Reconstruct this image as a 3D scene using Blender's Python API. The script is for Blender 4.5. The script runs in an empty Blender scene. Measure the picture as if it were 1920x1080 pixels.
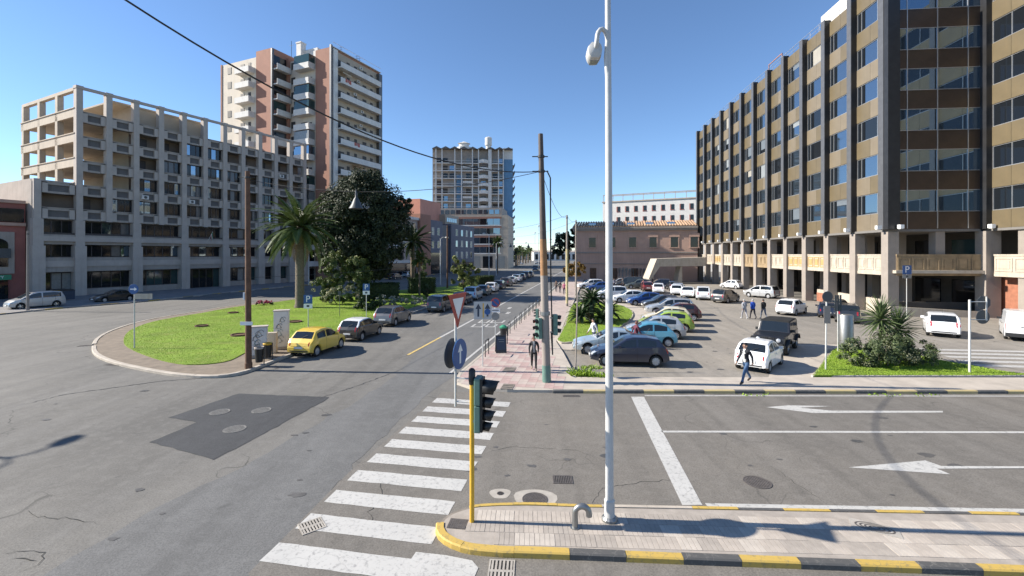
import bpy, bmesh, math, random
from mathutils import Vector, Matrix
from mathutils.geometry import tessellate_polygon
random.seed(7)
S = bpy.context.scene
COL = S.collection
R = math.radians
# ---------------------------------------------------------------- camera
F, CX, HY, H = 853.33, 960.0, 477.0, 5.75       # focal length in photo pixels, principal column, horizon row, eye height
cam = bpy.data.cameras.new('camera'); camo = bpy.data.objects.new('camera', cam); COL.objects.link(camo)
cam.sensor_width = 36; cam.lens = 36*F/1920; cam.shift_y = -(540-HY)/1920
cam.clip_start = 0.1; cam.clip_end = 6000
camo.location = (0, 0, H); camo.rotation_euler = (R(90), 0, 0)
S.camera = camo
# ---------------------------------------------------------------- sky and sun
SUN_EL, SUN_DIR = R(32), Vector((1, -0.06, 0)).normalized()
w = bpy.data.worlds.new('World'); S.world = w; w.use_nodes = True
nt = w.node_tree; bg = nt.nodes['Background']
sky = nt.nodes.new('ShaderNodeTexSky'); sky.sky_type = 'NISHITA'; sky.sun_disc = False
sky.sun_elevation = SUN_EL; sky.sun_rotation = R(270)
sky.air_density = 0.85; sky.dust_density = 0.0; sky.ozone_density = 4.2; sky.altitude = 10
hs_ = nt.nodes.new('ShaderNodeHueSaturation'); hs_.inputs['Saturation'].default_value = 1.02; nt.links.new(sky.outputs[0], hs_.inputs['Color']); nt.links.new(hs_.outputs[0], bg.inputs[0]); bg.inputs[1].default_value = 0.098
sl = bpy.data.lights.new('sun', 'SUN'); sl.energy = 4.8; sl.angle = R(0.53); sl.color = (1, .93, .82)
slo = bpy.data.objects.new('sun', sl); COL.objects.link(slo)
sd = Vector((SUN_DIR.x*math.cos(SUN_EL), SUN_DIR.y*math.cos(SUN_EL), -math.sin(SUN_EL)))
slo.rotation_euler = sd.to_track_quat('-Z', 'Y').to_euler(); slo.location = (-40, 0, 60)
S.view_settings.view_transform = 'Standard'; S.view_settings.look = 'None'
S.view_settings.exposure = 1.05; S.view_settings.gamma = 1.0; S.view_settings.use_curve_mapping = False

# ---------------------------------------------------------------- helpers
def G(px, py, z=0.0):
    Y = F*(H-z)/(py-HY); return ((px-CX)/F*Y, Y)
def AT(px, py, Y):
    return ((px-CX)/F*Y, Y, H-(py-HY)/F*Y)
KA = 0.18                                           # avenue direction: dX/dY
U = Vector((KA, 1)).normalized(); V = Vector((U.y, -U.x)); AO = Vector((-1.7, 26))
def AV(s, t): p = AO+U*s+V*t; return (p.x, p.y)
AVA = math.atan2(U.y, U.x)

def tag(o, label=None, cat=None, group=None, kind=None):
    if label: o['label'] = label
    if cat: o['category'] = cat
    if group: o['group'] = group
    if kind: o['kind'] = kind
    return o
def empty(name, loc=(0, 0, 0), rz=0, label=None, cat=None, group=None):
    o = bpy.data.objects.new(name, None); COL.objects.link(o)
    o.location = loc if len(loc) == 3 else (loc[0], loc[1], 0); o.rotation_euler = (0, 0, rz); o.empty_display_size = .2
    return tag(o, label, cat, group)
def inst(name, mesh, parent=None, loc=(0, 0, 0), rot=(0, 0, 0), sc=(1, 1, 1)):
    o = bpy.data.objects.new(name, mesh); COL.objects.link(o)
    o.location = loc; o.rotation_euler = rot; o.scale = sc; o.parent = parent
    return o

class MB:
    def __init__(s): s.v = []; s.f = []; s.m = []
    def add(s, vs, fs, m=0):
        b = len(s.v); s.v += [tuple(p) for p in vs]
        for f in fs: s.f.append(tuple(b+i for i in f)); s.m.append(m)
        return s
    def box(s, x0, y0, z0, x1, y1, z1, m=0):
        return s.add([(x0,y0,z0),(x1,y0,z0),(x1,y1,z0),(x0,y1,z0),(x0,y0,z1),(x1,y0,z1),(x1,y1,z1),(x0,y1,z1)],
                     [(3,2,1,0),(4,5,6,7),(0,1,5,4),(1,2,6,5),(2,3,7,6),(3,0,4,7)], m)
    def cbox(s, c, d, rz=0, m=0, tilt=None):       # centre, size, turned
        M = Matrix.Translation(c) @ Matrix.Rotation(rz, 4, 'Z')
        if tilt is not None: M = M @ tilt
        x, y, z = d[0]/2, d[1]/2, d[2]/2
        vs = [M @ Vector(p) for p in [(-x,-y,-z),(x,-y,-z),(x,y,-z),(-x,y,-z),(-x,-y,z),(x,-y,z),(x,y,z),(-x,y,z)]]
        return s.add(vs, [(3,2,1,0),(4,5,6,7),(0,1,5,4),(1,2,6,5),(2,3,7,6),(3,0,4,7)], m)
    def quad(s, a, b, c, d, m=0): return s.add([a, b, c, d], [(0, 1, 2, 3)], m)
    def prism(s, poly, z0, z1, m=0, ms=None, bottom=True):
        n = len(poly)
        area = sum(poly[i][0]*poly[(i+1) % n][1]-poly[(i+1) % n][0]*poly[i][1] for i in range(n))
        if area < 0: poly = poly[::-1]
        tr = tessellate_polygon([[Vector((p[0], p[1], 0)) for p in poly]])
        b = len(s.v)
        s.v += [(p[0], p[1], z0) for p in poly]+[(p[0], p[1], z1) for p in poly]
        for t in tr:
            a, c, d = t
            cr = (Vector(poly[c])-Vector(poly[a])).cross(Vector(poly[d])-Vector(poly[a]))
            if cr < 0: c, d = d, c
            s.f.append((b+n+a, b+n+c, b+n+d)); s.m.append(m)
            if bottom: s.f.append((b+d, b+c, b+a)); s.m.append(m)
        for i in range(n):
            j = (i+1) % n
            s.f.append((b+i, b+j, b+n+j, b+n+i)); s.m.append(m if ms is None else ms)
        return s
    def sheet(s, poly, z, m=0):
        n = len(poly)
        tr = tessellate_polygon([[Vector((p[0], p[1], 0)) for p in poly]])
        b = len(s.v); s.v += [(p[0], p[1], z) for p in poly]
        for a, c, d in tr:
            cr = (Vector(poly[c][:2])-Vector(poly[a][:2])).cross(Vector(poly[d][:2])-Vector(poly[a][:2]))
            if cr < 0: c, d = d, c
            s.f.append((b+a, b+c, b+d)); s.m.append(m)
        return s
    def tube(s, pts, rad, n=8, m=0, cap=True, flat=None):
        pts = [Vector(p) for p in pts]; k = len(pts)
        if not hasattr(rad, '__len__'): rad = [rad]*k
        b = len(s.v); up = None
        for i, p in enumerate(pts):
            d = (pts[min(i+1, k-1)]-pts[max(i-1, 0)]).normalized()
            if up is None:
                up = Vector((0, 0, 1)) if abs(d.z) < .9 else Vector((1, 0, 0))
            x = d.cross(up).normalized(); up = x.cross(d).normalized()
            for j in range(n):
                a = 2*math.pi*j/n
                s.v.append(tuple(p+x*math.cos(a)*rad[i]+up*math.sin(a)*rad[i]*(flat or 1)))
        for i in range(k-1):
            for j in range(n):
                s.f.append((b+i*n+(j+1) % n, b+i*n+j, b+(i+1)*n+j, b+(i+1)*n+(j+1) % n)); s.m.append(m)
        if cap:
            s.f.append(tuple(b+j for j in range(n))); s.m.append(m)
            s.f.append(tuple(b+(k-1)*n+j for j in range(n))[::-1]); s.m.append(m)
        return s
    def lathe(s, prof, n=16, m=0, org=(0, 0, 0), axis='Z', ms=None, cap=True):
        b = len(s.v); k = len(prof)
        def tr(x, y, z):
            if axis == 'Z': q = (x, y, z)
            elif axis == 'Y': q = (x, z, y)
            else: q = (z, x, y)
            return (q[0]+org[0], q[1]+org[1], q[2]+org[2])
        for r, z in prof:
            for j in range(n):
                a = 2*math.pi*j/n
                s.v.append(tr(r*math.cos(a), r*math.sin(a), z))
        fl = axis == 'Y'
        for i in range(k-1):
            for j in range(n):
                q = (b+i*n+j, b+i*n+(j+1) % n, b+(i+1)*n+(j+1) % n, b+(i+1)*n+j)
                s.f.append(q[::-1] if fl else q); s.m.append(m if ms is None else ms[i])
        if cap:
            c0 = tuple(b+j for j in range(n)); c1 = tuple(b+(k-1)*n+j for j in range(n))
            s.f.append(c0 if fl else c0[::-1]); s.m.append(m if ms is None else ms[0])
            s.f.append(c1[::-1] if fl else c1); s.m.append(m if ms is None else ms[-1])
        return s
    def mesh(s, name, mats, smooth=None):
        me = bpy.data.meshes.new(name); me.from_pydata(s.v, [], s.f)
        for mt in (mats if isinstance(mats, (list, tuple)) else [mats]): me.materials.append(mt)
        me.polygons.foreach_set('material_index', s.m)
        if smooth is not None:
            me.polygons.foreach_set('use_smooth', [True]*len(s.f))
            me.set_sharp_from_angle(angle=R(smooth))
        me.update(); return me
    def build(s, name, mats, parent=None, loc=(0, 0, 0), rz=0, smooth=None):
        return inst(name, s.mesh(name, mats, smooth), parent, loc, (0, 0, rz))

# ---------------------------------------------------------------- materials
def newmat(name):
    m = bpy.data.materials.new(name); m.use_nodes = True
    return m, m.node_tree, m.node_tree.nodes['Principled BSDF']
def nd(t, typ, **kw):
    n = t.nodes.new(typ)
    for k, v in kw.items():
        if k.startswith('i_'): n.inputs[int(k[2:])].default_value = v
        elif k.startswith('s_'): n.inputs[k[2:].replace('_', ' ')].default_value = v
        else: setattr(n, k, v)
    return n
def mixc(t, fac, a, b, blend='MIX'):
    n = t.nodes.new('ShaderNodeMix'); n.data_type = 'RGBA'; n.blend_type = blend
    for sock, v in ((n.inputs[0], fac), (n.inputs[6], a), (n.inputs[7], b)):
        if hasattr(v, 'is_output'): t.links.new(v, sock)
        elif hasattr(v, '__len__'): sock.default_value = (*v[:3], 1)
        else: sock.default_value = v
    return n.outputs[2]
def ramp(t, src, p0, p1, v0=0.0, v1=1.0):
    n = t.nodes.new('ShaderNodeMapRange'); n.inputs[1].default_value = p0; n.inputs[2].default_value = p1
    n.inputs[3].default_value = v0; n.inputs[4].default_value = v1; n.clamp = True
    t.links.new(src, n.inputs[0]); return n.outputs[0]
def coords(t, scale=(1, 1, 1), rot=(0, 0, 0), kind='Object'):
    tc = t.nodes.new('ShaderNodeTexCoord'); mp = t.nodes.new('ShaderNodeMapping')
    mp.inputs['Scale'].default_value = scale; mp.inputs['Rotation'].default_value = rot
    t.links.new(tc.outputs[kind], mp.inputs[0]); return mp.outputs[0]
def noise(t, co, scale, detail=4, rough=.6, out=0):
    n = t.nodes.new('ShaderNodeTexNoise'); n.inputs['Scale'].default_value = scale
    n.inputs['Detail'].default_value = detail; n.inputs['Roughness'].default_value = rough
    t.links.new(co, n.inputs['Vector']); return n.outputs[out]
def bump(t, bs, src, strength=.3, dist=.02):
    b = t.nodes.new('ShaderNodeBump'); b.inputs['Strength'].default_value = strength; b.inputs['Distance'].default_value = dist
    t.links.new(src, b.inputs['Height']); t.links.new(b.outputs[0], bs.inputs['Normal'])
def scl(c, k): return tuple(min(1, x*k) for x in c)

def M(name, col, rough=.75, var=.14, scale=1.5, bmp=0.0, metal=0.0, coat=0.0, streak=0.0, dirt=None, spec=.5, island=0.0):
    m, t, b = newmat(name)
    b.inputs['Roughness'].default_value = rough; b.inputs['Metallic'].default_value = metal
    b.inputs['Specular IOR Level'].default_value = spec
    if coat: b.inputs['Coat Weight'].default_value = coat; b.inputs['Coat Roughness'].default_value = .06
    co = coords(t)
    n1 = noise(t, co, scale, 5)
    c = mixc(t, ramp(t, n1, .3, .7), scl(col, 1-var), scl(col, 1+var))
    n2 = noise(t, co, scale*14, 3)
    c = mixc(t, ramp(t, n2, .35, .75, 0, var*1.2), c, scl(col, .55))
    if streak:
        sc = coords(t, (2.2, 2.2, .12)); n3 = noise(t, sc, 1.6, 4)
        c = mixc(t, ramp(t, n3, .5, .8, 0, streak), c, dirt or scl(col, .4))
    if island:
        g = t.nodes.new('ShaderNodeNewGeometry')
        c = mixc(t, ramp(t, g.outputs['Random Per Island'], 0, 1, 0, island), c, scl(col, .45))
    t.links.new(c, b.inputs['Base Color'])
    if bmp: bump(t, b, n2, bmp, .02)
    return m
def glass(name, col=(.02, .025, .03), rough=.04, wav=.03, scale=.6, spec=.8):
    m, t, b = newmat(name); b.inputs['Base Color'].default_value = (*col, 1)
    b.inputs['Roughness'].default_value = rough; b.inputs['Specular IOR Level'].default_value = spec
    n = noise(t, coords(t), scale, 2); bump(t, b, n, wav, .05)
    return m
def emit(name, col, strength):
    m, t, b = newmat(name); b.inputs['Base Color'].default_value = (*col, 1)
    b.inputs['Emission Color'].default_value = (*col, 1); b.inputs['Emission Strength'].default_value = strength
    return m

def asphalt(name, col, warm=(1, 1, 1), cracks=.5, streak_rot=0.0, patch=.25):
    m, t, b = newmat(name); b.inputs['Roughness'].default_value = .85; b.inputs['Specular IOR Level'].default_value = .35
    co = coords(t)
    big = noise(t, co, .09, 4); mid = noise(t, co, .7, 5); fine = noise(t, co, 26, 3, .7)
    st = noise(t, coords(t, (.9, .05, 1), (0, 0, streak_rot)), 1.0, 5)
    c = mixc(t, ramp(t, big, .3, .7), scl(col, 1-patch), scl([a*b2 for a, b2 in zip(col, warm)], 1+patch*.8))
    c = mixc(t, ramp(t, mid, .40, .74, 0, .45), c, scl(col, .6))
    tr_ = noise(t, coords(t, (1.1, .018, 1), (0, 0, streak_rot)), 1.0, 3); c = mixc(t, ramp(t, tr_, .52, .62, 0, .28), c, scl(col, .55))
    c = mixc(t, ramp(t, st, .45, .7, 0, .38), c, scl(col, 1.4))
    c = mixc(t, ramp(t, fine, .38, .70, 0, .7), c, scl(col, .45)); md2 = noise(t, co, 3.2, 6, .7); c = mixc(t, ramp(t, md2, .48, .72, 0, .35), c, scl(col, 1.35))
    c = mixc(t, ramp(t, noise(t, co, 60, 2), .62, .72, 0, .35), c, scl(col, 2.0))
    spots = noise(t, co, 1.9, 2); c = mixc(t, ramp(t, spots, .68, .76, 0, .45), c, scl(col, .42))
    dn = nd(t, 'ShaderNodeTexNoise'); dn.inputs['Scale'].default_value = .8; t.links.new(co, dn.inputs['Vector'])
    vm = nd(t, 'ShaderNodeVectorMath', operation='MULTIPLY_ADD'); vm.inputs[1].default_value = (1.6, 1.6, 0)
    t.links.new(dn.outputs['Color'], vm.inputs[0]); t.links.new(co, vm.inputs[2])
    vo = nd(t, 'ShaderNodeTexVoronoi', feature='DISTANCE_TO_EDGE'); vo.inputs['Scale'].default_value = .28; t.links.new(vm.outputs[0], vo.inputs['Vector'])
    cr = ramp(t, vo.outputs['Distance'], .0, .007, 1, 0)
    mk = nd(t, 'ShaderNodeMath', operation='MULTIPLY'); t.links.new(cr, mk.inputs[0]); t.links.new(ramp(t, noise(t, co, .22, 3), .5, .6, 0, cracks), mk.inputs[1])
    c = mixc(t, mk.outputs[0], c, (.02, .02, .02))
    t.links.new(c, b.inputs['Base Color']); bump(t, b, fine, .35, .015)
    return m
def roadpaint(name, col, wear=.5, under=(.12, .12, .12)):
    m, t, b = newmat(name); b.inputs['Roughness'].default_value = .7
    co = coords(t)
    vo = nd(t, 'ShaderNodeTexVoronoi', feature='DISTANCE_TO_EDGE'); vo.inputs['Scale'].default_value = 2.6
    dn = nd(t, 'ShaderNodeTexNoise'); dn.inputs['Scale'].default_value = 4; t.links.new(co, dn.inputs['Vector'])
    vm = nd(t, 'ShaderNodeVectorMath', operation='MULTIPLY_ADD'); vm.inputs[1].default_value = (.3, .3, 0)
    t.links.new(dn.outputs['Color'], vm.inputs[0]); t.links.new(co, vm.inputs[2]); t.links.new(vm.outputs[0], vo.inputs['Vector'])
    c = mixc(t, ramp(t, noise(t, co, 1.2, 5), .35, .75, 0, .35), col, scl(col, .72))
    cr = ramp(t, vo.outputs['Distance'], .0, .016, .85, 0)
    mk = nd(t, 'ShaderNodeMath', operation='MULTIPLY'); t.links.new(cr, mk.inputs[0]); t.links.new(ramp(t, noise(t, co, .5, 3), .35, .6), mk.inputs[1])
    c = mixc(t, mk.outputs[0], c, under)
    c = mixc(t, ramp(t, noise(t, co, 9, 5, .75), .53, .66, 0, wear), c, under)
    t.links.new(c, b.inputs['Base Color']); return m
def lawn_mat(name, col):
    m, t, b = newmat(name); b.inputs['Roughness'].default_value = .8; b.inputs['Specular IOR Level'].default_value = .2
    co = coords(t); c = mixc(t, ramp(t, noise(t, co, .35, 5), .3, .7), scl(col, .72), scl(col, 1.2))
    c = mixc(t, ramp(t, noise(t, co, 16, 4, .7), .4, .7, 0, .35), c, scl(col, .5))
    c = mixc(t, ramp(t, noise(t, co, 1.1, 5, .65), .5, .75, 0, .6), c, (.27, .25, .08)); c = mixc(t, ramp(t, noise(t, co, .45, 5, .7), .56, .72, 0, .6), c, (.11, .17, .03)); c = mixc(t, ramp(t, noise(t, co, .8, 6, .75), .64, .72, 0, .5), c, (.25, .20, .10))
    t.links.new(c, b.inputs['Base Color']); bump(t, b, noise(t, co, 30, 3), .8, .05); return m
def leaf_mat(name, col, col2, rough=.5, sub=.18):
    m, t, b = newmat(name); b.inputs['Roughness'].default_value = rough; b.inputs['Specular IOR Level'].default_value = .35
    g = t.nodes.new('ShaderNodeNewGeometry')
    c = mixc(t, g.outputs['Random Per Island'], col, col2)
    c = mixc(t, ramp(t, noise(t, coords(t), .5, 3), .3, .7, 0, .45), c, scl(col, .55))
    t.links.new(c, b.inputs['Base Color'])
    if sub:
        tr = t.nodes.new('ShaderNodeBsdfTranslucent'); t.links.new(c, tr.inputs[0]); ms = t.nodes.new('ShaderNodeMixShader')
        ms.inputs[0].default_value = sub; out = t.nodes['Material Output']
        t.links.new(b.outputs[0], ms.inputs[1]); t.links.new(tr.outputs[0], ms.inputs[2]); t.links.new(ms.outputs[0], out.inputs[0])
    return m

MT = {}
MT['asphalt'] = asphalt('asphalt_grey', (.172, .165, .153), (1.02, 1, .96), .8, R(-8), .36)
MT['asphalt_lane'] = asphalt('asphalt_blue_grey', (.15, .149, .146), (1, 1, 1), .15, R(-10), .12)
MT['asphalt_cross'] = asphalt('asphalt_warm_grey', (.18, .167, .15), (1.03, 1, .95), .35, R(88), .15)
MT['asphalt_patch'] = asphalt('asphalt_new_dark', (.06, .062, .066), (1, 1, 1), 0, 0, .1)
MT['asphalt_lot'] = asphalt('asphalt_lot_pale', (.27, .248, .218), (1.04, 1, .95), .5, R(60))
MT['concrete_patch'] = M('concrete_patch', (.36, .33, .29), .9, .2, 3, .3)
MT['cover_grey'] = M('cover_grey', (.17, .165, .155), .8, .3, 9, .3)
MT['white_paint'] = roadpaint('road_paint_white', (.47, .46, .435), .75, (.2, .195, .19))
MT['thin_paint'] = roadpaint('road_paint_worn', (.45, .44, .42), .9, (.21, .2, .19))
MT['yellow_line'] = roadpaint('road_paint_yellow', (.6, .43, .14), .8)
MT['kerb_yellow'] = roadpaint('kerb_yellow', (.50, .34, .08), .75, (.2, .17, .1))
MT['kerb_black'] = roadpaint('kerb_black', (.085, .083, .08), .5, (.2, .19, .17))
MT['kerb_stone'] = M('kerb_stone', (.42, .37, .31), .85, .2, 2, .25)
MT['paver'] = M('paver_beige', (.40, .35, .30), .85, .14, 3, .2)
MT['paver2'] = M('paver_beige_dark', (.34, .30, .26), .85, .16, 3, .2)
MT['paver3'] = M('paver_pale', (.45, .40, .345), .85, .14, 3, .2)
MT['mortar'] = M('mortar', (.22, .19, .16), .95, .2, 5, .2)
MT['tile_pink'] = M('tile_pink', (.40, .285, .26), .8, .15, 2, .1)
MT['tile_cream'] = M('tile_cream', (.43, .355, .315), .8, .12, 2, .1)
MT['pave_far'] = M('pavement_pinkish', (.40, .325, .29), .85, .16, 1.5, .15)
MT['pave_beige'] = M('pavement_beige', (.42, .37, .315), .85, .16, 1.2, .15)
MT['pave_grey'] = M('pavement_grey', (.2, .19, .185), .85, .18, 1.2, .15)
MT['lawn'] = lawn_mat('lawn_green', (.20, .30, .035))
MT['blade'] = leaf_mat('grass_blade', (.20, .32, .03), (.30, .42, .05), .6)
MT['soil'] = M('soil_brown', (.20, .16, .12), .95, .25, 2, .4)
MT['iron'] = M('cast_iron', (.13, .115, .105), .6, .25, 8, .3, .3)
MT['black_hole'] = M('dark_void', (.012, .012, .012), .9, .05)
MT['steel'] = M('galvanised_steel', (.30, .305, .30), .42, .12, 4, .05, .85)
MT['pole_grey'] = M('pole_grey_paint', (.52, .52, .5), .45, .1, 3, .05, .1)
MT['pole_white'] = M('pole_white_paint', (.50, .50, .49), .4, .08, 3, .05, .0, streak=.25, dirt=(.3, .25, .2))
MT['rust'] = M('rusty_iron', (.14, .075, .045), .8, .35, 3, .3, .2)
MT['dark_metal'] = M('dark_metal', (.03, .03, .032), .5, .15, 4)
MT['black'] = M('black_plastic', (.015, .015, .016), .45, .1, 5)
MT['rubber'] = M('tyre_rubber', (.018, .018, .018), .8, .15, 6, .1)
MT['white'] = M('white_enamel', (.75, .75, .74), .4, .05, 3)
MT['yellow'] = M('yellow_enamel', (.62, .36, .03), .4, .12, 4, .05)
MT['sign_blue'] = M('sign_blue', (.016, .085, .26), .35, .08, 3)
MT['sign_red'] = M('sign_red', (.36, .05, .04), .4, .1, 3)
MT['sign_back'] = M('sign_back_grey', (.06, .065, .07), .5, .15, 4)
MT['green_box'] = M('signal_green', (.11, .20, .165), .5, .15, 4, .05)
# ================================================================ GROUND AND ROADS
MT['kerb_yellow_old'] = roadpaint('kerb_yellow_faded', (.46, .36, .17), .8, (.3, .26, .2))
def spline(pts, n=6, closed=True):
    k = len(pts); out = []
    for i in range(k if closed else k-1):
        p0, p1, p2, p3 = [Vector(pts[(i+d) % k][:2]) if closed else Vector(pts[max(0, min(k-1, i+d))][:2]) for d in (-1, 0, 1, 2)]
        for j in range(n):
            t = j/n
            out.append(tuple(.5*((2*p1)+(p2-p0)*t+(2*p0-5*p1+4*p2-p3)*t*t+(3*p1-p0-3*p2+p3)*t**3)))
    if not closed: out.append(tuple(pts[-1][:2]))
    return out
def normals(path, closed):
    k = len(path); ns = []
    for i in range(k):
        a = Vector(path[(i-1) % k] if closed else path[max(0, i-1)]); b = Vector(path[(i+1) % k] if closed else path[min(k-1, i+1)])
        d = (b-a).normalized(); ns.append(Vector((-d.y, d.x)))
    return ns
def inset(path, w, closed=True):
    return [tuple(Vector(p)+n*w) for p, n in zip(path, normals(path, closed))]
def resample(path, closed, step):
    pts = [Vector(p) for p in path]+([Vector(path[0])] if closed else [])
    out = [pts[0]]; acc = 0.0
    for a, b in zip(pts, pts[1:]):
        L = (b-a).length
        while acc+L >= step*len(out) - 1e-9 and L > 0:
            out.append(a+(b-a)*((step*len(out)-acc)/L))
        acc += L
    return out
def kerb(parent, path, closed, mats, step=1.0, w=.16, h=.13, z0=-.03, sub=4, pick=None, gap=.006, smax=None):
    """row of separate kerb stones; the path runs with the pavement on its left"""
    pts = resample(path, closed, step/sub); ns = normals([tuple(p) for p in pts], False)
    n = (len(pts)-1)//sub
    for i in range(n):
        if smax and i >= smax: break
        seg = pts[i*sub:(i+1)*sub+1]; nn = ns[i*sub:(i+1)*sub+1]
        seg = list(seg); d0 = (seg[1]-seg[0]).normalized(); seg[0] = seg[0]+d0*gap/2; d1 = (seg[-1]-seg[-2]).normalized(); seg[-1] = seg[-1]-d1*gap/2
        hh = h+random.uniform(-.006, .006); o = random.uniform(-.006, .006)
        mb = MB(); prof = [(0+o, z0), (0+o, hh-.025), (.025+o, hh), (w, hh), (w, z0)]
        vs = []
        for p, q in zip(seg, nn):
            for a, z in prof: vs.append((p.x+q.x*a, p.y+q.y*a, z))
        m = len(prof); fs = []
        for r in range(len(seg)-1):
            for c in range(m-1): fs.append((r*m+c, (r+1)*m+c, (r+1)*m+c+1, r*m+c+1))
        fs.append(tuple(range(m))); fs.append(tuple((len(seg)-1)*m+c for c in range(m))[::-1])
        mb.add(vs, [f[::-1] for f in fs])
        mi = pick(i) if pick else i % len(mats)
        mb.build('kerb_stone', mats[mi], parent)

def ground_sheet(name, poly, z, mat, label=None):
    o = MB().sheet(poly, z).build(name, mat); o['kind'] = 'structure'; return o

gnd = MB()
xs = [-3000, -400, -120, -40, 0, 40, 120, 400, 3000]; ys = [-300, -40, 0, 30, 70, 150, 330, 900, 5000]
for i in range(len(xs)-1):
    for j in range(len(ys)-1): gnd.quad((xs[i], ys[j], 0), (xs[i+1], ys[j], 0), (xs[i+1], ys[j+1], 0), (xs[i], ys[j+1], 0))
gnd.build('ground', MT['asphalt'])['kind'] = 'structure'
# bluish lane strip running along the crossing and up the avenue, warm cross street, pale car park
def avline(X26, Y): return X26+KA*(Y-26)
lane = [G(60, 1085), G(300, 950), G(480, 862), G(640, 770), G(745, 705), (avline(-6.4, 30), 30), (avline(-6.2, 60), 60), (avline(-6.2, 230), 230),
        (avline(-1.7, 230), 230), (avline(-1.75, 24), 24), (-3.4, 19), (-4.1, 14), (-4.6, 9), G(470, 1085)]
def rough_edge(poly, step=.5, amp=.05, seed=2):
    rg = random.Random(seed); out = []
    for a, b in zip(poly, poly[1:]+poly[:1]):
        L_ = math.dist(a, b); n_ = max(1, min(60, int(L_/step)))
        for i_ in range(n_): out.append((a[0]+(b[0]-a[0])*i_/n_+rg.gauss(0, amp), a[1]+(b[1]-a[1])*i_/n_+rg.gauss(0, amp)))
    return out
ground_sheet('bus_lane', rough_edge(lane), .004, MT['asphalt_lane'])
ground_sheet('cross_street', [(-4.3, 12), (-2.9, 19.0), (45, 18.9), (60, 12), (60, 3), (-.5, 3), (-4.75, 8.2)], .0065, MT['asphalt_cross'])
ground_sheet('car_park', [(2.95, 20.5), (2.9, 29), (9, 60), (14, 95), (42, 95), (36, 45), (60, 34), (60, 20.5)], .004, MT['asphalt_lot'])
ground_sheet('asphalt_patch', rough_edge([G(447, 738), G(620, 745), G(520, 800), G(400, 863), G(390, 858), G(280, 830), G(368, 792), G(317, 783)], .25, .018), .008, MT['asphalt_patch'])

# ---- painted markings
def marking(name, poly, z=.012, mat='white_paint', label=None):
    o = MB().sheet(poly, z).build(name, MT[mat]); o['kind'] = 'structure'; return o
b0 = Vector((-4.27, 11.1))
for i in range(1, 11):
    p = b0+U*1.03*(i-3); L = 3.0 if i > 1 else 3.1
    pl = []
    a, b, c, d = p, p-U*.56, p-U*.56+V*L, p+V*L
    for q0, q1 in ((a, b), (b, c), (c, d), (d, a)):
        n = 2 if (q1-q0).length < 1 else 9
        for k in range(n): pl.append(tuple(q0+(q1-q0)*k/n+Vector((random.uniform(-.012, .012), random.uniform(-.012, .012)))))
    marking('crossing_stripe', pl, .012, 'white_paint' if i < 9 else 'thin_paint')
marking('crossing_stripe', [G(780, 1036), G(835, 1042), G(885, 1052), G(897, 1066), G(890, 1082), G(748, 1082)], .0135, 'white_paint')
marking('stop_line', [(4.13-.23, 10.42), (4.13+.23, 10.42), (5.05+.27, 18.35), (5.05-.25, 18.35)])
marking('lane_line', [(4.85, 14.67), (40, 14.5), (40, 14.64), (4.85, 14.82)])
marking('edge_line', [(4.45, 10.3), (12, 10.06), (40, 9.1), (40, 9.28), (12, 10.25), (4.45, 10.5)])
marking('edge_line', [(5.4, 18.44), (40, 18.3), (40, 18.4), (5.4, 18.55)], .012, 'thin_paint')
marking('road_arrow', [G(1590, 877), G(1735, 864), G(1765, 874.5), (28, 12.19), (28, 12.33), G(1757, 879.5), G(1782, 890)])
marking('road_arrow', [G(1437, 764), G(1478, 760.5), G(1560, 762), G(1500, 765), G(1560, 770.5), G(1768, 771), G(1768, 774), G(1525, 775)])
cl = lambda Y, o: (avline(-5.95, Y)+o, Y)
marking('centre_line', [cl(26, -.08), cl(26, .08), cl(31.5, .08), cl(31.5, -.08)], .012, 'yellow_line')
marking('centre_line', [cl(31.5, -.1), cl(31.5, .1), cl(230, .12), cl(230, -.12)], .012, 'thin_paint')
marking('edge_line', [(avline(-2.35, 22), 22), (avline(-2.2, 22), 22), (avline(-2.2, 150), 150), (avline(-2.35, 150), 150)], .012, 'thin_paint')
for k, (x0, x1, yy) in enumerate([(0, .9, 36), (1.1, 1.9, 36), (0, .8, 38.2), (1.0, 2.1, 38.2), (.2, .5, 44), (1.2, 1.5, 44), (.6, .9, 48)]):
    X = avline(-5.1, yy)+x0
    marking('lane_lettering', [(X, yy), (X+(x1-x0), yy-.1), (X+(x1-x0)+.28, yy+1.3), (X+(x1-x0)+.1, yy+1.35), (X+(x1-x0)-.1, yy+.12), (X+.2, yy+.2), (X+.38, yy+1.45), (X+.22, yy+1.45)], .012, 'thin_paint')
for k in range(5):          # zebra by the far right lawn
    x = 24+k*0.2; y = 23.3+k*1.0
    marking('crossing_stripe', [(x, y), (x+7, y-.9), (x+7, y-.4), (x, y+.5)], .012, 'thin_paint')

# ---- near traffic island
isl_path = spline([(-.2, 8.62), (-.95, 8.75), (-1.45, 9.1), (-1.6, 9.55), (-1.4, 9.98), (-.9, 10.27), (-.2, 10.36)], 5, False)
near = [(30, 6.9), (14, 7.8), (7.7, 8.16), (3.5, 8.4), (.6, 8.58)]; far = [(.4, 10.37), (1.7, 10.29), (11.2, 9.97), (30, 9.25)]
island_outline = near+isl_path+far                                      # clockwise seen from above
isl = MB().prism(inset(island_outline, -.08, False), -.05, .098).build('traffic_island', MT['mortar']); isl['kind'] = 'structure'
pn = [(near[k][0], near[k][1]) for k in range(len(near))]
path_near = list(reversed(isl_path[:len(isl_path)//2+1]))+pn[::-1]        # tip -> right along the near side (pavement on the left)
kerb(isl, path_near, False, [MT['kerb_yellow'], MT['kerb_black']], 1.05, .17, .125, sub=5, pick=lambda i: 0 if i < 3 else (1 if i % 2 else 0))
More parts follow.
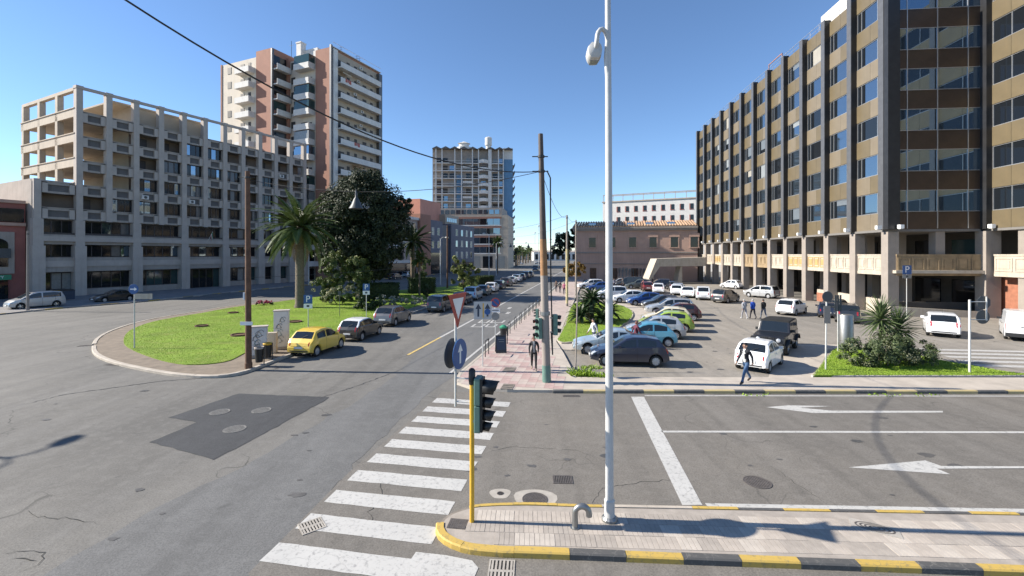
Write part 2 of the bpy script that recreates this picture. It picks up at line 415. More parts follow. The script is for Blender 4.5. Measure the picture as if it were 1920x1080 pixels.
path_far = isl_path[len(isl_path)//2:]+far                                 # tip -> right along the far side
kerb(isl, path_far[::-1], False, [MT['kerb_stone'], MT['kerb_yellow'], MT['kerb_black']], 1.0, .12, .115, sub=4, pick=lambda i: 1 if i >= 28 else (0 if i in (26, 27) else (1 if i % 2 else 2)))
def inside(p, poly):
    x, y = p; c = False; n = len(poly)
    for i in range(n):
        x0, y0 = poly[i]; x1, y1 = poly[i-1]
        if (y0 > y) != (y1 > y) and x < (x1-x0)*(y-y0)/(y1-y0)+x0: c = not c
    return c
tl = MB()
for k in range(4): tl.box(-.196+k*.099, -.196, -.03, -.196+k*.099+.093, .196, 0)
tms = [tl.mesh('paving_slab', MT[k]) for k in ('paver', 'paver2', 'paver3')]
isl_in = inset(island_outline, -.19, False)
cnt = 0
for i in range(-5, 42):
    for j in range(0, 8):
        ang = R(-2.6); lx, ly = i*.4+.05+(.2 if j % 2 else 0), 8.75+j*.4
        x = lx; y = ly+math.tan(ang)*lx-.12
        if x > 13.5 or cnt >= 297: continue
        ca, sa = math.cos(ang), math.sin(ang)
        if all(inside((x+a*.2*ca-b*.2*sa, y+a*.2*sa+b*.2*ca), isl_in) for a in (-1, 1) for b in (-1, 1)):
            inst('paving_slab', random.choice(tms), isl, (x, y, .112+random.uniform(-.002, .002)), (random.uniform(-.004, .004), random.uniform(-.004, .004), ang)); cnt += 1
MB().prism([(p[0], p[1]) for p in inset(island_outline, -.15, False)], .05, .106).build('bedding', MT['paver2'], isl)

# ---- far pavement of the cross street and promenade beside the avenue
prom = [(-.2, 18.95), (-1.7, 19.3), (-2.55, 20.2), (-2.5, 22), (avline(-1.7, 26), 26), (avline(-1.7, 230), 230), (avline(2.5, 230), 230), (avline(2.25, 29.4), 29.4), (2.95, 26), (2.95, 20.9), (55, 20.7), (55, 18.75), (1.8, 18.88)]
pv = MB().prism(prom, -.05, .118).build('pavement', MT['pave_beige']); pv['kind'] = 'structure'
kerb(pv, [(1.7, 18.8), (40, 18.68)], False, [MT['kerb_black'], MT['kerb_yellow_old']], 1.25, .16, .13, sub=1)
kerb(pv, [(avline(-1.72, 150), 150), (avline(-1.72, 26), 26), (-2.52, 22), (-2.58, 20.3), (-1.75, 19.25)], False, [MT['kerb_stone']], 1.2, .16, .13, sub=2)
MB().sheet([(avline(-1.5, 30.6), 30.6), (avline(2.0, 30.6), 30.6), (avline(2.2, 160), 160), (avline(-1.5, 160), 160)], .123).build('tile_field', MT['pave_far'], pv)
pt = MB().box(-.196, -.196, -.02, .196, .196, 0)
ptm = [pt.mesh('paving_tile', MT[k]) for k in ('tile_pink', 'tile_cream')]
poly_t = [(-.1, 19.15), (-1.6, 19.5), (-2.3, 20.3), (-2.25, 22), (avline(-1.5, 26), 26), (avline(-1.5, 30.6), 30.6), (avline(1.6, 30.6), 30.6), (2.2, 26), (2.3, 19.15)]
cnt = 0
for i in range(-8, 14):
    for j in range(-22, 14):
        p = AO+U*(j*.4)+V*(i*.4)
        if inside((p.x, p.y), poly_t) and cnt < 298:
            d = (i+j) % 4; d2 = (i-j) % 6
            inst('paving_tile', ptm[0 if (d < 2) != (d2 < 1) else 1], pv, (p.x, p.y, .126+random.uniform(-.002, .002)), (0, 0, AVA)); cnt += 1
print('tiles', cnt)

# ---- big lawn island on the left, its kerb, soil strip
LI = [(172, 652), (178, 668), (215, 684), (290, 700), (350, 708), (410, 709), (462, 700)]
LIw = [G(*p) for p in LI]+[(-12.55, 25.0), (-11.6, 31), (-10.3, 40), (-8.9, 49), (-6.6, 64), (-3.6, 84), (-2.4, 92)]+[(-5.5, 92), (-11, 80), (-17, 72)]+[G(603, 556), G(510, 567), G(440, 574), G(380, 584), G(300, 597), G(250, 608), G(205, 623), G(180, 637)]
li_out = spline(LIw, 5)
li = MB().prism(inset(li_out, .08), -.05, .10).build('garden_island', MT['soil']); li['kind'] = 'structure'
kerb(li, li_out, True, [MT['kerb_stone']], 1.2, .2, .13, sub=3)
LG = [G(232, 640), G(240, 655), G(290, 676), G(350, 688), G(420, 683), G(455, 668), (-15.6, 27.5), (-14.9, 28.6), (-13.6, 30.5), (-12.3, 37), (-10.9, 46), (-8.9, 60), (-6, 78), (-5, 88), (-8, 86), (-12, 79), (-18, 71), G(600, 558), G(510, 569.5), G(440, 578), G(380, 589), G(300, 603), G(260, 615), G(240, 626)]
lg_out = spline(LG, 4)
lawn = MB().prism(lg_out, .02, .14).build('lawn', MT['lawn']); lawn['kind'] = 'structure'
# right lawn with the cycads, and the triangular one by the car park entrance
RL = [(2.95, 29.6), (4.3, 37), (7.0, 52), (9.5, 53.5), (11.9, 51), (12.1, 46.5), (11.2, 42), (9.3, 37.2), (6.6, 32.2), (4.6, 29.8)][::-1]
rl_out = spline(RL, 5)
rl = MB().prism(inset(rl_out, .06), -.05, .13).build('lawn', MT['lawn']); rl['kind'] = 'structure'
kerb(rl, rl_out, True, [MT['kerb_stone']], 1.0, .12, .13, sub=3)
apron = inset(rl_out, -1.7)
MB().prism(apron, -.05, .03).build('pavement', MT['pave_beige'])['kind'] = 'structure'
TL = [(13.95, 21.1), (16.5, 21.1), (22.6, 21.1), (24.3, 21.15), (23.6, 21.9), (22.6, 24.5), (22.2, 27.2), (19.6, 27.3), (18.9, 26.8)]
tl_out = TL
tr_ = MB().prism(inset(tl_out, .06), -.05, .15).build('lawn', MT['lawn']); tr_['kind'] = 'structure'
kerb(tr_, tl_out+[tl_out[0]], False, [MT['paver3']], .95, .14, .14, sub=2)
MB().prism([(11.6, 20.7), (13.9, 20.9), (19.2, 27.6), (22.6, 27.8), (22.6, 29), (17.2, 29)], -.05, .012).build('pavement', MT['pave_beige'])['kind'] = 'structure'
# pavement below the left-hand buildings
LPK = [(-51.5, 40), (-48.6, 43.2), (-47.9, 48.1), (-44.8, 53.6), (-42.6, 66), (-40.6, 76), (-36.5, 90), (-27, 112), (-19.5, 140), (-2, 200)]
lp = MB().prism(LPK+[(-12, 205), (-33, 150), (-50, 110), (-75, 70), (-90, 40)], -.05, .11).build('pavement', MT['pave_grey']); lp['kind'] = 'structure'
kerb(lp, LPK, False, [MT['kerb_stone'], MT['kerb_stone'], MT['kerb_yellow']], 1.6, .2, .13, sub=2, smax=60)

# grass tufts: real blades over the three lawns
def blades(poly, n, ymax, hgt, z):
    mb = MB(); x0 = min(p[0] for p in poly); x1 = max(p[0] for p in poly); y0 = min(p[1] for p in poly); y1 = min(ymax, max(p[1] for p in poly)); k = 0
    while k < n:
        x, y = random.uniform(x0, x1), random.uniform(y0, y1)
        if not inside((x, y), poly): continue
        k += 1; a = random.uniform(0, 6.28); h = hgt*random.uniform(.5, 1.3); wd = .016; lx, ly = random.gauss(0, h*.5), random.gauss(0, h*.5)
        mb.add([(x-math.cos(a)*wd, y-math.sin(a)*wd, z), (x+math.cos(a)*wd, y+math.sin(a)*wd, z), (x+lx, y+ly, z+h)], [(0, 1, 2)])
    return mb
for pl, n, ym, z in ((lg_out, 60000, 62, .14), (rl_out, 14000, 54, .13), (tl_out, 26000, 30, .15)):
    o = blades(pl, n, ym, .045, z-.005).build('grass', MT['blade']); tag(o, kind='stuff')
    o['label'] = {60000: 'mown grass on the big lawn with the tall palm', 14000: 'mown grass around the dark cycad clump', 26000: 'mown grass round the yucca and flowering bush'}[n]; o['category'] = 'grass'
# weeds along the far kerb and at the pavement corner
def tuft(name, c, r, h, n, label):
    mb = MB()
    for _ in range(n):
        a = random.uniform(0, 6.28); rr = r*math.sqrt(random.random()); x, y = c[0]+math.cos(a)*rr, c[1]+math.sin(a)*rr*.5; b = random.uniform(0, 6.28); hh = h*random.uniform(.4, 1)
        dx, dy = math.cos(b)*.03, math.sin(b)*.03; lx, ly = random.gauss(0, hh*.6), random.gauss(0, hh*.6)
        mb.add([(x-dx, y-dy, c[2]), (x+dx, y+dy, c[2]), (x+lx+dx, y+ly+dy, c[2]+hh), (x+lx-dx*.4, y+ly-dy*.4, c[2]+hh*.9)], [(0, 1, 2, 3)])
    return tag(mb.build(name, MT['blade']), label, 'weeds', None, 'stuff')
tuft('weeds', (3.25, 21.25, .0), .45, .45, 160, 'green weeds sprouting at the pavement corner by the leaning post')
tuft('weeds', (4.1, 21.1, .0), .5, .3, 120, 'low weeds beside the car park edge')
tuft('weeds', (4.0, 23.0, .0), .6, .14, 90, 'thin grass on the bare patch before the dark hatchback')
for x, l in ((9.9, 'weeds growing from the gutter at the far striped kerb'), (15.2, 'weeds tuft in the gutter below the triangular lawn'), (16.8, 'yellowish weeds in the gutter under the flowering bush')):
    tuft('weeds', (x, 18.7, 0), .7, .08, 34, l)

# cracks and tar seams in the carriageway, and worn oil stains
MT['crack'] = M('crack_dark', (.03, .03, .028), .95, .2, 5)
MT['tar'] = M('tar_seam', (.075, .073, .07), .6, .25, 5)
MT['stain'] = M('oil_stain', (.10, .095, .09), .6, .3, 3)
def crack(pts, w0, mat='crack', seed=0, z=.0105, jit=.025):
    rg = random.Random(seed); P = [Vector(G(*p)) for p in pts]; Q = []
    for a, b in zip(P, P[1:]):
        n_ = max(2, int((b-a).length/.12))
        for i_ in range(n_): Q.append(a.lerp(b, i_/n_)+Vector((rg.gauss(0, jit), rg.gauss(0, jit))))
    Q.append(P[-1]); L_, R_ = [], []
    for i_, q in enumerate(Q):
        d = (Q[min(i_+1, len(Q)-1)]-Q[max(0, i_-1)]); d = d.normalized() if d.length else Vector((1, 0)); nn = Vector((-d.y, d.x)); t_ = i_/(len(Q)-1); wv = w0*(.35+rg.random())*(1-abs(2*t_-1)**3)
        L_.append(q+nn*wv); R_.append(q-nn*wv)
    mb = MB(); k = len(Q); mb.add([(p.x, p.y, z) for p in L_]+[(p.x, p.y, z) for p in R_], [(i_, k+i_, k+i_+1, i_+1) for i_ in range(k-1)])
    o = mb.build('road_crack', MT[mat]); o['kind'] = 'structure'
for i_, (pts, wd, mt) in enumerate([([(50, 955), (70, 970), (130, 972), (190, 985)], .008, 'crack'), ([(0, 1040), (50, 1032), (85, 1036), (70, 1060), (20, 1078)], .011, 'crack'), ([(10, 1050), (45, 1045), (70, 1052)], .012, 'crack'),
        ([(595, 962), (640, 985), (690, 968)], .008, 'crack'), ([(700, 880), (720, 930), (690, 960), (715, 1000)], .01, 'crack'), ([(900, 850), (960, 838), (1080, 845), (1150, 870)], .006, 'crack'), 
        ([(1105, 960), (1130, 915), (1240, 900), (1330, 905)], .006, 'crack'), ([(1440, 870), (1490, 905), (1550, 945)], .006, 'crack'), ([(0, 770), (120, 740), (300, 715), (440, 705)], .03, 'tar'),  ([(560, 760), (680, 720), (760, 690)], .02, 'tar')]):
    crack(pts, wd, mt, i_)
rg = random.Random(44)
for i_ in range(46):
    px, py = rg.choice([(rg.uniform(1300, 1800), rg.uniform(780, 930)), (rg.uniform(60, 700), rg.uniform(720, 1050)), (rg.uniform(880, 1150), rg.uniform(770, 900)), (rg.uniform(1250, 1400), rg.uniform(610, 700))]); c = Vector(G(px, py)); r_ = rg.uniform(.03, .14)
    pts = [(c.x+math.cos(a)*r_*rg.uniform(.6, 1.3)*1.6, c.y+math.sin(a)*r_*rg.uniform(.6, 1.3)) for a in [2*math.pi*k/11 for k in range(11)]]
    o = MB().sheet(pts, .0098+i_*.00002).build('road_stain', MT['stain' if i_ % 3 else 'tar']); o['kind'] = 'structure'
# ================================================================ BUILDINGS
MT['gold'] = M('gold_panel', (.15, .118, .07), .42, .10, .8, .02, .15, streak=.25, dirt=(.20, .14, .07), spec=.5)
MT['gold2'] = M('gold_panel_pale', (.19, .155, .108), .45, .10, .8, .02, .1, streak=.2)
MT['bronze_panel'] = M('bronze_panel', (.07, .045, .03), .35, .25, .8, 0, .2)
MT['pilaster'] = M('dark_pilaster', (.032, .032, .034), .4, .2, 2, .03, .3)
MT['pil_side'] = M('pilaster_grey', (.12, .12, .125), .4, .12, 2, .03, .3)
MT['alu'] = M('aluminium', (.5, .5, .5), .35, .08, 3, 0, .7)
MT['glass_sky'] = glass('window_glass', (.20, .27, .34), .03, .04, .5, 1.0); MT['glass_sky'].node_tree.nodes['Principled BSDF'].inputs['Metallic'].default_value = .9
MT['glass_dark'] = glass('window_glass_dark', (.010, .012, .015), .06, .05, .6, .5)
MT['glass_green'] = glass('window_glass_green', (.03, .06, .06), .05, .05, .6, .6)
MT['glass_blind'] = M('window_blind', (.20, .21, .21), .3, .2, 3, 0, 0, spec=.8)
MT['glass_blind2'] = M('window_blind_dim', (.09, .095, .10), .3, .2, 3, 0, 0, spec=.8)
MT['stone_col'] = M('stone_cladding', (.27, .235, .205), .7, .12, .9, .1, streak=.2)
MT['stone_parapet'] = M('parapet_stone', (.43, .38, .31), .75, .14, 1.2, .15, streak=.45, dirt=(.22, .16, .10))
MT['ochre_parapet'] = M('parapet_ochre', (.42, .28, .11), .75, .14, 1.2, .15, streak=.2)
MT['grime_parapet'] = M('parapet_grime', (.30, .22, .13), .8, .25, 1.2, .15, streak=.6)
MT['brick_red'] = M('brick_red', (.30, .12, .07), .8, .2, 3, .3)
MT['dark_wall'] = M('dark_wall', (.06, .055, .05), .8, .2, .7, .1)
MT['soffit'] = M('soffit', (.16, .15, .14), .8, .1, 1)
MT['conc'] = M('concrete_grey', (.345, .30, .262), .85, .12, .7, .15, streak=.3)
MT['conc_block'] = M('concrete_pale', (.43, .375, .33), .85, .10, .8, .15, streak=.2)
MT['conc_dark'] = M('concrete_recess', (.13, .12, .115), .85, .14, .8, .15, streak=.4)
MT['conc_warm'] = M('concrete_warm', (.46, .39, .31), .85, .12, .7, .15, streak=.3)
MT['loggia'] = M('loggia_tan', (.20, .155, .125), .85, .12, .7, .1)
MT['frame_brown'] = M('window_frame_brown', (.05, .04, .038), .5, .15, 3)
MT['cream'] = M('render_cream', (.60, .53, .44), .85, .08, .6, .1, streak=.18)
MT['cream2'] = M('render_cream_yellow', (.40, .335, .26), .85, .08, .6, .1)
MT['terracotta'] = M('render_terracotta', (.34, .17, .12), .85, .10, .5, .1, streak=.15)
MT['slab_white'] = M('slab_white', (.62, .60, .57), .8, .1, 1, .1, streak=.3)
MT['shutter'] = M('shutter_dark', (.06, .05, .045), .6, .3, 2, .1, island=.6)
MT['blue_panel'] = M('blue_panel', (.10, .22, .36), .5, .12, .7)
MT['pink_wall'] = M('render_pink', (.45, .30, .235), .85, .12, .3, .1, streak=.25)
MT['rose'] = M('render_rose', (.55, .26, .19), .85, .08, .5, .1)
MT['redpink'] = M('render_redpink', (.32, .12, .10), .85, .12, .5, .1)
MT['roof_tile'] = M('roof_tile', (.48, .31, .19), .8, .3, 1.5, .2, island=.4)
MT['slate_wall'] = M('render_slate', (.16, .16, .19), .85, .1, .5, .1)
MT['navy'] = M('navy_cladding', (.03, .045, .075), .5, .15, 1)
MT['shop_green'] = M('shop_green', (.03, .22, .12), .5, .1, 2)
MT['graff_dark'] = M('spray_dark', (.03, .035, .04), .7, .3, 6)
MT['graff_teal'] = M('spray_teal', (.08, .22, .24), .7, .3, 6)

def frame_of(p, e1, **k): return empty(k.pop('name'), (p[0], p[1], 0), math.atan2(e1[1], e1[0]), k.get('label'), k.get('cat'), k.get('group'))

# ---------- brown curtain-wall office on the right.  local x runs away along the facade, local y to the right/back
bx0, kx = 31.2, .0938
e = Vector((kx, 1)).normalized(); Yc = 42.9; corner = (bx0+kx*Yc, Yc)
# facade must face left: use local frame with x away, y = left of x; the body therefore lies at negative y
OB = frame_of(corner, e, name='office_building', label='tall gold-panelled office block with dark pilasters above a pillared arcade', cat='building')
BAY, NB, PW = 4.67, 12, .62
ZB, ZS, WH, FH, NF, ZT = 8.1, 9.72, 2.02, 3.76, 6, 32.2
mass = MB()
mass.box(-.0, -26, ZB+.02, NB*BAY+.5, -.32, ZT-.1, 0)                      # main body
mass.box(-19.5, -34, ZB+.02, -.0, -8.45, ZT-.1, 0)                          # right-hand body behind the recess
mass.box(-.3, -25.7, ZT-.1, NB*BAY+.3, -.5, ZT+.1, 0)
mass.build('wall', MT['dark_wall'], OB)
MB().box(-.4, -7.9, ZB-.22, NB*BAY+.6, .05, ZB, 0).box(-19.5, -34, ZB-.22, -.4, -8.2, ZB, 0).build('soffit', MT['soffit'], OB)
# meshes shared by every bay
pw2 = BAY/2-PW/2
def winmesh(name, w, h, panes, mats, fr=.06, dep=.12):
    """aluminium frame with rebate, glazing as separate panes (origin low left, facing +y)"""
    f = MB(); f.box(0, -dep, 0, w, 0, fr); f.box(0, -dep, h-fr, w, 0, h)
    x = 0; edges = [0]
    for p in panes: x += p; edges.append(x*w)
    for k, ex in enumerate(edges):
        a = max(0, ex-fr/2) if k not in (0, len(edges)-1) else (0 if k == 0 else w-fr)
        f.box(a, -dep+.002, fr, a+fr, -.002, h-fr)
    return f.mesh(name, mats)
ww = BAY-PW
wmesh = winmesh('window', ww, WH, (.27, .57, .16), MT['alu'])
def pane(w, h, mat, name='pane'): return MB().box(0, -.03, 0, w, -.01, h).mesh(name, mat)
p_dark = pane(ww*.27-.06, WH-.12, MT['glass_dark']); p_main = pane(ww*.57-.06, WH-.12, MT['glass_sky']); p_main2 = pane(ww*.57-.06, WH-.12, MT['glass_dark'])
p_thin = pane(ww*.16-.06, WH-.12, MT['glass_sky'])
def panelmesh(w, h, mat):
    b = MB(); g = .012; b.box(g, -.06, g, w-g, 0, h-g); return b.mesh('spandrel_panel', mat)
sp_n = [panelmesh(ww/2, FH-WH, MT[k]) for k in ('gold', 'gold', 'gold2')]
sp_e = [panelmesh(ww/2, 1.62, MT[k]) for k in ('gold', 'gold', 'gold2')]
pil = MB().box(-PW/2, -.3, ZB-.03, PW/2, .42, ZT+.25, 0).mesh('pilaster', MT['pilaster'])
pilm = MB().box(-PW/2, -.3, ZB-.03, PW/2, .38, ZT+.25, 0).box(-PW/2-.03, .38, ZB-.03, PW/2+.03, .45, ZT+.25, 1).mesh('pilaster', [MT['pilaster'], MT['pil_side']])
rr = random.Random(3)
blinds = [MB().box(0, -.004, 0, ww*.57-.1, 0, 1).mesh('blind', M('roller_blind', c, .5, .1, 2, spec=.6)) for c in ((.22, .24, .25), (.12, .14, .16), (.30, .28, .24))]
for k in range(NB+1): inst('pilaster', pilm, OB, (k*BAY, 0, 0))
for k in range(NB):
    x0 = k*BAY+PW/2
    for f in range(NF):
        z = ZS+f*FH
        wo = inst('window', wmesh, OB, (x0, -.2, z))
        inst('pane', p_dark, wo, (ww*.73+.03, -.05, .06)); inst('pane', p_main if rr.random() < .85 else p_main2, wo, (ww*.16+.03, -.05, .06)); inst('pane', p_thin, wo, (.03, -.05, .06))
        if rr.random() < .3:
            bh = rr.choice((.3, .5, .75, 1.0))*(WH-.2); inst('blind', rr.choice(blinds), wo, (ww*.16+.05, -.056, WH-.07-bh), (0, 0, 0), (1, 1, bh))
        for h in (0, 1):
            if f < NF-1: inst('spandrel_panel', rr.choice(sp_n), OB, (x0+h*ww/2, -.14, z+WH))
    for h in (0, 1):
        inst('spandrel_panel', rr.choice(sp_e), OB, (x0+h*ww/2, -.14, ZS-1.62)); inst('spandrel_panel', rr.choice(sp_e), OB, (x0+h*ww/2, -.14, ZS+(NF-1)*FH+WH))
# recess face (turned to the street) between corner pier and right-hand body: plane x = -.32 .. faces -x
RW = 8.1
cols = [0.95, 2.6, 2.6, 1.35]
inst('pilaster', MB().box(-.62, -.62, ZB-.03, .0, .42, ZT+.25).mesh('pilaster', MT['pilaster']), OB, (-.31, 0, 0))
inst('pilaster', MB().box(-1.05, -RW-.30, ZB-.03, -.35, -RW+.32, ZT+.25).mesh('pilaster', MT['pilaster']), OB)
MB().box(-.30, -RW, ZB+.02, -.02, -.6, ZT-.1).build('recess_wall', MT['dark_wall'], OB)
y = -.62
for ci, cw in enumerate(cols):
    for f in range(NF):
        z = ZS+f*FH
        fr = MB()
        for (a, b, c, d) in ((0, cw, 0, .05), (0, cw, WH-.05, WH), (0, .05, .05, WH-.05), (cw-.05, cw, .05, WH-.05)): fr.box(-.07, -b, c, 0, -a, d)
        wo = fr.build('window', MT['alu'], OB, (-.38, y, z))
        inst('pane', MB().box(-.03, -cw+.05, .05, -.01, -.05, WH-.05).mesh('pane', MT['glass_sky']), wo)
        for zz, hh in ((z-(FH-WH if f else 1.62), (FH-WH if f else 1.62)),)+(((z+WH, 1.62),) if f == NF-1 else ()):
            inst('spandrel_panel', MB().box(-.05, -cw+.015, .015, 0, -.015, hh-.015).mesh('spandrel_panel', MT['bronze_panel']), OB, (-.38, y, zz))
    MB().box(-.47, y-cw-.035, ZB+.05, -.385, y-cw+.035, ZT-.05).build('mullion', MT['alu'], OB)
    y -= cw
# right-hand wing facade: plane y = -RW-.3 facing +y, running toward the viewer (negative x)
BW = 5.2
for k in range(3):
    x1 = -1.05-k*BW; x0 = x1-BW+.62
    for f in range(NF):
        z = ZS+f*FH; wv = x1-x0
        m_ = winmesh('window', wv, WH, (.62, .38), MT['alu']); wo = inst('window', m_, OB, (x0, -RW-.2, z))
        inst('pane', pane(wv*.62-.06, WH-.12, MT['glass_dark']), wo, (.03, -.05, .06)); inst('pane', pane(wv*.38-.06, WH-.12, MT['glass_dark']), wo, (wv*.62+.03, -.05, .06))
        for h, (a, bb) in enumerate(((0, .62), (.62, .38))):
            for zz, hh in ((z-(FH-WH if f else 1.62), (FH-WH if f else 1.62)),)+(((z+WH, 1.62),) if f == NF-1 else ()):
                inst('spandrel_panel', MB().box(.012, -.06, .012, wv*bb-.012, 0, hh-.012).mesh('spandrel_panel', MT['gold']), OB, (x0+wv*a, -RW-.14, zz))
    inst('pilaster', pilm, OB, (x0-.31, -RW-.3, 0))
# arcade: pillars, parapet, lamps, inner walls
pill = MB().box(-.45, -.85, 0, .45, .10, ZB-.23).mesh('pillar', MT['stone_col'])
for k in range(NB+1): inst('pillar', pill, OB, (k*BAY, 0, 0))
inst('pillar', MB().box(-1.0, -RW-.95, 0, .1, -RW+.3, ZB-.23).mesh('pillar', MT['stone_col']), OB)
inst('pillar', MB().box(-4.2, -RW-1.2, 0, -3.2, -RW-.3, ZB-.23).mesh('pillar', MT['stone_col']), OB)
inst('pillar', MB().box(-10.5, -RW-1.2, 0, -9.5, -RW-.3, ZB-.23).mesh('pillar', MT['stone_col']), OB)
lampm = MB().box(-.16, 0, 0, .16, .42, .34).box(-.12, .08, -.05, .12, .36, 0).mesh('floodlight', MT['white'])
for k in range(NB+1): inst('floodlight', lampm, OB, (k*BAY-.05, .46, ZB+.02))
inst('floodlight', lampm, OB, (-1.1, -.4, ZB+.02), (0, 0, R(90))); inst('floodlight', lampm, OB, (-1.2, -RW+.2, ZB+.02), (0, 0, R(90)))
MB().box(-.2, -12, 4.0, NB*BAY+8, -.25, 4.28).box(-19, -30, 4.0, -.2, -RW-.4, 4.28).box(-.9, -RW-.4, 4.0, -.2, -.3, 4.28).build('gallery_slab', MT['stone_parapet'], OB)
def parapet(w, mat, n):
    b = MB(); b.box(0, -.14, 0, w, 0, 1.55, 0); b.box(-.02, -.2, 1.55, w+.02, .05, 1.70, 0); b.box(0, -.18, -.28, w, .03, -.002, 0)
    pwid = w/n
    for i in range(n):
        a = i*pwid+.1; c = (i+1)*pwid-.1
        b.box(a, .0, .18, c, .05, .28, 1); b.box(a, .0, 1.28, c, .05, 1.38, 1); b.box(a, .0, .28, a+.1, .05, 1.28, 1); b.box(c-.1, .0, .28, c, .05, 1.28, 1)
        b.box(a+.22, .0, .42, c-.22, .035, 1.14, 1)
    return b.mesh('parapet', [MT['stone_parapet'] if mat is MT['ochre_parapet'] else mat, mat])
pm = {k: parapet(BAY-.92, MT[k], 3) for k in ('stone_parapet', 'ochre_parapet', 'grime_parapet')}
pat = ['stone_parapet', 'stone_parapet', 'ochre_parapet', 'ochre_parapet', 'stone_parapet', 'grime_parapet', 'grime_parapet', 'stone_parapet', 'stone_parapet', 'ochre_parapet', 'stone_parapet', 'stone_parapet']
for k in range(NB): inst('parapet', pm[pat[k]], OB, (k*BAY+.46, -.15, 4.06))
pr = parapet(RW-.55, MT['grime_parapet'], 6); inst('parapet', pr, OB, (-.5, -.6, 4.06), (0, 0, R(-90)), (1, -1, 1))
pr2 = parapet(14, MT['stone_parapet'], 8); inst('parapet', pr2, OB, (-15.2, -RW-.2, 4.06))
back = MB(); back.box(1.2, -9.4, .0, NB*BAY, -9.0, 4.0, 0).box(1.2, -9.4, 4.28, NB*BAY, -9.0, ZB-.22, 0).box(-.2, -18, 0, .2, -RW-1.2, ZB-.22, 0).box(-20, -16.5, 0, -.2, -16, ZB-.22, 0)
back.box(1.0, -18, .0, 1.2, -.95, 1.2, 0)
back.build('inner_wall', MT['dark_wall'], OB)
for k in range(NB):            # dim shop windows inside the arcade
    inst('shop_window', MB().box(.7, -8.99, .5, BAY-.7, -8.9, 3.2).mesh('shop_window', MT['glass_dark']), OB, (k*BAY, 0, 0))
    inst('shop_window', MB().box(.7, -8.99, 4.9, BAY-.7, -8.9, 7.2).mesh('shop_window', MT['glass_green' if k in (0, 4) else 'glass_dark']), OB, (k*BAY, 0, 0))
inn = MB().box(-.4, -.4, 0, .4, .4, 4.0).mesh('pillar', MT['stone_col'])
for k in range(1, NB): inst('pillar', inn, OB, (k*BAY, -5.0, 0))
inn2 = MB().box(-.4, -.4, 4.28, .4, .4, ZB-.22).mesh('pillar', MT['stone_col'])
for k in range(0, NB): inst('pillar', inn2, OB, (k*BAY+.2, -4.6, 0))
# ramp wall and brick
MB().add([(1.0, -.95, 0), (13.0, -.95, 0), (13.0, -.95, 1.5), (1.0, -.95, 1.3), (1.0, -1.25, 0), (13.0, -1.25, 0), (13.0, -1.25, 1.5), (1.0, -1.25, 1.3)], [(0, 3, 2, 1), (4, 5, 6, 7), (3, 7, 6, 2), (1, 2, 6, 5), (0, 4, 7, 3)]).build('ramp_wall', MT['stone_parapet'], OB)
MB().box(9.2, -.94, .05, 13.0, -.9, 1.1).build('brick_facing', MT['brick_red'], OB)
MB().box(-3.1, -RW-1.6, 0, -.2, -RW-1.3, 4.0).build('brick_facing', MT['brick_red'], OB)
MB().add([(-.6, .2, 0), (-.6, -RW-.2, 0), (-.6, -RW-.2, .5), (-.6, .2, .95), (-.9, .2, 0), (-.9, -RW-.2, 0), (-.9, -RW-.2, .5), (-.9, .2, .95)], [(0, 1, 2, 3), (7, 6, 5, 4), (3, 2, 6, 7), (0, 3, 7, 4), (1, 5, 6, 2)]).build('ramp_wall', MT['stone_parapet'], OB)
# roof rail and white plant room
rl2 = MB()
for k in range(30): rl2.box(k*1.95+.1, -.55, ZT+.1, k*1.95+.14, -.51, ZT+1.15)
rl2.box(.1, -.55, ZT+1.12, NB*BAY, -.51, ZT+1.17).box(.1, -.55, ZT+.65, NB*BAY, -.52, ZT+.69)
rl2.build('roof_railing', MT['alu'], OB)
MB().box(4.5, -9, ZT+.1, 13, -1.4, ZT+2.6).build('plant_room', MT['slab_white'], OB)
MB().box(22, -1.2, ZT+.1, 22.1, -1.1, ZT+2.2).box(26, -1.2, ZT+.1, 26.1, -1.1, ZT+2.2).box(22, -1.2, ZT+2.1, 26.1, -1.1, ZT+2.2).build('roof_hoist', MT['terracotta'], OB)

# ---------- concrete frame office on the left
e1 = Vector((.4415, .8973)); LBc = (-60.0, 62.9)
LB = frame_of(LBc, e1, name='concrete_building', label='weathered grey concrete frame office block with open corner terraces', cat='building')
B = 3.32; N = 11; LT = N*B
rows = [(8.6, 10.36), (12.0, 13.85), (15.4, 17.25), (18.8, 20.65), (22.2, 24.05)]
ms = MB()
ms.box(-4.3, 1.7, 0, LT, 16, 10.3); ms.box(-4.3, 1.7, 10.3, LT, 16, 15.2); ms.box(2*B, 1.7, 15.2, LT, 16, 25.4)
ms.build('inner_wall', MT['loggia'], LB)
sl_ = MB()
for z in (3.4, 7.2, 10.4, 13.9): sl_.box(-4.4, .1, z, LT, 1.69, z+.25)
for z in (17.3, 20.7, 24.1): sl_.box(2*B, .1, z, LT, 1.69, z+.25)
sl_.build('floor_slab', MT['conc'], LB)
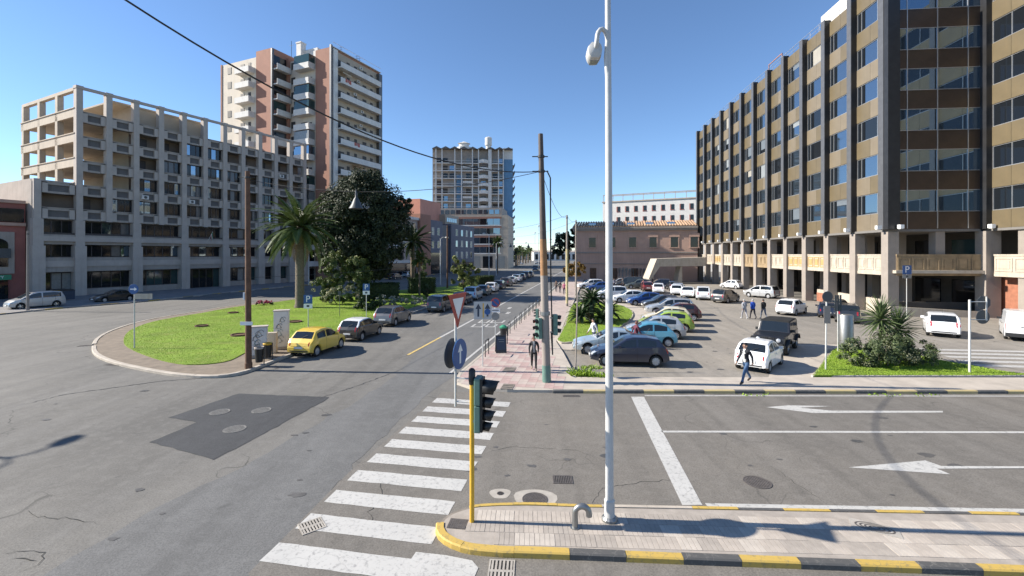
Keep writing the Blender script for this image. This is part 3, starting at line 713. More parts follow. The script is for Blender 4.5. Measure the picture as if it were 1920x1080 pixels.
# open terraces at the near corner: slabs, beams and posts
for z in (15.2, 18.65, 22.05, 25.5):
    if z > 16: MB().box(.05, .1, z-.5, 2*B-.02, 17.4, z-.2).build('terrace_slab', MT['conc_warm'], LB)
    MB().box(-.35, .0, z-.75, .0, 17.6, z+.55).box(-.45, .0, z+.38, .0, 17.6, z+.5).build('terrace_parapet', MT['conc_warm'], LB)
for y in (5.2, 11.0, 16.6):
    MB().box(-.35, y, 15.2, .35, y+.75, 28.4).build('terrace_post', MT['conc_warm'], LB)
MB().box(-.3, .6, 28.4, .25, 17.4, 28.85).build('pergola_beam', MT['conc_warm'], LB)
MB().box(2*B, 1.0, 25.4, 2*B+10, 14, 28.2).box(2*B-2.5, .9, 28.2, 2*B+11, 14.2, 28.45).build('roof_pavilion', MT['cream2'], LB)
MB().box(2*B-.02, 1.75, 15.3, 2*B+.0, 15.9, 25.3).build('terrace_wall', MT['cream2'], LB)
# columns
colU = MB().box(-.36, -.55, 10.4, .36, .3, 28.6).box(-.42, -.62, 28.6, .42, .3, 29.0).mesh('column', MT['conc_block'])
colL = MB().box(-.5, -.75, 0, .5, .3, 10.42).box(-.62, -.95, 0, .62, .3, 6.9).mesh('column', MT['conc_block'])
colS = MB().box(-.36, -.5, 10.4, .36, .3, 15.6).mesh('column', MT['conc_block'])
for k in range(N+1): inst('column', colU, LB, (k*B, 0, 0))
for k in list(range(0, N, 2))+[9, N]: inst('column', colL, LB, (k*B, 0, 0))
inst('column', colL, LB, (-4.2, 0, 0)); inst('column', colS, LB, (-4.2, 0, 0))
MB().box(.4, -.5, 28.55, N*B, -.2, 28.95).build('pergola_beam', MT['conc_block'], LB)
# spandrels with recessed centre, one per bay and storey
def spandrel(w, h):
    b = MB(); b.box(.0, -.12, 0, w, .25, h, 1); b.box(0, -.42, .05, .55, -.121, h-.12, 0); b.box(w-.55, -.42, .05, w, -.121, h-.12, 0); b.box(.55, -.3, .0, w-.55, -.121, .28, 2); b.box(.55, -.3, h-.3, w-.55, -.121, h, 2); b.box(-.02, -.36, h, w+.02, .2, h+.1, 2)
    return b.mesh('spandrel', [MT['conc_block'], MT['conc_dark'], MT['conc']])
sW = B-.72; spm = spandrel(sW, 1.45); spw = spandrel(4.2-.72-.2, 1.45)
for r, (a, b) in enumerate(rows[1:]):
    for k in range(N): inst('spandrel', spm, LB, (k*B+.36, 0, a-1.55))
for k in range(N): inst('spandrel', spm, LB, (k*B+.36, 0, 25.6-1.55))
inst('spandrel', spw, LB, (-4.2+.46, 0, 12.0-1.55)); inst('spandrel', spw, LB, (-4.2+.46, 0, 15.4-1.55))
MB().box(-4.6, .3, 15.25, 0, 14, 15.6).build('wing_roof', MT['conc'], LB)
MB().box(-4.62, .0, 0, -4.3, 16, 15.3).build('wing_wall', MT['conc'], LB)
# lower bands
for (x0, x1) in [(-3.7, -.5)]+[(k*B+.5, min(k+2, N)*B-.5) for k in range(0, 8, 2)]+[(8*B+.5, 9*B-.5), (9*B+.5, 11*B-.5)]:
    MB().box(x0, -.5, 3.4, x1, .2, 4.1, 0).box(x0, -.62, 4.1, x1, .2, 4.9, 1).box(x0, -.45, 4.9, x1, .2, 5.35, 0).build('band', [MT['conc'], MT['conc_block']], LB)
    MB().box(x0, -.4, 7.1, x1, .2, 7.5, 0).box(x0, -.75, 7.5, x1, .2, 8.15, 1).box(x0, -.6, 8.15, x1, .2, 8.4, 0).box(x0, -.5, 8.4, x1, -.42, 8.62, 2).build('band', [MT['conc'], MT['conc_block'], MT['frame_brown']], LB)
    MB().box(x0, -.25, 0, x1, .3, .95, 0).build('plinth', MT['conc'], LB) if not (4*B < x0 < 6*B) else None
# glazing
rr = random.Random(11)
def lbwin(w, h, n, mats):
    f = MB(); f.box(0, 0, 0, w, .12, .09); f.box(0, 0, h-.09, w, .12, h)
    for i in range(n+1):
        a = i*w/n-(0 if i == 0 else (.1 if i == n else .05)); f.box(a, .002, .09, a+.1, .118, h-.09)
    return f.mesh('window', MT['frame_brown'])
gl = ['glass_dark', 'glass_dark', 'glass_dark', 'glass_dark', 'glass_sky', 'glass_blind2']
for k in range(N):
    for r, (a, b) in enumerate(rows):
        if r == 0: continue
        x0 = k*B+.38; wv = B-.76
        logg = (r >= 2 and k < 2) or (r == 1 and k == 0) or (r == 4 and k in (2, 3)) or (r == 3 and k == 2) or (k >= 9) or (k >= 6 and r == 4) or (k == 7 and r > 1)
        if logg:
            if not (r >= 2 and k < 2):
                dx = rr.uniform(.2, 1.2); inst('balcony_door', MB().box(x0+dx, 1.62, a-.6, x0+dx+.95, 1.69, b-.25).mesh('balcony_door', MT['frame_brown']), LB)
            continue
        wo = inst('window', lbwin(wv, b-a, 3, None), LB, (x0, .05, a))
        for i in range(3):
            inst('pane', MB().box(i*wv/3+.06, .05, .09, (i+1)*wv/3-.06, .08, b-a-.09).mesh('pane', MT[rr.choice(gl)]), wo)
for (x0, x1) in [(-3.7, -.5)]+[(k*B+.5, (k+2)*B-.5) for k in range(0, 8, 2)]+[(8*B+.5, 9*B-.5), (9*B+.5, 11*B-.5)]:
    door = 5.5*B < (x0+x1)/2 < 6.6*B or 4*B < x0 < 6*B
    for (a, b) in ((.95, 3.3), (5.4, 7.1), (8.62, 10.36)):
        z0 = .05 if (door and a < 1) else a
        n = max(2, round((x1-x0)/1.1)); wv = x1-x0
        wo = inst('entrance' if z0 < .5 else 'window', lbwin(wv, b-z0, n, None), LB, (x0, .35, z0))
        for i in range(n):
            inst('pane', MB().box(i*wv/n+.06, .05, .09, (i+1)*wv/n-.06, .08, b-z0-.09).mesh('pane', MT[rr.choice(['glass_dark', 'glass_dark', 'glass_blind', 'glass_green'] if a < 1 else gl)]), wo)
fl = MB().tube([(5.1*B, -.75, 8.2), (5.1*B, -1.9, 9.6)], .03, 6, 0); fl.build('flag_pole', MT['white'], LB)
for q, c in enumerate(((.05, .25, .1), (.7, .7, .7), (.5, .06, .05))):
    MB().add([(5.1*B+.02, -1.85+q*.17, 9.5-q*.17), (5.1*B+.02, -1.68+q*.17, 9.33-q*.17), (5.1*B+.1, -1.66+q*.1, 8.1), (5.1*B+.1, -1.8+q*.12, 8.2)], [(0, 1, 2, 3)]).build('flag', M('flag_cloth', c, .8), LB)
# link block beside the palm
MB().box(LT+.6, 1.2, 0, LT+9.5, 16, 10.5).build('link_block', MT['conc'], LB)
for z in (.3, 4.0, 7.5): MB().box(LT+1.2, 1.05, z, LT+9, 1.19, z+2.3).build('link_window', MT['glass_dark'], LB)
for z in (3.2, 6.7): MB().box(LT+.6, -.6, z, LT+9.5, 1.19, z+.35).box(LT+.6, -.6, z+.35, LT+9.5, -.5, z+1.1).build('link_balcony', MT['slab_white'], LB)

# ---------- red and pink corner building at the left edge
RB = frame_of(LBc, e1, name='corner_building', label='low red rendered shop building with green sign at the street corner', cat='building')
MB().box(-15.5, 1.4, 0, -4.75, 15, 12.3).build('wall', MT['redpink'], RB)
MB().box(-15.6, 1.0, 9.4, -4.8, 1.4, 9.8, 0).box(-15.6, 1.1, 12.3, -4.8, 15.1, 12.7, 0).build('cornice', MT['pink_wall'], RB)
for x in (-14.2, -9.4): MB().box(x, 1.2, 3.3, x+3.6, 1.39, 8.6).build('arch_panel', MT['conc'], RB)
for x in (-13.6, -8.6):
    b_ = MB(); n_ = 10; b_.prism([(0, 0)], 0, 1) if False else None
    pts = [(x, 4.2), (x+2.2, 4.2), (x+2.2, 7.0)]+[(x+1.1+1.1*math.cos(a), 7.0+.8*math.sin(a)) for a in [math.pi*i/n_ for i in range(1, n_)]]+[(x, 7.0)]
    b_.add([(p[0], 1.1, p[1]) for p in pts], [tuple(range(len(pts)))]).build('arch_window', MT['glass_dark'], RB)
    MB().box(x-.1, .9, 5.3, x+2.4, 1.12, 6.5).build('awning_box', MT['sign_back'], RB)
MB().box(-10.5, 1.1, .1, -6.4, 1.38, 2.5).build('shop_front', MT['glass_dark'], RB)
MB().box(-15.0, 1.1, .1, -11.4, 1.38, 2.5).build('shop_front', MT['glass_dark'], RB)
SHOPSIGN = MB().box(-10.9, .75, 2.55, -6.2, 1.0, 3.2).build('shop_sign', MT['shop_green'], RB)
MB().box(-15.4, 1.0, 9.9, -5, 1.1, 11.6).build('upper_window', MT['glass_dark'], RB)

# ---------- apartment tower with balconies
ta = Vector((.398, .917)); TC = (-38.6, 97.0)
TW = frame_of(TC, ta, name='apartment_tower', label='tall cream and terracotta apartment tower with stacked balconies', cat='building')
TH, TF = 50.0, 3.3
MB().box(.0, .0, 0, 15.5, 4.4, TH).build('terracotta_wall', MT['terracotta'], TW)
MB().box(.35, 4.4, 0, 15.5, 13, TH-1.0).build('recess_wall', MT['cream'], TW)
MB().box(-3.8, 13.0, 0, 15.5, 18.0, TH+.6).build('terracotta_wall', MT['terracotta'], TW)
MB().box(-3.75, 18.0, 0, 15.5, 29.3, TH-.6).build('wall', MT['cream'], TW)
MB().box(-3.9, 29.3, 0, 15.5, 29.7, TH-.5).build('edge_pier', MT['terracotta'], TW)
MB().box(-.3, -.35, 0, .15, .1, TH+.4).build('corner_pier', MT['pil_side'], TW)
MB().box(.2, -.6, 0, 1.4, -.02, TH-.3).build('corner_fin', MT['slab_white'], TW)
MB().box(14.4, -.9, 0, 15.5, -.02, TH-.6).build('end_fin', MT['pil_side'], TW)
MB().box(-.2, 12.3, 0, .3, 13.0, TH-.4).build('thin_pier', MT['terracotta'], TW)
MB().box(-3.9, 12.9, 0, -3.4, 13.3, TH+.5).build('thin_pier', MT['pil_side'], TW)
MB().box(3, 7, TH-1, 9, 12.5, TH+2.4).build('lift_house', MT['slab_white'], TW)
MB().box(2.0, 11.0, TH-1, 3.4, 12.4, TH+3.8).box(1.9, 10.9, TH+3.8, 3.5, 12.5, TH+4.1).build('chimney', MT['slab_white'], TW)
MB().tube([(2.5, 14.5, TH), (2.5, 14.5, TH+5)], .05, 5).tube([(2.5, 13.9, TH+4), (2.5, 15.1, TH+4)], .03, 5).build('antenna', MT['dark_metal'], TW)
MB().box(.1, -.5, TH+.0, 15.6, .2, TH+.12).box(.1, -.5, TH+1.0, 15.6, -.44, TH+1.06).build('roof_railing', MT['slab_white'], TW)
MB().box(1.4, -.05, 0, 14.4, -.01, TH-.4).build('street_wall', MT['cream2'], TW)
rr = random.Random(5)
def sq(w, h, d=.06): return MB().box(0, -d, 0, w, 0, h)
w12 = sq(1.2, 1.5).mesh('window', MT['shutter']); w08 = sq(.8, 1.5).mesh('window', MT['shutter']); w20 = sq(2.0, 1.7).mesh('window', MT['glass_sky']); w20d = sq(2.0, 1.7).mesh('window', MT['shutter'])
balS = MB().box(0, -1.5, -.22, 13.0, -.06, 0).box(0, -1.5, 0, 13.0, -1.38, 1.0).mesh('balcony', MT['slab_white'])
railS = MB().box(.0, -1.47, 1.0, 13.0, -1.41, 1.1).mesh('railing', MT['dark_metal'])
balA = MB().box(-1.45, 0, -.25, 0, 4.6, 0).box(-1.45, 0, 0, -1.33, 4.6, 1.0).box(-1.45, 0, 0, 0, .12, 1.0).mesh('balcony', MT['slab_white'])
balR = MB().box(0, -1.3, -.25, 3.55, 0, 0).box(0, -1.3, 0, 3.55, -1.2, 1.0).mesh('balcony', MT['slab_white'])
balM = MB().box(-1.7, 0, -.25, 0, 4.6, 0).box(-1.7, 0, 0, -1.58, 4.6, 1.05).box(-1.7, 0, 0, 0, .12, 1.05).mesh('balcony', MT['slab_white'])
for f in range(1, 15):
    z = f*TF
    if z < 8: continue
    bo = inst('balcony', balS, TW, (1.4, 0, z)); inst('railing', railS, bo)
    for x, mw in ((1.7, w20d), (4.6, w08), (6.9, w08), (9.6, w12), (12.2, w08)):
        inst('window', mw, TW, (x, -.06, z+.75-(.6 if mw is w20d else 0)))
    # face turned to the near side (normal -x)
    if z < TH-3.5:
        inst('balcony', balA, TW, (-3.75, 18.6, z))
        for y, mw in ((19.3, w08), (21.8, w12), (26.2, w12)): inst('window', mw, TW, (-3.76, y+1.2, z+.8), (0, 0, R(-90)))
    # shaded return: balconies with glazing between the two wings
    inst('balcony', balR, TW, (-3.55, 13.0, z)); inst('window', MB().box(0, -.08, 0, 3.2, -.01, 2.0).mesh('window', MT[rr.choice(['glass_dark', 'shutter', 'glass_sky', 'glass_green'])]), TW, (-3.4, 13.0, z+1.0))
    inst('window', w12, TW, (.34, 12.0, z+.9), (0, 0, R(-90)))
    inst('balcony', balM, TW, (.35, 4.9, z))
    if f % 3 != 1:
        inst('veranda', MB().box(-1.62, 0, 0, -1.5, 4.4, 1.75).box(-1.5, -.0, 0, 0, .12, 1.75).mesh('veranda', MT[rr.choice(['glass_sky', 'glass_blind', 'glass_green'])]), TW, (.35, 5.0, z+1.06))
    else:
        inst('window', w20d, TW, (.34, 9.0, z+.2), (0, 0, R(-90))); inst('window', w08, TW, (.34, 6.6, z+.2), (0, 0, R(-90)))

# ---------- row along the avenue
ra = Vector((.311, .950)); RC = (-28.2, 112)
def row_building(name, label, t0, t1, z, mat, depth=14, y0=0):
    o = frame_of((RC[0]+ra.x*t0, RC[1]+ra.y*t0), ra, name=name, label=label, cat='building')
    MB().box(0, y0, 0, t1-t0, y0+depth, z).build('wall', mat, o); return o
def wins(o, xs, zs, w, h, mats, y=0, frame=MT['slab_white'], name='window'):
    for z in zs:
        for x in xs:
            a = MB().box(x-.12, y-.10, z-.12, x+w+.12, y-.02, z).box(x-.12, y-.10, z+h, x+w+.12, y-.02, z+h+.12).box(x-.12, y-.1, z, x, y-.02, z+h).box(x+w, y-.1, z, x+w+.12, y-.02, z+h).build(name, frame, o)
            MB().box(x, y-.07, z, x+w, y-.01, z+h).build('pane', MT[random.choice(mats)], a)
o = row_building('street_building', 'pinkish low street block with white floor bands behind the dark ficus', -14, 9.8, 15.3, MT['pave_far'])
for z in (3.6, 7.4, 11.3, 14.8): MB().box(-.1, -.5, z, 23.8, -.01, z+.7).build('band', MT['slab_white'], o)
wins(o, [i*2.3+.6 for i in range(10)], (8.6, 12.2), 1.3, 1.8, ['glass_dark', 'glass_blind'])
MB().box(.4, -.06, .2, 23, -.01, 3.3).build('shop_front', MT['glass_dark'], o)
o = row_building('street_building', 'narrow terracotta-brown slab between pink and slate street blocks', 9.8, 15.6, 16.6, MT['terracotta'], 14, -.8)
o = row_building('street_building', 'slate-grey street block with paired white windows beside brown slab', 15.6, 24.4, 15.5, MT['slate_wall'])
wins(o, (2.0, 5.4), (7.6, 11.4), 1.3, 1.9, ['glass_blind', 'glass_dark']); MB().box(.8, -.06, .2, 8, -.01, 6.2).build('dark_bay', MT['glass_dark'], o)
o = row_building('stair_tower', 'narrow navy-blue clad stair tower between slate blocks', 24.6, 30.2, 14.6, MT['navy'], 12, .6)
o = row_building('street_building', 'slate-grey street block with three rows of slim white windows', 30.2, 48.4, 15.2, MT['slate_wall'])
wins(o, (3.2, 7.2, 11.0, 14.8), (4.6, 8.2, 11.7), 1.4, 1.9, ['glass_blind', 'glass_dark', 'glass_sky'])
MB().box(.6, -.06, .2, 17.6, -.01, 3.2).build('dark_bay', MT['glass_dark'], o)
MB().box(2, 3, 15.2, 12, 12, 18.4).build('roof_storey', MT['cream2'], o)
wins(o, [3+i*1.5 for i in range(5)], (16.2,), 1.2, 1.2, ['glass_sky'], 3)
o = frame_of((-33, 187.5), Vector((.993, -.115)), name='street_building', label='large cream office block with ribbon windows below the blue tower', cat='building')
MB().box(0, -.6, 0, 31.6, 20, 21.6).build('wall', MT['conc_warm'], o)
for z in (6.2, 10.0, 13.8, 17.6):
    MB().box(.8, -.72, z-.35, 29, -.61, z+.1).build('band', MT['slab_white'], o); MB().box(.8, -.68, z+2.6, 29, -.61, z+3.4).build('spandrel', MT['terracotta'], o)
    for i in range(10): MB().box(1+i*2.75, -.68, z+.1, 3.6+i*2.75, -.61, z+2.6).build('window', MT[random.choice(['glass_sky', 'glass_dark'])], o)
for i in range(6): MB().box(1.4+i*5, -.68, .2, 5.4+i*5, -.61, 5).build('shop_front', MT['glass_blind' if i % 2 else 'glass_dark'], o)
MB().box(.2, .8, 21.6, 29, 18, 24.8).build('roof_storey', MT['conc'], o)
for i in range(12): MB().box(.8+i*2.3, .7, 22.2, 2.6+i*2.3, .79, 24).build('window', MT['glass_sky'], o)
o = row_building('pink_block', 'plain salmon-pink rendered block rising behind the street buildings', 20, 33, 22, MT['rose'], 10, 5)
# link blocks under the apartment tower (street level behind trees)
o = frame_of((TC[0], TC[1]), ta, name='podium_building', label='low grey shop podium at the foot of the apartment tower', cat='building')
MB().box(.5, -2.2, 0, 15.5, -.95, 7.6).build('wall', MT['conc'], o)
for i in range(5): MB().box(1+i*2.9, -2.3, .3, 3.4+i*2.9, -2.21, 3.2).build('shop_front', MT['glass_dark'], o)

# ---------- far blue tower
FY = 205.0; fx = lambda px: (px-960)/F*FY
FT = empty('balcony_tower', (fx(811), FY, 0), R(4), 'distant high-rise with white balcony grid, blue end panels and zigzag roof', 'building'); FT.scale = (1.36, 1.2, 1.04)
FW = 26.6; FTH = 53.0
MB().box(0, 0, 0, FW, 22, FTH-2).build('wall', MT['conc'], FT)
MB().box(FW-3.2, -.6, 0, FW, 22.3, FTH-6).build('blue_end', MT['blue_panel'], FT)
MB().box(FW-3.2, -.4, FTH-6, FW, 22.2, FTH-1).build('upper_end', MT['slab_white'], FT)
MB().box(7.9, -.5, 0, 9.9, -.01, FTH-13).build('blue_strip', MT['blue_panel'], FT)
for x in (1.2, 3.2, 7.4, 9.6, 13.2, 15.2, 21.2+.6, 23.0+.4): MB().box(x-.17, -1.5, 0, x+.17, -.9, FTH-2).build('grid_post', MT['slab_white'], FT)
MB().box(18.4, -1.7, 0, 19.5, -.4, FTH-2).build('grid_post', MT['slab_white'], FT)
rr = random.Random(9)
for f in range(14):
    z = 2+f*3.3
    for a, b in ((.4, 15.3), (19.5, 23.3)):
        MB().box(a, -1.45, z-.16, b, -.02, z+.16).box(a, -1.44, z+1.0, b, -1.38, z+1.12).build('floor_slab', MT['slab_white'], FT)
    for x in (1.4, 3.4, 5.6, 11.0, 13.4, 16.0, 20.0, 22.0):
        if rr.random() < .75: MB().box(x, -.1, z+.4, x+1.6, -.01, z+2.4).build('window', MT[rr.choice(['glass_blind', 'glass_sky', 'shutter', 'glass_dark'])], FT)
    if f % 2 == 0: MB().box(10.0, -1.43, z+1.4, 13.1, -1.3, z+2.2).build('balcony_front', MT['slab_white'], FT)
    mb = MB(); pts = [(15.2+3.2*i/8, -1.6-1.5*math.sin(math.pi*i/8)) for i in range(9)]
    for (xa, ya), (xb, yb) in zip(pts, pts[1:]): mb.add([(xa, ya, z), (xb, yb, z), (xb, yb, z+1.4), (xa, ya, z+1.4), (xa, -.5, z), (xb, -.5, z)], [(0, 1, 2, 3), (1, 0, 4, 5)])
    mb.build('round_balcony', MT['slab_white'], FT)
    MB().box(FW, 2, z, FW+.9, 21, z+.25).box(FW+.8, 2, z, FW+.9, 21, z+1.1).build('side_balcony', MT['pil_side'], FT)
for i in range(9):
    x = i*FW/9; w_ = FW/9
    MB().add([(x, -2, FTH-2), (x+w_, -2, FTH-2), (x+w_/2, -2, FTH-1.0), (x, 20, FTH-2), (x+w_, 20, FTH-2), (x+w_/2, 20, FTH-1.0)], [(0, 1, 2), (5, 4, 3), (0, 2, 5, 3), (2, 1, 4, 5), (0, 3, 4, 1)]).build('roof_fold', MT['conc_dark'], FT)
MB().lathe([(2.6, 0), (2.6, 1.6), (1.7, 1.8), (1.7, 3.2), (2.2, 3.3), (.2, 4.3)], 12, 0, (10.2, 6, FTH-1)).build('roof_lantern', MT['slab_white'], FT)
MB().lathe([(.9, 0), (.9, 3), (1.2, 3), (1.2, 6.5), (.3, 7)], 10, 0, (18.6, 7, FTH-1)).build('antenna_drum', MT['slab_white'], FT)

# ---------- pink barracks-like house beyond the car park, white block behind it
PB = empty('pink_house', (14.2, 103, 0), R(-14), 'long pinkish two-storey house with clay tile roof beyond the car park', 'building')
MB().box(0, 0, 0, 26, 18, 11.4).build('wall', MT['pink_wall'], PB)
MB().box(-.5, -.6, 11.4, 26, 18.3, 11.8).box(-.35, -.4, 11.0, 26, 18.2, 11.4).build('cornice', MT['stone_col'], PB)
MB().box(-.05, -.14, 6.0, 26, -.02, 6.3).box(-.05, -.14, 3.6, 26, -.02, 3.75).build('string_course', MT['stone_col'], PB)
for i, x in enumerate((3.2, 7.5, 11.9, 16.2, 20.6, 24.6)):
    fo = MB().box(x-.2, -.1, 7.3, x, -.02, 9.5).box(x+1.5, -.1, 7.3, x+1.7, -.02, 9.5).box(x-.3, -.16, 9.5, x+1.8, -.02, 10.3).box(x-.3, -.2, 7.1, x+1.8, -.02, 7.3).build('window', MT['pink_wall'], PB)
    MB().box(x, -.06, 7.3, x+1.5, -.01, 9.5).build('pane', MT['glass_dark'], fo)
for x in (3.4, 8.0, 12.4): MB().box(x, -.07, .2, x+1.4, -.01, 2.7).build('ground_door', MT['rust'], PB)
rf = MB()
nt_ = 46
for i in range(nt_):
    x = -.5+i*26.5/nt_; w_ = 26.5/nt_
    rf.tube([(x+w_/2, -.6, 11.86), (x+w_/2, 6.5, 13.4)], w_*.42, 6, 0)
rf.add([(-.5, -.6, 11.82), (26, -.6, 11.82), (26, 6.5, 13.36), (-.5+3, 6.5, 13.36), (-.5, 18.2, 11.82), (26, 18.2, 11.82)], [(0, 1, 2, 3), (0, 3, 4), (3, 2, 5, 4)])
rfo = rf.build('roof', MT['roof_tile'], PB)
for x in (3, 7, 11.5, 15.5, 20): MB().add([(x, 1.4, 12.62), (x+1.6, 1.4, 12.62), (x+1.6, 2.9, 12.95), (x, 2.9, 12.95), (x, 1.4, 12.2), (x+1.6, 1.4, 12.2), (x+1.6, 2.9, 12.5), (x, 2.9, 12.5)], [(0, 1, 2, 3), (0, 4, 5, 1), (1, 5, 6, 2), (3, 2, 6, 7), (0, 3, 7, 4)]).build('skylight', MT['glass_sky'], rfo)
for i in range(11):
    c = rr.choice(['graff_dark', 'graff_teal']); x = 9+i*.75
    MB().tube([(x, -.03, .9+rr.random()*.3), (x+.25, -.03, 2.4+rr.random()*.5), (x+.5, -.03, 1.5), (x+.75, -.03, 2.6+rr.random()*.4), (x+.85, -.03, 1.0)], .13, 5, 0, flat=.3).build('graffiti', MT[c], PB)
WB = empty('white_block', (33.5, 168, 2.2), R(-26), 'pale white apartment block with red-shuttered windows behind the tiled roof', 'building')
MB().box(0, 0, -2.3, 60, 14, 22.6).build('wall', MT['slab_white'], WB)
for z in (11.5, 15.2, 19.0):
    for i in range(12):
        x = 2.0+i*3.1
        a = MB().box(x, -.12, z-.15, x+1.4, -.02, z).box(x, -.1, z, x+.3, -.02, z+1.9).build('window', MT['redpink'], WB); MB().box(x+.3, -.07, z, x+1.3, -.01, z+1.9).build('pane', MT['glass_dark'], a)
MB().box(-.3, -.3, 22.6, 60, 14.3, 23.0).build('cornice', MT['pave_beige'], WB)
tr = MB()
for i in range(16): tr.box(i*3.6, .5, 23, i*3.6+.18, .68, 25.2)
tr.box(0, .45, 25.2, 58, .7, 25.45).box(0, 3.4, 25.2, 58, 3.6, 25.45); tr.build('roof_pergola', MT['conc'], WB)

# sculpted concrete ramp canopy at the end of the arcade
RP = empty('ramp_stair', (35.0, 88, 0), 0, 'pale concrete ramp with flaring sloped parapet at the end of the arcade', 'ramp')
MB().add([(-8.6, 0, .9), (-7.0, 0, 4.9), (2.5, 0, 5.2), (2.5, 0, 3.5), (-6.4, 0, 3.4), (-8.1, 0, .9), (-8.6, 4, .9), (-7.0, 4, 4.9), (2.5, 4, 5.2), (2.5, 4, 3.5), (-6.4, 4, 3.4), (-8.1, 4, .9)],
         [(0, 5, 4, 1), (1, 4, 3, 2), (7, 10, 11, 6), (8, 9, 10, 7), (0, 1, 7, 6), (1, 2, 8, 7), (4, 5, 11, 10), (3, 4, 10, 9), (5, 0, 6, 11), (2, 3, 9, 8)]).build('parapet', MT['stone_parapet'], RP)
MB().add([(-2.9, .5, 0), (-1.9, .5, 0), (-1.9, .5, 3.4), (-2.2, .5, 3.4), (-2.9, 3, 0), (-1.9, 3, 0), (-1.9, 3, 3.4), (-2.2, 3, 3.4)], [(0, 1, 2, 3), (7, 6, 5, 4), (0, 3, 7, 4), (1, 5, 6, 2)]).build('support', MT['stone_parapet'], RP)
# low white buildings and sheds toward the harbour
for k, (x, y, w_, d, h) in enumerate([(62, 330, 40, 20, 6.5), (20, 420, 50, 20, 8), (90, 300, 26, 14, 7), (-10, 460, 30, 16, 9)]):
    hb = empty('harbour_shed', (x, y, 0), R(3), ['long white harbour shed far beyond the avenue', 'far pale harbour hall behind the palms', 'small white harbour store near the pines', 'distant pale block at the end of the avenue'][k], 'building')
    MB().box(0, 0, 0, w_, d, h).build('wall', MT['slab_white'], hb)
    MB().add([(-.5, -.5, h), (w_+.5, -.5, h), (w_+.5, d/2, h+1.6), (-.5, d/2, h+1.6), (-.5, d+.5, h), (w_+.5, d+.5, h)], [(0, 1, 2, 3), (3, 2, 5, 4), (0, 3, 4), (1, 5, 2)]).build('roof', MT['conc'], hb)
    for i in range(int(w_/5)): MB().box(1+i*5, -.1, 1, 4+i*5, -.02, h-2).build('window', MT['glass_dark'], hb)

# lived-in clutter: air conditioners, awnings and washing on the apartment tower, units on the concrete block
rr = random.Random(17)
acm = MB().box(0, -.35, 0, .85, 0, .6).lathe([(.22, 0), (.22, .02)], 12, 1, (.42, -.38, .3), 'Y').mesh('air_conditioner', [MT['slab_white'], MT['sign_back']])
awm = {c: MB().add([(0, 0, .9), (2.6, 0, .9), (2.6, -1.35, .35), (0, -1.35, .35), (0, -1.35, .15), (2.6, -1.35, .15)], [(0, 3, 2, 1), (3, 4, 5, 2)]).mesh('awning', M('awning_cloth', c, .8, .1)) for c in ((.36, .2, .1), (.15, .28, .2), (.45, .4, .3))}
wam = [MB().box(0, -.02, 0, .5, 0, .7).box(.6, -.02, .1, .95, 0, .7).box(1.05, -.02, -.1, 1.7, 0, .7).mesh('washing', M('washing_cloth', c, .9)) for c in ((.5, .5, .5), (.4, .12, .1), (.12, .2, .35))]
for f in range(3, 15):
    z = f*TF
    if rr.random() < .6: inst('air_conditioner', acm, TW, (rr.uniform(3.6, 12), -.07, z+2.1))
    if rr.random() < .35: inst('awning', rr.choice(list(awm.values())), TW, (1.5+rr.uniform(0, 9), -.07, z+1.9))
    if rr.random() < .4: inst('washing', rr.choice(wam), TW, (2+rr.uniform(0, 9), -1.52, z+.3))
    if rr.random() < .5: inst('air_conditioner', acm, TW, (.34, rr.uniform(10.4, 11.9), z+.2), (0, 0, R(-90)))
    if rr.random() < .4: inst('washing', rr.choice(wam), TW, (-5.22, rr.uniform(20.6, 23), z+.3), (0, 0, R(-90)))
for k in range(4): inst('air_conditioner', acm, LB, (rr.randrange(N)*B+.6, -.5, rr.choice((10.6, 14.0, 17.4, 20.8))+.15))
for k in range(9): MB().tube([(rr.uniform(4, 13), rr.uniform(2, 10), TH), (0, 0, 0)][:1]*1+[(5, 5, TH+1)], .03, 4) if False else None
for (x, y, h) in ((6, 3, 3.2), (10, 2, 2.6), (13, 4, 3.6), (2.2, 20, 3.0), (8, 24, 2.4)):
    MB().tube([(x, y, TH-.7), (x, y, TH+h)], .04, 5).tube([(x, y-.7, TH+h-.3), (x, y+.7, TH+h-.3)], .025, 4).tube([(x, y-.5, TH+h-.8), (x, y+.5, TH+h-.8)], .025, 4).build('aerial', MT['dark_metal'], TW)
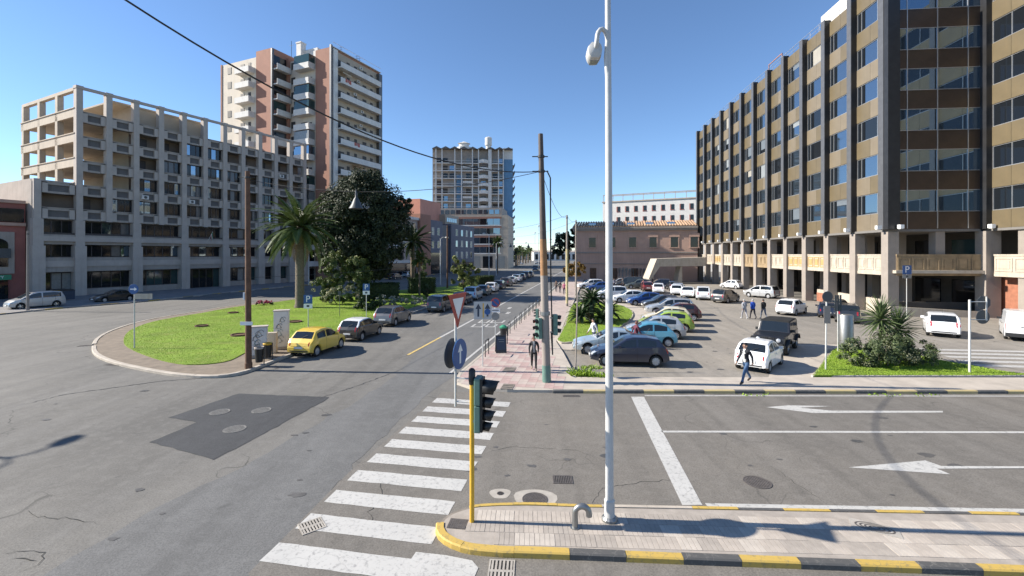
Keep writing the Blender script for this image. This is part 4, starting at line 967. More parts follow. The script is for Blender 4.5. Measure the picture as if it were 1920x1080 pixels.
# ================================================================ VEHICLES
MT['car_glass'] = glass('car_glass', (.012, .016, .02), .04, .0, 1, .7)
MT['underbody'] = M('underbody', (.012, .012, .012), .9, .1)
MT['rim'] = M('alloy_rim', (.5, .5, .51), .3, .1, 6, 0, .8)
MT['hubcap'] = M('hubcap_grey', (.42, .42, .43), .4, .1, 6, 0, .4)
MT['tail_red'] = M('tail_lamp_red', (.38, .015, .015), .15, .15, 6, 0, 0, .8)
MT['lamp_clear'] = M('head_lamp', (.55, .57, .6), .12, .2, 9, 0, .3, .8)
MT['plate'] = M('number_plate', (.7, .7, .68), .5, .05, 9)
MT['trim'] = M('black_trim', (.02, .02, .021), .55, .1, 6)
MT['seam'] = M('door_seam', (.008, .008, .008), .8, .0)
PAINT = {}
def paint(col):
    if col not in PAINT:
        c = {'yellow': (.72, .50, .07), 'black': (.012, .012, .014), 'grey': (.13, .13, .135), 'dark': (.03, .034, .04), 'darkblue': (.02, .03, .06), 'white': (.76, .77, .78),
             'silver': (.42, .43, .44), 'palesilver': (.36, .42, .45), 'navy': (.018, .022, .045), 'skyblue': (.10, .33, .45), 'lime': (.30, .42, .05), 'cream': (.62, .55, .40), 'maroon': (.07, .022, .022),
             'blue': (.02, .07, .26), 'paleblue': (.35, .45, .55), 'brown': (.10, .075, .06), 'redbrown': (.16, .03, .025), 'charcoal': (.05, .052, .055), 'greygreen': (.12, .14, .13), 'softtop': (.02, .02, .02)}[col]
        m, t, b = newmat('car_paint_'+col); met = .0 if col in ('white', 'yellow', 'black', 'cream', 'lime') else .35
        b.inputs['Metallic'].default_value = met; b.inputs['Roughness'].default_value = .33
        b.inputs['Coat Weight'].default_value = .8 if col != 'softtop' else 0; b.inputs['Roughness'].default_value = .33 if col != 'softtop' else .85; b.inputs['Coat Roughness'].default_value = .04
        co = coords(t); k = mixc(t, ramp(t, noise(t, co, 3, 4), .35, .75, 0, .18), c, scl(c, .7))
        sp = t.nodes.new('ShaderNodeSeparateXYZ'); t.links.new(co, sp.inputs[0])
        dust = ramp(t, sp.outputs[2], .15, .55, .35, 0.0); k = mixc(t, dust, k, (.2, .18, .15))       # road dust low on the sills
        t.links.new(k, b.inputs['Base Color']); PAINT[col] = m
    return PAINT[col]

def lerp_prof(prof, x):
    for (x0, z0), (x1, z1) in zip(prof, prof[1:]):
        if x0 <= x <= x1: return z0+(z1-z0)*((x-x0)/(x1-x0) if x1 > x0 else 0)
    return prof[0][1] if x < prof[0][0] else prof[-1][1]
# L, W, wheel radius, axle positions, upper profile (x from nose), belt ends, glass range
CARS = {
 'city':  dict(L=3.6, W=1.64, R=.29, ax=(.68, 3.02), top=[(0, .52), (.06, .66), (.35, .80), (.85, .94), (1.5, 1.36), (1.85, 1.46), (2.45, 1.47), (2.95, 1.38), (3.32, 1.02), (3.52, .80), (3.6, .55)], ws=(.87, 1.52), rw=(2.97, 3.32), belt=(.92, .98), bp=2.12, ds=(1.02, 2.2), glass_end=2.98, roofx=1.85, tum=.26),
 'hatch': dict(L=3.95, W=1.68, R=.30, ax=(.76, 3.26), top=[(0, .50), (.05, .66), (.4, .82), (1.05, .95), (1.8, 1.40), (2.15, 1.48), (2.9, 1.47), (3.45, 1.38), (3.78, 1.00), (3.9, .82), (3.95, .5)], ws=(1.07, 1.8), rw=(3.47, 3.78), belt=(.93, 1.02), bp=2.3, ds=(1.2, 2.32, 3.2), glass_end=3.3, roofx=2.15, tum=.25),
 'sedan': dict(L=4.35, W=1.75, R=.31, ax=(.85, 3.4), top=[(0, .46), (.06, .60), (.5, .76), (1.35, .92), (2.1, 1.34), (2.5, 1.41), (3.0, 1.38), (3.75, 1.02), (4.1, .96), (4.27, .86), (4.35, .5)], ws=(1.37, 2.1), rw=(3.05, 3.75), belt=(.91, .96), bp=2.55, ds=(1.45, 2.58, 3.3), glass_end=3.4, roofx=2.5, tum=.27),
 'wagon': dict(L=4.45, W=1.76, R=.32, ax=(.86, 3.5), top=[(0, .52), (.05, .7), (.5, .86), (1.2, 1.0), (1.9, 1.46), (2.3, 1.56), (3.4, 1.57), (4.05, 1.50), (4.33, 1.06), (4.4, .86), (4.45, .52)], ws=(1.22, 1.9), rw=(4.07, 4.33), belt=(.98, 1.05), bp=2.45, ds=(1.3, 2.48, 3.5), glass_end=3.95, roofx=2.3, tum=.2),
 'mpv':   dict(L=4.15, W=1.75, R=.31, ax=(.8, 3.4), top=[(0, .52), (.05, .72), (.4, .92), (.8, 1.04), (1.65, 1.56), (2.1, 1.66), (3.2, 1.67), (3.85, 1.58), (4.06, 1.10), (4.1, .86), (4.15, .52)], ws=(.82, 1.65), rw=(3.87, 4.06), belt=(1.0, 1.08), bp=2.3, ds=(1.2, 2.33, 3.3), glass_end=3.75, roofx=2.1, tum=.19),
 'van':   dict(L=4.7, W=1.86, R=.33, ax=(.85, 3.75), top=[(0, .55), (.05, .78), (.4, 1.02), (.95, 1.18), (1.65, 1.78), (2.1, 1.93), (3.4, 1.95), (4.55, 1.92), (4.66, 1.75), (4.69, .9), (4.7, .5)], ws=(.97, 1.65), rw=None, belt=(1.1, 1.15), bp=2.1, ds=(1.25, 2.13, 3.2), glass_end=2.05, roofx=2.1, tum=.10),
 'jeep':  dict(L=4.0, W=1.8, R=.39, ax=(.62, 3.15), top=[(0, .62), (.03, 1.02), (.1, 1.08), (1.35, 1.16), (1.62, 1.72), (1.75, 1.79), (3.0, 1.80), (3.82, 1.78), (3.9, 1.72), (3.96, 1.1), (4.0, .6)], ws=(1.36, 1.62), rw=(3.9, 3.96), belt=(1.14, 1.14), bp=2.25, ds=(1.42, 2.27, 2.95), glass_end=3.75, roofx=1.75, tum=.10, boxy=True),
}
def car_meshes(kind, col, roof=None):
    s = CARS[kind]; L, W, Rw = s['L'], s['W'], s['R']; top = s['top']; ws0, ws1 = s['ws']
    # smoothed upper profile
    keys = sorted(set([p[0] for p in top]+[ws0, ws1, s['glass_end']]))
    X = set(keys)
    for a, b in zip(keys, keys[1:]):
        n = max(1, int((b-a)/.22))
        for i in range(1, n): X.add(a+(b-a)*i/n)
    for ax in s['ax']:
        for i in range(13): X.add(ax+(Rw+.06)*math.cos(math.pi*i/12))
    for d in s['ds']: X.add(d); X.add(d+.016)
    X.add(s['bp']); X.add(s['bp']+.09)
    X = sorted(x for x in X if 0 <= x <= L); xs_ = [X[0]]
    for x in X[1:]:
        if x-xs_[-1] > .004: xs_.append(x)
    X = xs_
    b0, b1 = s['belt']; gx1 = s['rw'][1] if s['rw'] else L-.04
    def belt(x): return b0+(b1-b0)*max(0, min(1, (x-ws0)/(gx1-ws0)))
    boxy = s.get('boxy')
    def wp(x):
        d = min(x, L-x); k = (.10 if boxy else .22) if x < L/2 else (.05 if boxy else .13); r = .75 if x < L/2 else .5
        return W/2*(1-(k*(1-d/r)**2 if d < r else 0))
    zl = .24 if not boxy else .42
    rings = []
    for x in X:
        w_ = wp(x); t = lerp_prof(top, x)
        zlow = zl+ (.06 if x < .1 or x > L-.1 else 0)
        for ax in s['ax']:
            r2 = (Rw+.055)**2-(x-ax)**2
            if r2 > 0: zlow = max(zlow, Rw+math.sqrt(r2))
        gh = ws0 < x < gx1 and t-belt(x) > .005
        zb = belt(x) if gh else t-.035
        zmid = min(.60*b0+.1, zb-.10); zmid = max(zmid, min(zlow+.08, zb-.03)); 
        wb = w_*.965
        h = t-zb
        if gh:
            y5 = wb-s['tum']*max(0, h-.07)-.02; z5 = t-.055
            if z5 < zb+.004: z5 = zb+.004
            zq = min(zb+.035, zb+(z5-zb)*.3); zr_ = z5-min(.045, (z5-zb)*.25)
            f = lambda z: wb-.01+(y5-wb+.01)*((z-zb)/(z5-zb))
            ring = [(0, zlow), (w_*.88, zlow), (w_*.985, zlow+.03), (w_, zmid), (wb, zb), (f(zq), zq), (f(zr_), zr_), (y5, z5), (y5-.055, t-.012), (y5-.13, t), (0, t+.022)]
        else:
            ring = [(0, zlow), (w_*.88, zlow), (w_*.985, min(zlow+.03, t-.06)), (w_, zmid), (wb, zb), (wb-.004, zb+.006), (wb-.01, zb+.012), (wb-.03, zb+.02), (wb-.07, t-.008), (wb-.15, t), (0, t+.018)]
        rings.append(ring)
    K = len(rings[0])
    def P(i, j, sgn): y, z = rings[i][j]; return (X[i]-L/2, sgn*y, z)
    body = MB(); glassL = {}; doors = {}
    def put(mb, i, j, sgn, m, off=0.0):
        q = [P(i, j, sgn), P(i+1, j, sgn), P(i+1, j+1, sgn), P(i, j+1, sgn)]
        if off:
            a = Vector(q[1])-Vector(q[0]); b = Vector(q[3])-Vector(q[0]); n = a.cross(b)
            if n.length > 1e-9: n.normalize(); n *= off*sgn*-1; q = [tuple(Vector(p)+n) for p in q]
        mb.add(q, [(0, 1, 2, 3) if sgn < 0 else (3, 2, 1, 0)], m)
    dso = s['ds']
    for i in range(len(X)-1):
        xm = (X[i]+X[i+1])/2
        for j in range(K-1):
            for sgn in (-1, 1):
                m = 0
                if j in (0,): m = 1
                if j == 1: m = 2 if kind in ('jeep',) else 0
                if 2 <= j <= 4 and any(abs(xm-(d+.008)) < .009 for d in dso): m = 3
                if j == 5 and ws0+.16 < xm < s['glass_end'] and not (s['bp'] < xm < s['bp']+.09):
                    side = 'front' if xm < s['bp'] else 'rear'
                    glassL.setdefault(('side_window', side, sgn), []).append((i, j, sgn)); m = None
                if j == 9 and ws0+.02 < xm < ws1-.03: glassL.setdefault(('windscreen', 0, 0), []).append((i, j, sgn)); m = None
                if s['rw'] and j == 9 and s['rw'][0]+.0 < xm < s['rw'][1]: glassL.setdefault(('rear_window', 0, 0), []).append((i, j, sgn)); m = None
                if m == 0 and 2 <= j <= 4:
                    for a, b in zip(dso, dso[1:]):
                        if a+.016 < xm < b: doors.setdefault((a, sgn), []).append((i, j, sgn)); m = None; break
                if m is None: continue
                if m == 0 and roof and j >= 7 and s['roofx']-.2 < xm < gx1-.05: m = 4
                put(body, i, j, sgn, m)
    for i in (0, len(X)-1):
        pts = [P(i, j, 1) for j in range(K)]+[P(i, j, -1) for j in range(K-1, -1, -1)]
        body.add(pts, [tuple(range(len(pts))) if i else tuple(range(len(pts)))[::-1]], 0)
    pm_ = paint(col)
    out = [('body', body.mesh('body', [pm_, MT['underbody'], MT['trim'], MT['seam'], paint(roof) if roof else pm_], 35), None)]
    for (nm, a, b), cells in glassL.items():
        mb = MB()
        for c in cells: put(mb, *c, 0)
        out.append((nm, mb.mesh(nm, [MT['car_glass']], 35), None))
    for (a, sgn), cells in doors.items():
        mb = MB()
        for c in cells: put(mb, *c, 0)
        me = mb.mesh('door', [pm_], 35); xe = [d for d in dso if d > a][0]-.2
        hz = belt(xe)-.11
        hb = MB().cbox((xe-L/2, sgn*(W/2+.012), hz), (.17, .03, .03)).mesh('handle', MT['trim'] if kind == 'van' else pm_)
        out.append(('door', me, [('handle', hb)]))
    # nose and tail details placed on the surface
    def xf(z):
        for (x0, z0), (x1, z1) in zip(top, top[1:]):
            if z0 <= z <= z1 and x0 < L*.4: return x0+(x1-x0)*(z-z0)/max(1e-6, z1-z0)
        return 0
    def xr(z):
        for (x0, z0), (x1, z1) in zip(top[::-1], top[::-1][1:]):
            if z0 <= z <= z1 and x1 > L*.5: return x0+(x1-x0)*(z-z0)/max(1e-6, z1-z0)
        return L
    def patch(nm, y0, y1, z0, z1, rear, mat, sgns=(1, -1), off=.015, rounding=True, th=.05):
        for sg in sgns:
            mb = MB(); n, k = 5, 4; g = []
            for a in range(n):
                for b in range(k):
                    fy = a/(n-1); fz = b/(k-1); z = z0+(z1-z0)*fz; yy = y0+(y1-y0)*fy
                    if rounding: yy = (y0+y1)/2+(yy-(y0+y1)/2)*(1-.18*(2*fz-1)**2)
                    xx = (xr(z) if rear else xf(z)); edge = max(0, (yy/(W/2)-.55))**2*(.45 if not boxy else .12)
                    xx = xx+off-edge if rear else xx-off+edge
                    g.append((xx-L/2, sg*yy, z))
            bk = [(p[0]-th if rear else p[0]+th, p[1], p[2]) for p in g]
            vs = g+bk; fs = []
            N_ = n*k
            for a in range(n-1):
                for b in range(k-1):
                    q = (a*k+b, (a+1)*k+b, (a+1)*k+b+1, a*k+b+1); fs.append(q)
            ring = [a*k for a in range(n)]+[(n-1)*k+b for b in range(1, k)]+[a*k+k-1 for a in range(n-2, -1, -1)]+[b for b in range(k-2, 0, -1)]
            for p, q in zip(ring, ring[1:]+ring[:1]): fs.append((p, q, q+N_, p+N_))
            mb.add(vs, fs); out.append((nm, mb.mesh(nm, [mat], 40), None))
    if kind == 'jeep':
        for sg in (1, -1):
            out.append(('headlight', MB().lathe([(.115, 0), (.115, .05), (.08, .07), (.0, .08)], 14, 0, (0, 0, 0), 'X').mesh('headlight', MT['lamp_clear']), None, (-L/2-.02, sg*.52, .88), (0, 0, R(180))))
        gr = MB()
        for k in range(7): gr.cbox((-L/2-.012, -.27+k*.09, .87), (.03, .045, .26))
        out.append(('grille', gr.mesh('grille', MT['trim']), None))
        out.append(('bumper', MB().cbox((-L/2-.12, 0, .62), (.24, 1.5, .2)).mesh('bumper', MT['trim']), None)); out.append(('bumper', MB().cbox((L/2+.06, 0, .62), (.2, 1.6, .2)).mesh('bumper', MT['trim']), None))
        fl_ = MB()
        for ax in s['ax']:
            for sg in (1, -1):
                pts = [(ax-L/2+(Rw+.12)*math.cos(a), sg*(W/2+.02), Rw+.05+(Rw+.12)*.95*math.sin(a)) for a in [R(15+150*i/8) for i in range(9)]]
                for p, q in zip(pts, pts[1:]): fl_.add([(p[0], p[1]-sg*.14, p[2]), (q[0], q[1]-sg*.14, q[2]), (q[0], q[1]+sg*.1, q[2]), (p[0], p[1]+sg*.1, p[2]), (p[0], p[1]+sg*.1, p[2]-.06), (q[0], q[1]+sg*.1, q[2]-.06)], [(0, 1, 2, 3), (3, 2, 5, 4)])
        out.append(('wheel_flare', fl_.mesh('wheel_flare', MT['trim']), None))
        out.append(('spare_wheel', MB().lathe([(.1, 0), (.38, 0), (.38, .2), (.1, .22)], 20, 0, (0, 0, 0), 'X').mesh('spare_wheel', MT['rubber']), None, (L/2+.0, 0, .95), (0, 0, 0)))
        patch('tail_light', .66, .8, .78, 1.0, True, MT['tail_red'], rounding=False)
    else:
        if kind == 'city': patch('headlight', .46, .72, .58, .76, False, MT['lamp_clear'], off=.02); patch('tail_light', .56, .70, .66, .86, True, MT['tail_red'], off=.02)
        elif kind == 'van': patch('headlight', .52, .84, .66, .9, False, MT['lamp_clear']); patch('tail_light', .76, .89, .68, 1.2, True, MT['tail_red'], off=.012)
        else: patch('headlight', .46, .78, .58, .74, False, MT['lamp_clear'], off=.02); patch('tail_light', .56, .78, .70, 1.02 if kind != 'sedan' else .9, True, MT['tail_red'], off=.02)
        patch('grille', 0, .40, .38, .52, False, MT['trim'], (1, -1), .012, False)
        patch('bumper_strip', 0, .6, .34, .40, True, MT['trim'], (1, -1), .012, False)
    patch('number_plate', 0, .26, .50 if kind != 'van' else .62, .61 if kind != 'van' else .73, True, MT['plate'], (1,), .03, False, .03)
    q = out.pop(); # centre the rear plate
    mp = MB().cbox((xr(.56)-L/2+.02, 0, .56 if kind != 'van' else .68), (.03, .52, .11)).mesh('number_plate', MT['plate']); out.append(('number_plate', mp, None))
    out.append(('number_plate', MB().cbox((-L/2-.02+xf(.5 if kind != 'jeep' else .7), 0, .45 if kind != 'jeep' else .62), (.03, .5, .11)).mesh('number_plate', MT['plate']), None))
    for sg in (1, -1):
        mm = MB().cbox((ws0+.38-L/2, sg*(W/2+.05), belt(ws0+.3)+.09), (.11, .2, .15)).mesh('mirror', pm_ if kind not in ('jeep', 'van') else MT['trim']); out.append(('mirror', mm, None))
    if kind == 'van':
        out.append(('rear_door', MB().cbox((L/2-.005, .44, 1.15), (.02, .84, 1.3)).mesh('rear_door', pm_), [('handle', MB().cbox((L/2+.012, .1, .95), (.03, .12, .05)).mesh('handle', MT['trim']))]))
        out.append(('rear_door', MB().cbox((L/2-.005, -.44, 1.15), (.02, .84, 1.3)).mesh('rear_door', pm_), [('handle', MB().cbox((L/2+.012, -.12, .95), (.03, .16, .05)).mesh('handle', MT['trim']))]))
        out.append(('bumper', MB().cbox((L/2-.02, 0, .42), (.16, 1.8, .24)).mesh('bumper', MT['trim']), None))
    if kind in ('hatch', 'wagon', 'mpv', 'city'):
        out.append(('antenna', MB().tube([(L*.22, 0, 1.45 if kind != 'mpv' else 1.62), (L*.22+.25, 0, 1.85)], .006, 4).mesh('antenna', MT['trim']), None))
        zb_ = lerp_prof(top, s['rw'][1]); xw = s['rw'][1]-L/2; x2 = s['rw'][0]-L/2; z2 = lerp_prof(top, s['rw'][0])
        out.append(('rear_wiper', MB().tube([(xw+.02, 0, zb_+.05), ((xw*.7+x2*.3)+.03, .18, zb_*.7+z2*.3+.04), ((xw*.6+x2*.4)+.03, .3, zb_*.62+z2*.38+.05)], .01, 4).mesh('rear_wiper', MT['trim']), None))
        out.append(('exhaust', MB().tube([(L/2-.25, .45, .27), (L/2-.02, .45, .27)], .025, 8).mesh('exhaust', MT['rim']), None))
        patch('tailgate_seam', 0, .62, .625, .637, True, MT['seam'], (1, -1), .006, False, .02)
    if kind == 'wagon':
        for sg in (1, -1): out.append(('roof_rail', MB().tube([(-.1, sg*.56, 1.60), (.2, sg*.56, 1.63), (1.5, sg*.56, 1.62), (1.7, sg*.56, 1.56)], .018, 6).mesh('roof_rail', MT['rim']), None))
    return out
def wheel_meshes(Rw, style):
    wd = .19 if Rw < .36 else .24
    ty = MB().lathe([(Rw*.66, wd/2-.02), (Rw*.80, wd/2), (Rw*.94, wd/2-.01), (Rw, wd/2-.05), (Rw, -wd/2+.05), (Rw*.94, -wd/2+.01), (Rw*.8, -wd/2), (Rw*.66, -wd/2+.02)], 22, 0, (0, 0, 0), 'Y', cap=False).mesh('tyre', MT['rubber'], 50)
    rm = MB(); rm.lathe([(Rw*.68, .0), (Rw*.68, wd/2-.03), (Rw*.63, wd/2-.02), (Rw*.61, wd/2-.06)], 22, 0, (0, 0, 0), 'Y', cap=False)
    rm.lathe([(Rw*.62, wd/2-.07), (.01, wd/2-.07)], 18, 1, (0, 0, 0), 'Y', cap=False)
    n = 5 if style == 'rim' else 9
    for k in range(n):
        a = 2*math.pi*k/n; c, s_ = math.cos(a), math.sin(a); w0, w1 = (.045, .03) if style == 'rim' else (.05, .045)
        y0, y1 = wd/2-.05, wd/2-.025
        r0, r1 = .03, Rw*.64
        vs = [(c*r0-s_*w0, y1, s_*r0+c*w0), (c*r0+s_*w0, y1, s_*r0-c*w0), (c*r1+s_*w1, y0+.01, s_*r1-c*w1), (c*r1-s_*w1, y0+.01, s_*r1+c*w1)]
        rm.add(vs+[(v[0], v[1]-.03, v[2]) for v in vs], [(0, 1, 2, 3), (0, 4, 5, 1), (1, 5, 6, 2), (2, 6, 7, 3), (3, 7, 4, 0)], 0)
    rm.lathe([(.06, wd/2-.04), (.05, wd/2-.015), (.001, wd/2-.01)], 10, 0, (0, 0, 0), 'Y', cap=False)
    return ty, rm.mesh('rim', [MT[style], MT['underbody']], 40)
CM, WM = {}, {}
GR = {'ave': 'cars parked along the avenue beside the garden', 'bay': 'cars parked nose-in along the curved lawn', 'row': 'cars parked in the middle of the car park', 'pl': 'cars parked by the arcade', 'st': 'cars on the road behind the garden'}
def car(kind, col, x, y, head, label, cat='car', group=None, roof=None, style='hubcap', z=0.0, scale=1.0, name=None):
    """head: direction the nose points, degrees from +X"""
    key = (kind, col, roof)
    if key not in CM: CM[key] = car_meshes(kind, col, roof)
    s = CARS[kind]
    if (s['R'], style) not in WM: WM[(s['R'], style)] = wheel_meshes(s['R'], style)
    o = empty(name or {'van': 'parked_van', 'jeep': 'off_road_car'}.get(kind, 'parked_car'), (x, y, z+.012), R(head+180), label, cat, group); o.scale = (scale,)*3
    for it in CM[key]:
        nm, me, subs = it[:3]; loc = it[3] if len(it) > 3 else (0, 0, 0); rt = it[4] if len(it) > 4 else (0, 0, 0)
        p = inst(nm, me, o, loc, rt)
        for sn, sm in (subs or []): inst(sn, sm, p)
    ty, rm = WM[(s['R'], style)]
    for ax in s['ax']:
        for sg in (1, -1):
            wv = empty('wheel', (ax-s['L']/2, sg*(s['W']/2-.115), s['R'])); wv.parent = o
            inst('tyre', ty, wv, (0, 0, 0), (0, 0, 0) if sg > 0 else (0, 0, math.pi)); inst('rim', rm, wv, (0, 0, 0), (0, 0, 0) if sg > 0 else (0, 0, math.pi))
    return o
# --- beside the garden, along the avenue (all facing up the avenue)
car('city', 'yellow', -11.45, 26.95, 78, 'small rounded yellow hatchback parked beside the graffitied cabinets', group=GR['ave'])
car('hatch', 'black', -10.45, 31.6, 79, 'black hatchback with white roof parked behind the yellow car', group=GR['ave'], roof='white', scale=.95)
car('hatch', 'grey', -9.85, 37.9, 79, 'metallic grey hatchback parked between black hatchback and driveway gap', group=GR['ave'], scale=1.04)
car('mpv', 'dark', -7.3, 46.6, 80, 'dark blue-black compact van parked alone after the kerb gap', group=GR['ave'])
pk = lambda Y: -6.9+.163*(Y-46.6)
for (Y, kd, cl_, lb) in [(53.2, 'sedan', 'darkblue', 'dark blue saloon parked in the line just after the compact van'), (58.6, 'mpv', 'paleblue', 'pale blue people carrier parked in the avenue line'),
        (64.6, 'hatch', 'greygreen', 'grey-green hatchback parked behind the pale blue people carrier'), (70.2, 'hatch', 'white', 'white hatchback parked below the leafy green tree'),
        (76.2, 'hatch', 'dark', 'dark hatchback parked after the white one by the green tree'), (82.8, 'wagon', 'brown', 'brown estate car parked in the avenue line'),
        (89.2, 'hatch', 'silver', 'silver hatchback parked by the tall twin lamp post'), (95.8, 'wagon', 'white', 'white estate car near the end of the parked line'), (102.5, 'hatch', 'charcoal', 'charcoal hatchback far up the parked line'),
        (110, 'mpv', 'dark', 'dark people carrier at the far end of the parked line'), (118, 'hatch', 'grey', 'grey hatchback last of the parked line before the junction')]:
    car(kd, cl_, pk(Y), Y, 80.5, lb, group=GR['ave'])
car('van', 'dark', 8.2, 158, 262, 'dark van coming down the avenue from the seafront', 'van', scale=1.05)
for k, (px, py, cl_, lb) in enumerate([(975, 496, 'white', 'white car crossing at the seafront junction'), (1008, 495, 'silver', 'silver car waiting at the seafront junction'), (955, 499, 'grey', 'grey car turning in by the far tower')]):
    g = G(px, py); car('hatch', cl_, g[0], g[1], (10, 190, 150)[k], lb)
# --- nose-in along the curved lawn
car('hatch', 'navy', 6.1, 24.0, 174.5, 'blue-black five-door hatchback parked nose to the pavement post', group=GR['bay'])
car('sedan', 'palesilver', 5.75, 26.7, 174, 'pale silver saloon half hidden behind the blue-black hatchback', group=GR['bay'])
car('city', 'skyblue', 8.55, 29.0, 170, 'small sky-blue rounded hatchback in the curved row', group=GR['bay'], style='hubcap')
car('hatch', 'silver', 9.9, 31.6, 168, 'silver hatchback parked between sky-blue and lime cars', group=GR['bay'])
car('hatch', 'lime', 11.6, 34.4, 166, 'lime green hatchback parked in the curved row', group=GR['bay'])
car('hatch', 'cream', 12.6, 37.2, 166, 'cream-roofed hatchback parked behind the lime green car', group=GR['bay'])
car('hatch', 'maroon', 14.5, 40.1, 168, 'dark maroon hatchback parked before the silver estate', group=GR['bay'])
car('wagon', 'silver', 15.1, 43.7, 172, 'silver estate car with roof rails facing the lawn', group=GR['bay'], style='rim')
car('hatch', 'charcoal', 15.8, 48.3, 178, 'charcoal hatchback parked between silver estate and blue hatchback', group=GR['bay'])
car('hatch', 'blue', 15.0, 51.6, 180, 'bright blue hatchback facing the top of the lawn', group=GR['bay'])
car('hatch', 'white', 13.9, 54.6, 182, 'white hatchback beside the bright blue one at the lawn top', group=GR['bay'])
car('mpv', 'white', 12.8, 59.0, 185, 'white people carrier behind the lawn beside the white hatchback', group=GR['bay'])
# --- middle row, rears to the street
car('hatch', 'white', 21.9, 68.0, 71, 'white hatchback in the centre row, nearest the ramp parapet', group=GR['row'])
car('hatch', 'silver', 25.0, 68.5, 70, 'silver hatchback squeezed behind two white cars of the centre row', group=GR['row'])
car('hatch', 'white', 23.6, 65.2, 69, 'white hatchback seen from behind in the centre row next to saloon', group=GR['row'])
car('sedan', 'white', 23.9, 61.6, 64, 'white saloon with high boot in the centre row', group=GR['row'])
car('mpv', 'white', 24.6, 58.6, 68, 'white people carrier parked square to the street beside dark estate', group=GR['row'])
car('wagon', 'charcoal', 25.8, 54.9, 40, 'dark charcoal estate car at the end of the centre row', group=GR['row'])
# --- near the arcade
car('mpv', 'silver', 33.2, 60.6, 122, 'pale silver people carrier parked against the arcade pillars', group=GR['pl'])
car('hatch', 'white', 27.0, 43.9, 40, 'white hatchback with dark rear glass parked before the brick ramp', group=GR['pl'])
car('city', 'darkblue', 29.2, 42.2, 58, 'tiny dark blue city car squeezed beside the white hatchback', group=GR['pl'], scale=.92)
car('hatch', 'charcoal', 31.3, 43.9, 40, 'charcoal hatchback behind the tiny dark blue car', group=GR['pl'])
car('wagon', 'dark', 28.9, 39.4, 58, 'dark estate car with red tail lamps behind the steel column', group=GR['pl'])
car('hatch', 'white', 31.0, 32.9, 51, 'white hatchback stopped by the ramp wall right of the yucca', group=GR['pl'], scale=1.08)
car('van', 'white', 35.1, 31.4, 47, 'white panel van with twin rear doors by the brick arcade wall', 'van', GR['pl'])
car('city', 'white', 12.75, 23.4, 47, 'tiny white rounded hatchback parked in front of the black off-roader', scale=.97)
car('jeep', 'black', 15.95, 27.5, 229, 'boxy black off-road car facing the street', style='rim', roof='softtop')
# --- far side of the car park
for (px, py, kd, cl_, hd, lb) in [(1107, 541, 'wagon', 'white', 188, 'white estate car beyond the cycads by the pink house'), (1122, 546, 'hatch', 'blue', 186, 'blue hatchback tucked behind the cycad crown'),
        (1160, 537, 'hatch', 'silver', 180, 'silver hatchback parked against the pink house wall'), (1178, 540, 'van', 'charcoal', 175, 'charcoal van parked against the graffiti wall'), (1197, 541, 'wagon', 'greygreen', 175, 'grey-green estate under the ramp parapet'),
        (1213, 545, 'hatch', 'redbrown', 80, 'red-brown hatchback parked before the ramp'), (1236, 541, 'wagon', 'darkblue', 170, 'dark blue estate parked at the foot of the ramp'), (1262, 544, 'hatch', 'charcoal', 80, 'charcoal hatchback behind the centre row near the arcade'), (1372, 541, 'city', 'white', 120, 'small white car parked under the arcade')]:
    g = G(px, py); car(kd, cl_, g[0], g[1], hd, lb, 'van' if kd == 'van' else 'car')
# --- road behind the garden
car('mpv', 'silver', -51.0, 48.7, 243, 'silver people carrier parked by the red shop building', group=GR['st'], scale=1.06, style='rim')
car('sedan', 'black', -48.6, 55.6, 247, 'black saloon parked in the shade of the concrete building', group=GR['st'])
g = G(766, 520); car('hatch', 'paleblue', g[0], g[1], 70, 'pale blue car parked below the pinkish street block', group=GR['st'])
g = G(742, 524); car('hatch', 'dark', g[0], g[1], 70, 'dark car parked in shade behind the hedges', group=GR['st'])
# ================================================================ TREES AND PLANTS
MT['bark'] = M('bark_brown', (.11, .085, .065), .9, .3, 4, .6)
MT['palm_trunk'] = M('palm_trunk', (.15, .12, .09), .9, .35, 6, .8)
MT['leaf_ficus'] = leaf_mat('leaf_ficus', (.022, .034, .014), (.048, .062, .026), .62)
MT['leaf_ficus_tip'] = leaf_mat('leaf_ficus_pale', (.05, .064, .026), (.09, .10, .045), .65)
MT['leaf_palm'] = leaf_mat('leaf_palm', (.06, .10, .025), (.15, .19, .06), .45)
MT['leaf_palm_dark'] = leaf_mat('leaf_palm_dark', (.02, .04, .012), (.045, .075, .025), .45)
MT['leaf_cycad'] = leaf_mat('leaf_cycad', (.025, .055, .018), (.06, .10, .035), .35)
MT['leaf_yucca'] = leaf_mat('leaf_yucca', (.05, .09, .03), (.13, .17, .07), .4)
MT['leaf_bush'] = leaf_mat('leaf_bush', (.05, .08, .03), (.13, .16, .07), .45)
MT['leaf_light'] = leaf_mat('leaf_light', (.12, .15, .035), (.22, .24, .07), .5)
MT['leaf_mid'] = leaf_mat('leaf_mid', (.06, .10, .025), (.13, .16, .05), .5)
MT['leaf_hedge'] = leaf_mat('leaf_hedge', (.03, .055, .015), (.06, .09, .03), .5)
MT['leaf_silver'] = leaf_mat('leaf_silver', (.16, .19, .18), (.27, .30, .28), .6)
MT['leaf_orange'] = leaf_mat('leaf_orange', (.26, .12, .03), (.20, .17, .05), .6)
MT['leaf_pine'] = leaf_mat('leaf_pine', (.02, .035, .015), (.04, .06, .025), .6)
MT['flower_white'] = leaf_mat('flower_white', (.34, .33, .22), (.28, .28, .14), .6)
MT['flower_pink'] = leaf_mat('flower_pink', (.55, .05, .14), (.7, .2, .32), .6)
MT['dead_frond'] = leaf_mat('dead_frond', (.30, .17, .06), (.22, .12, .05), .7)

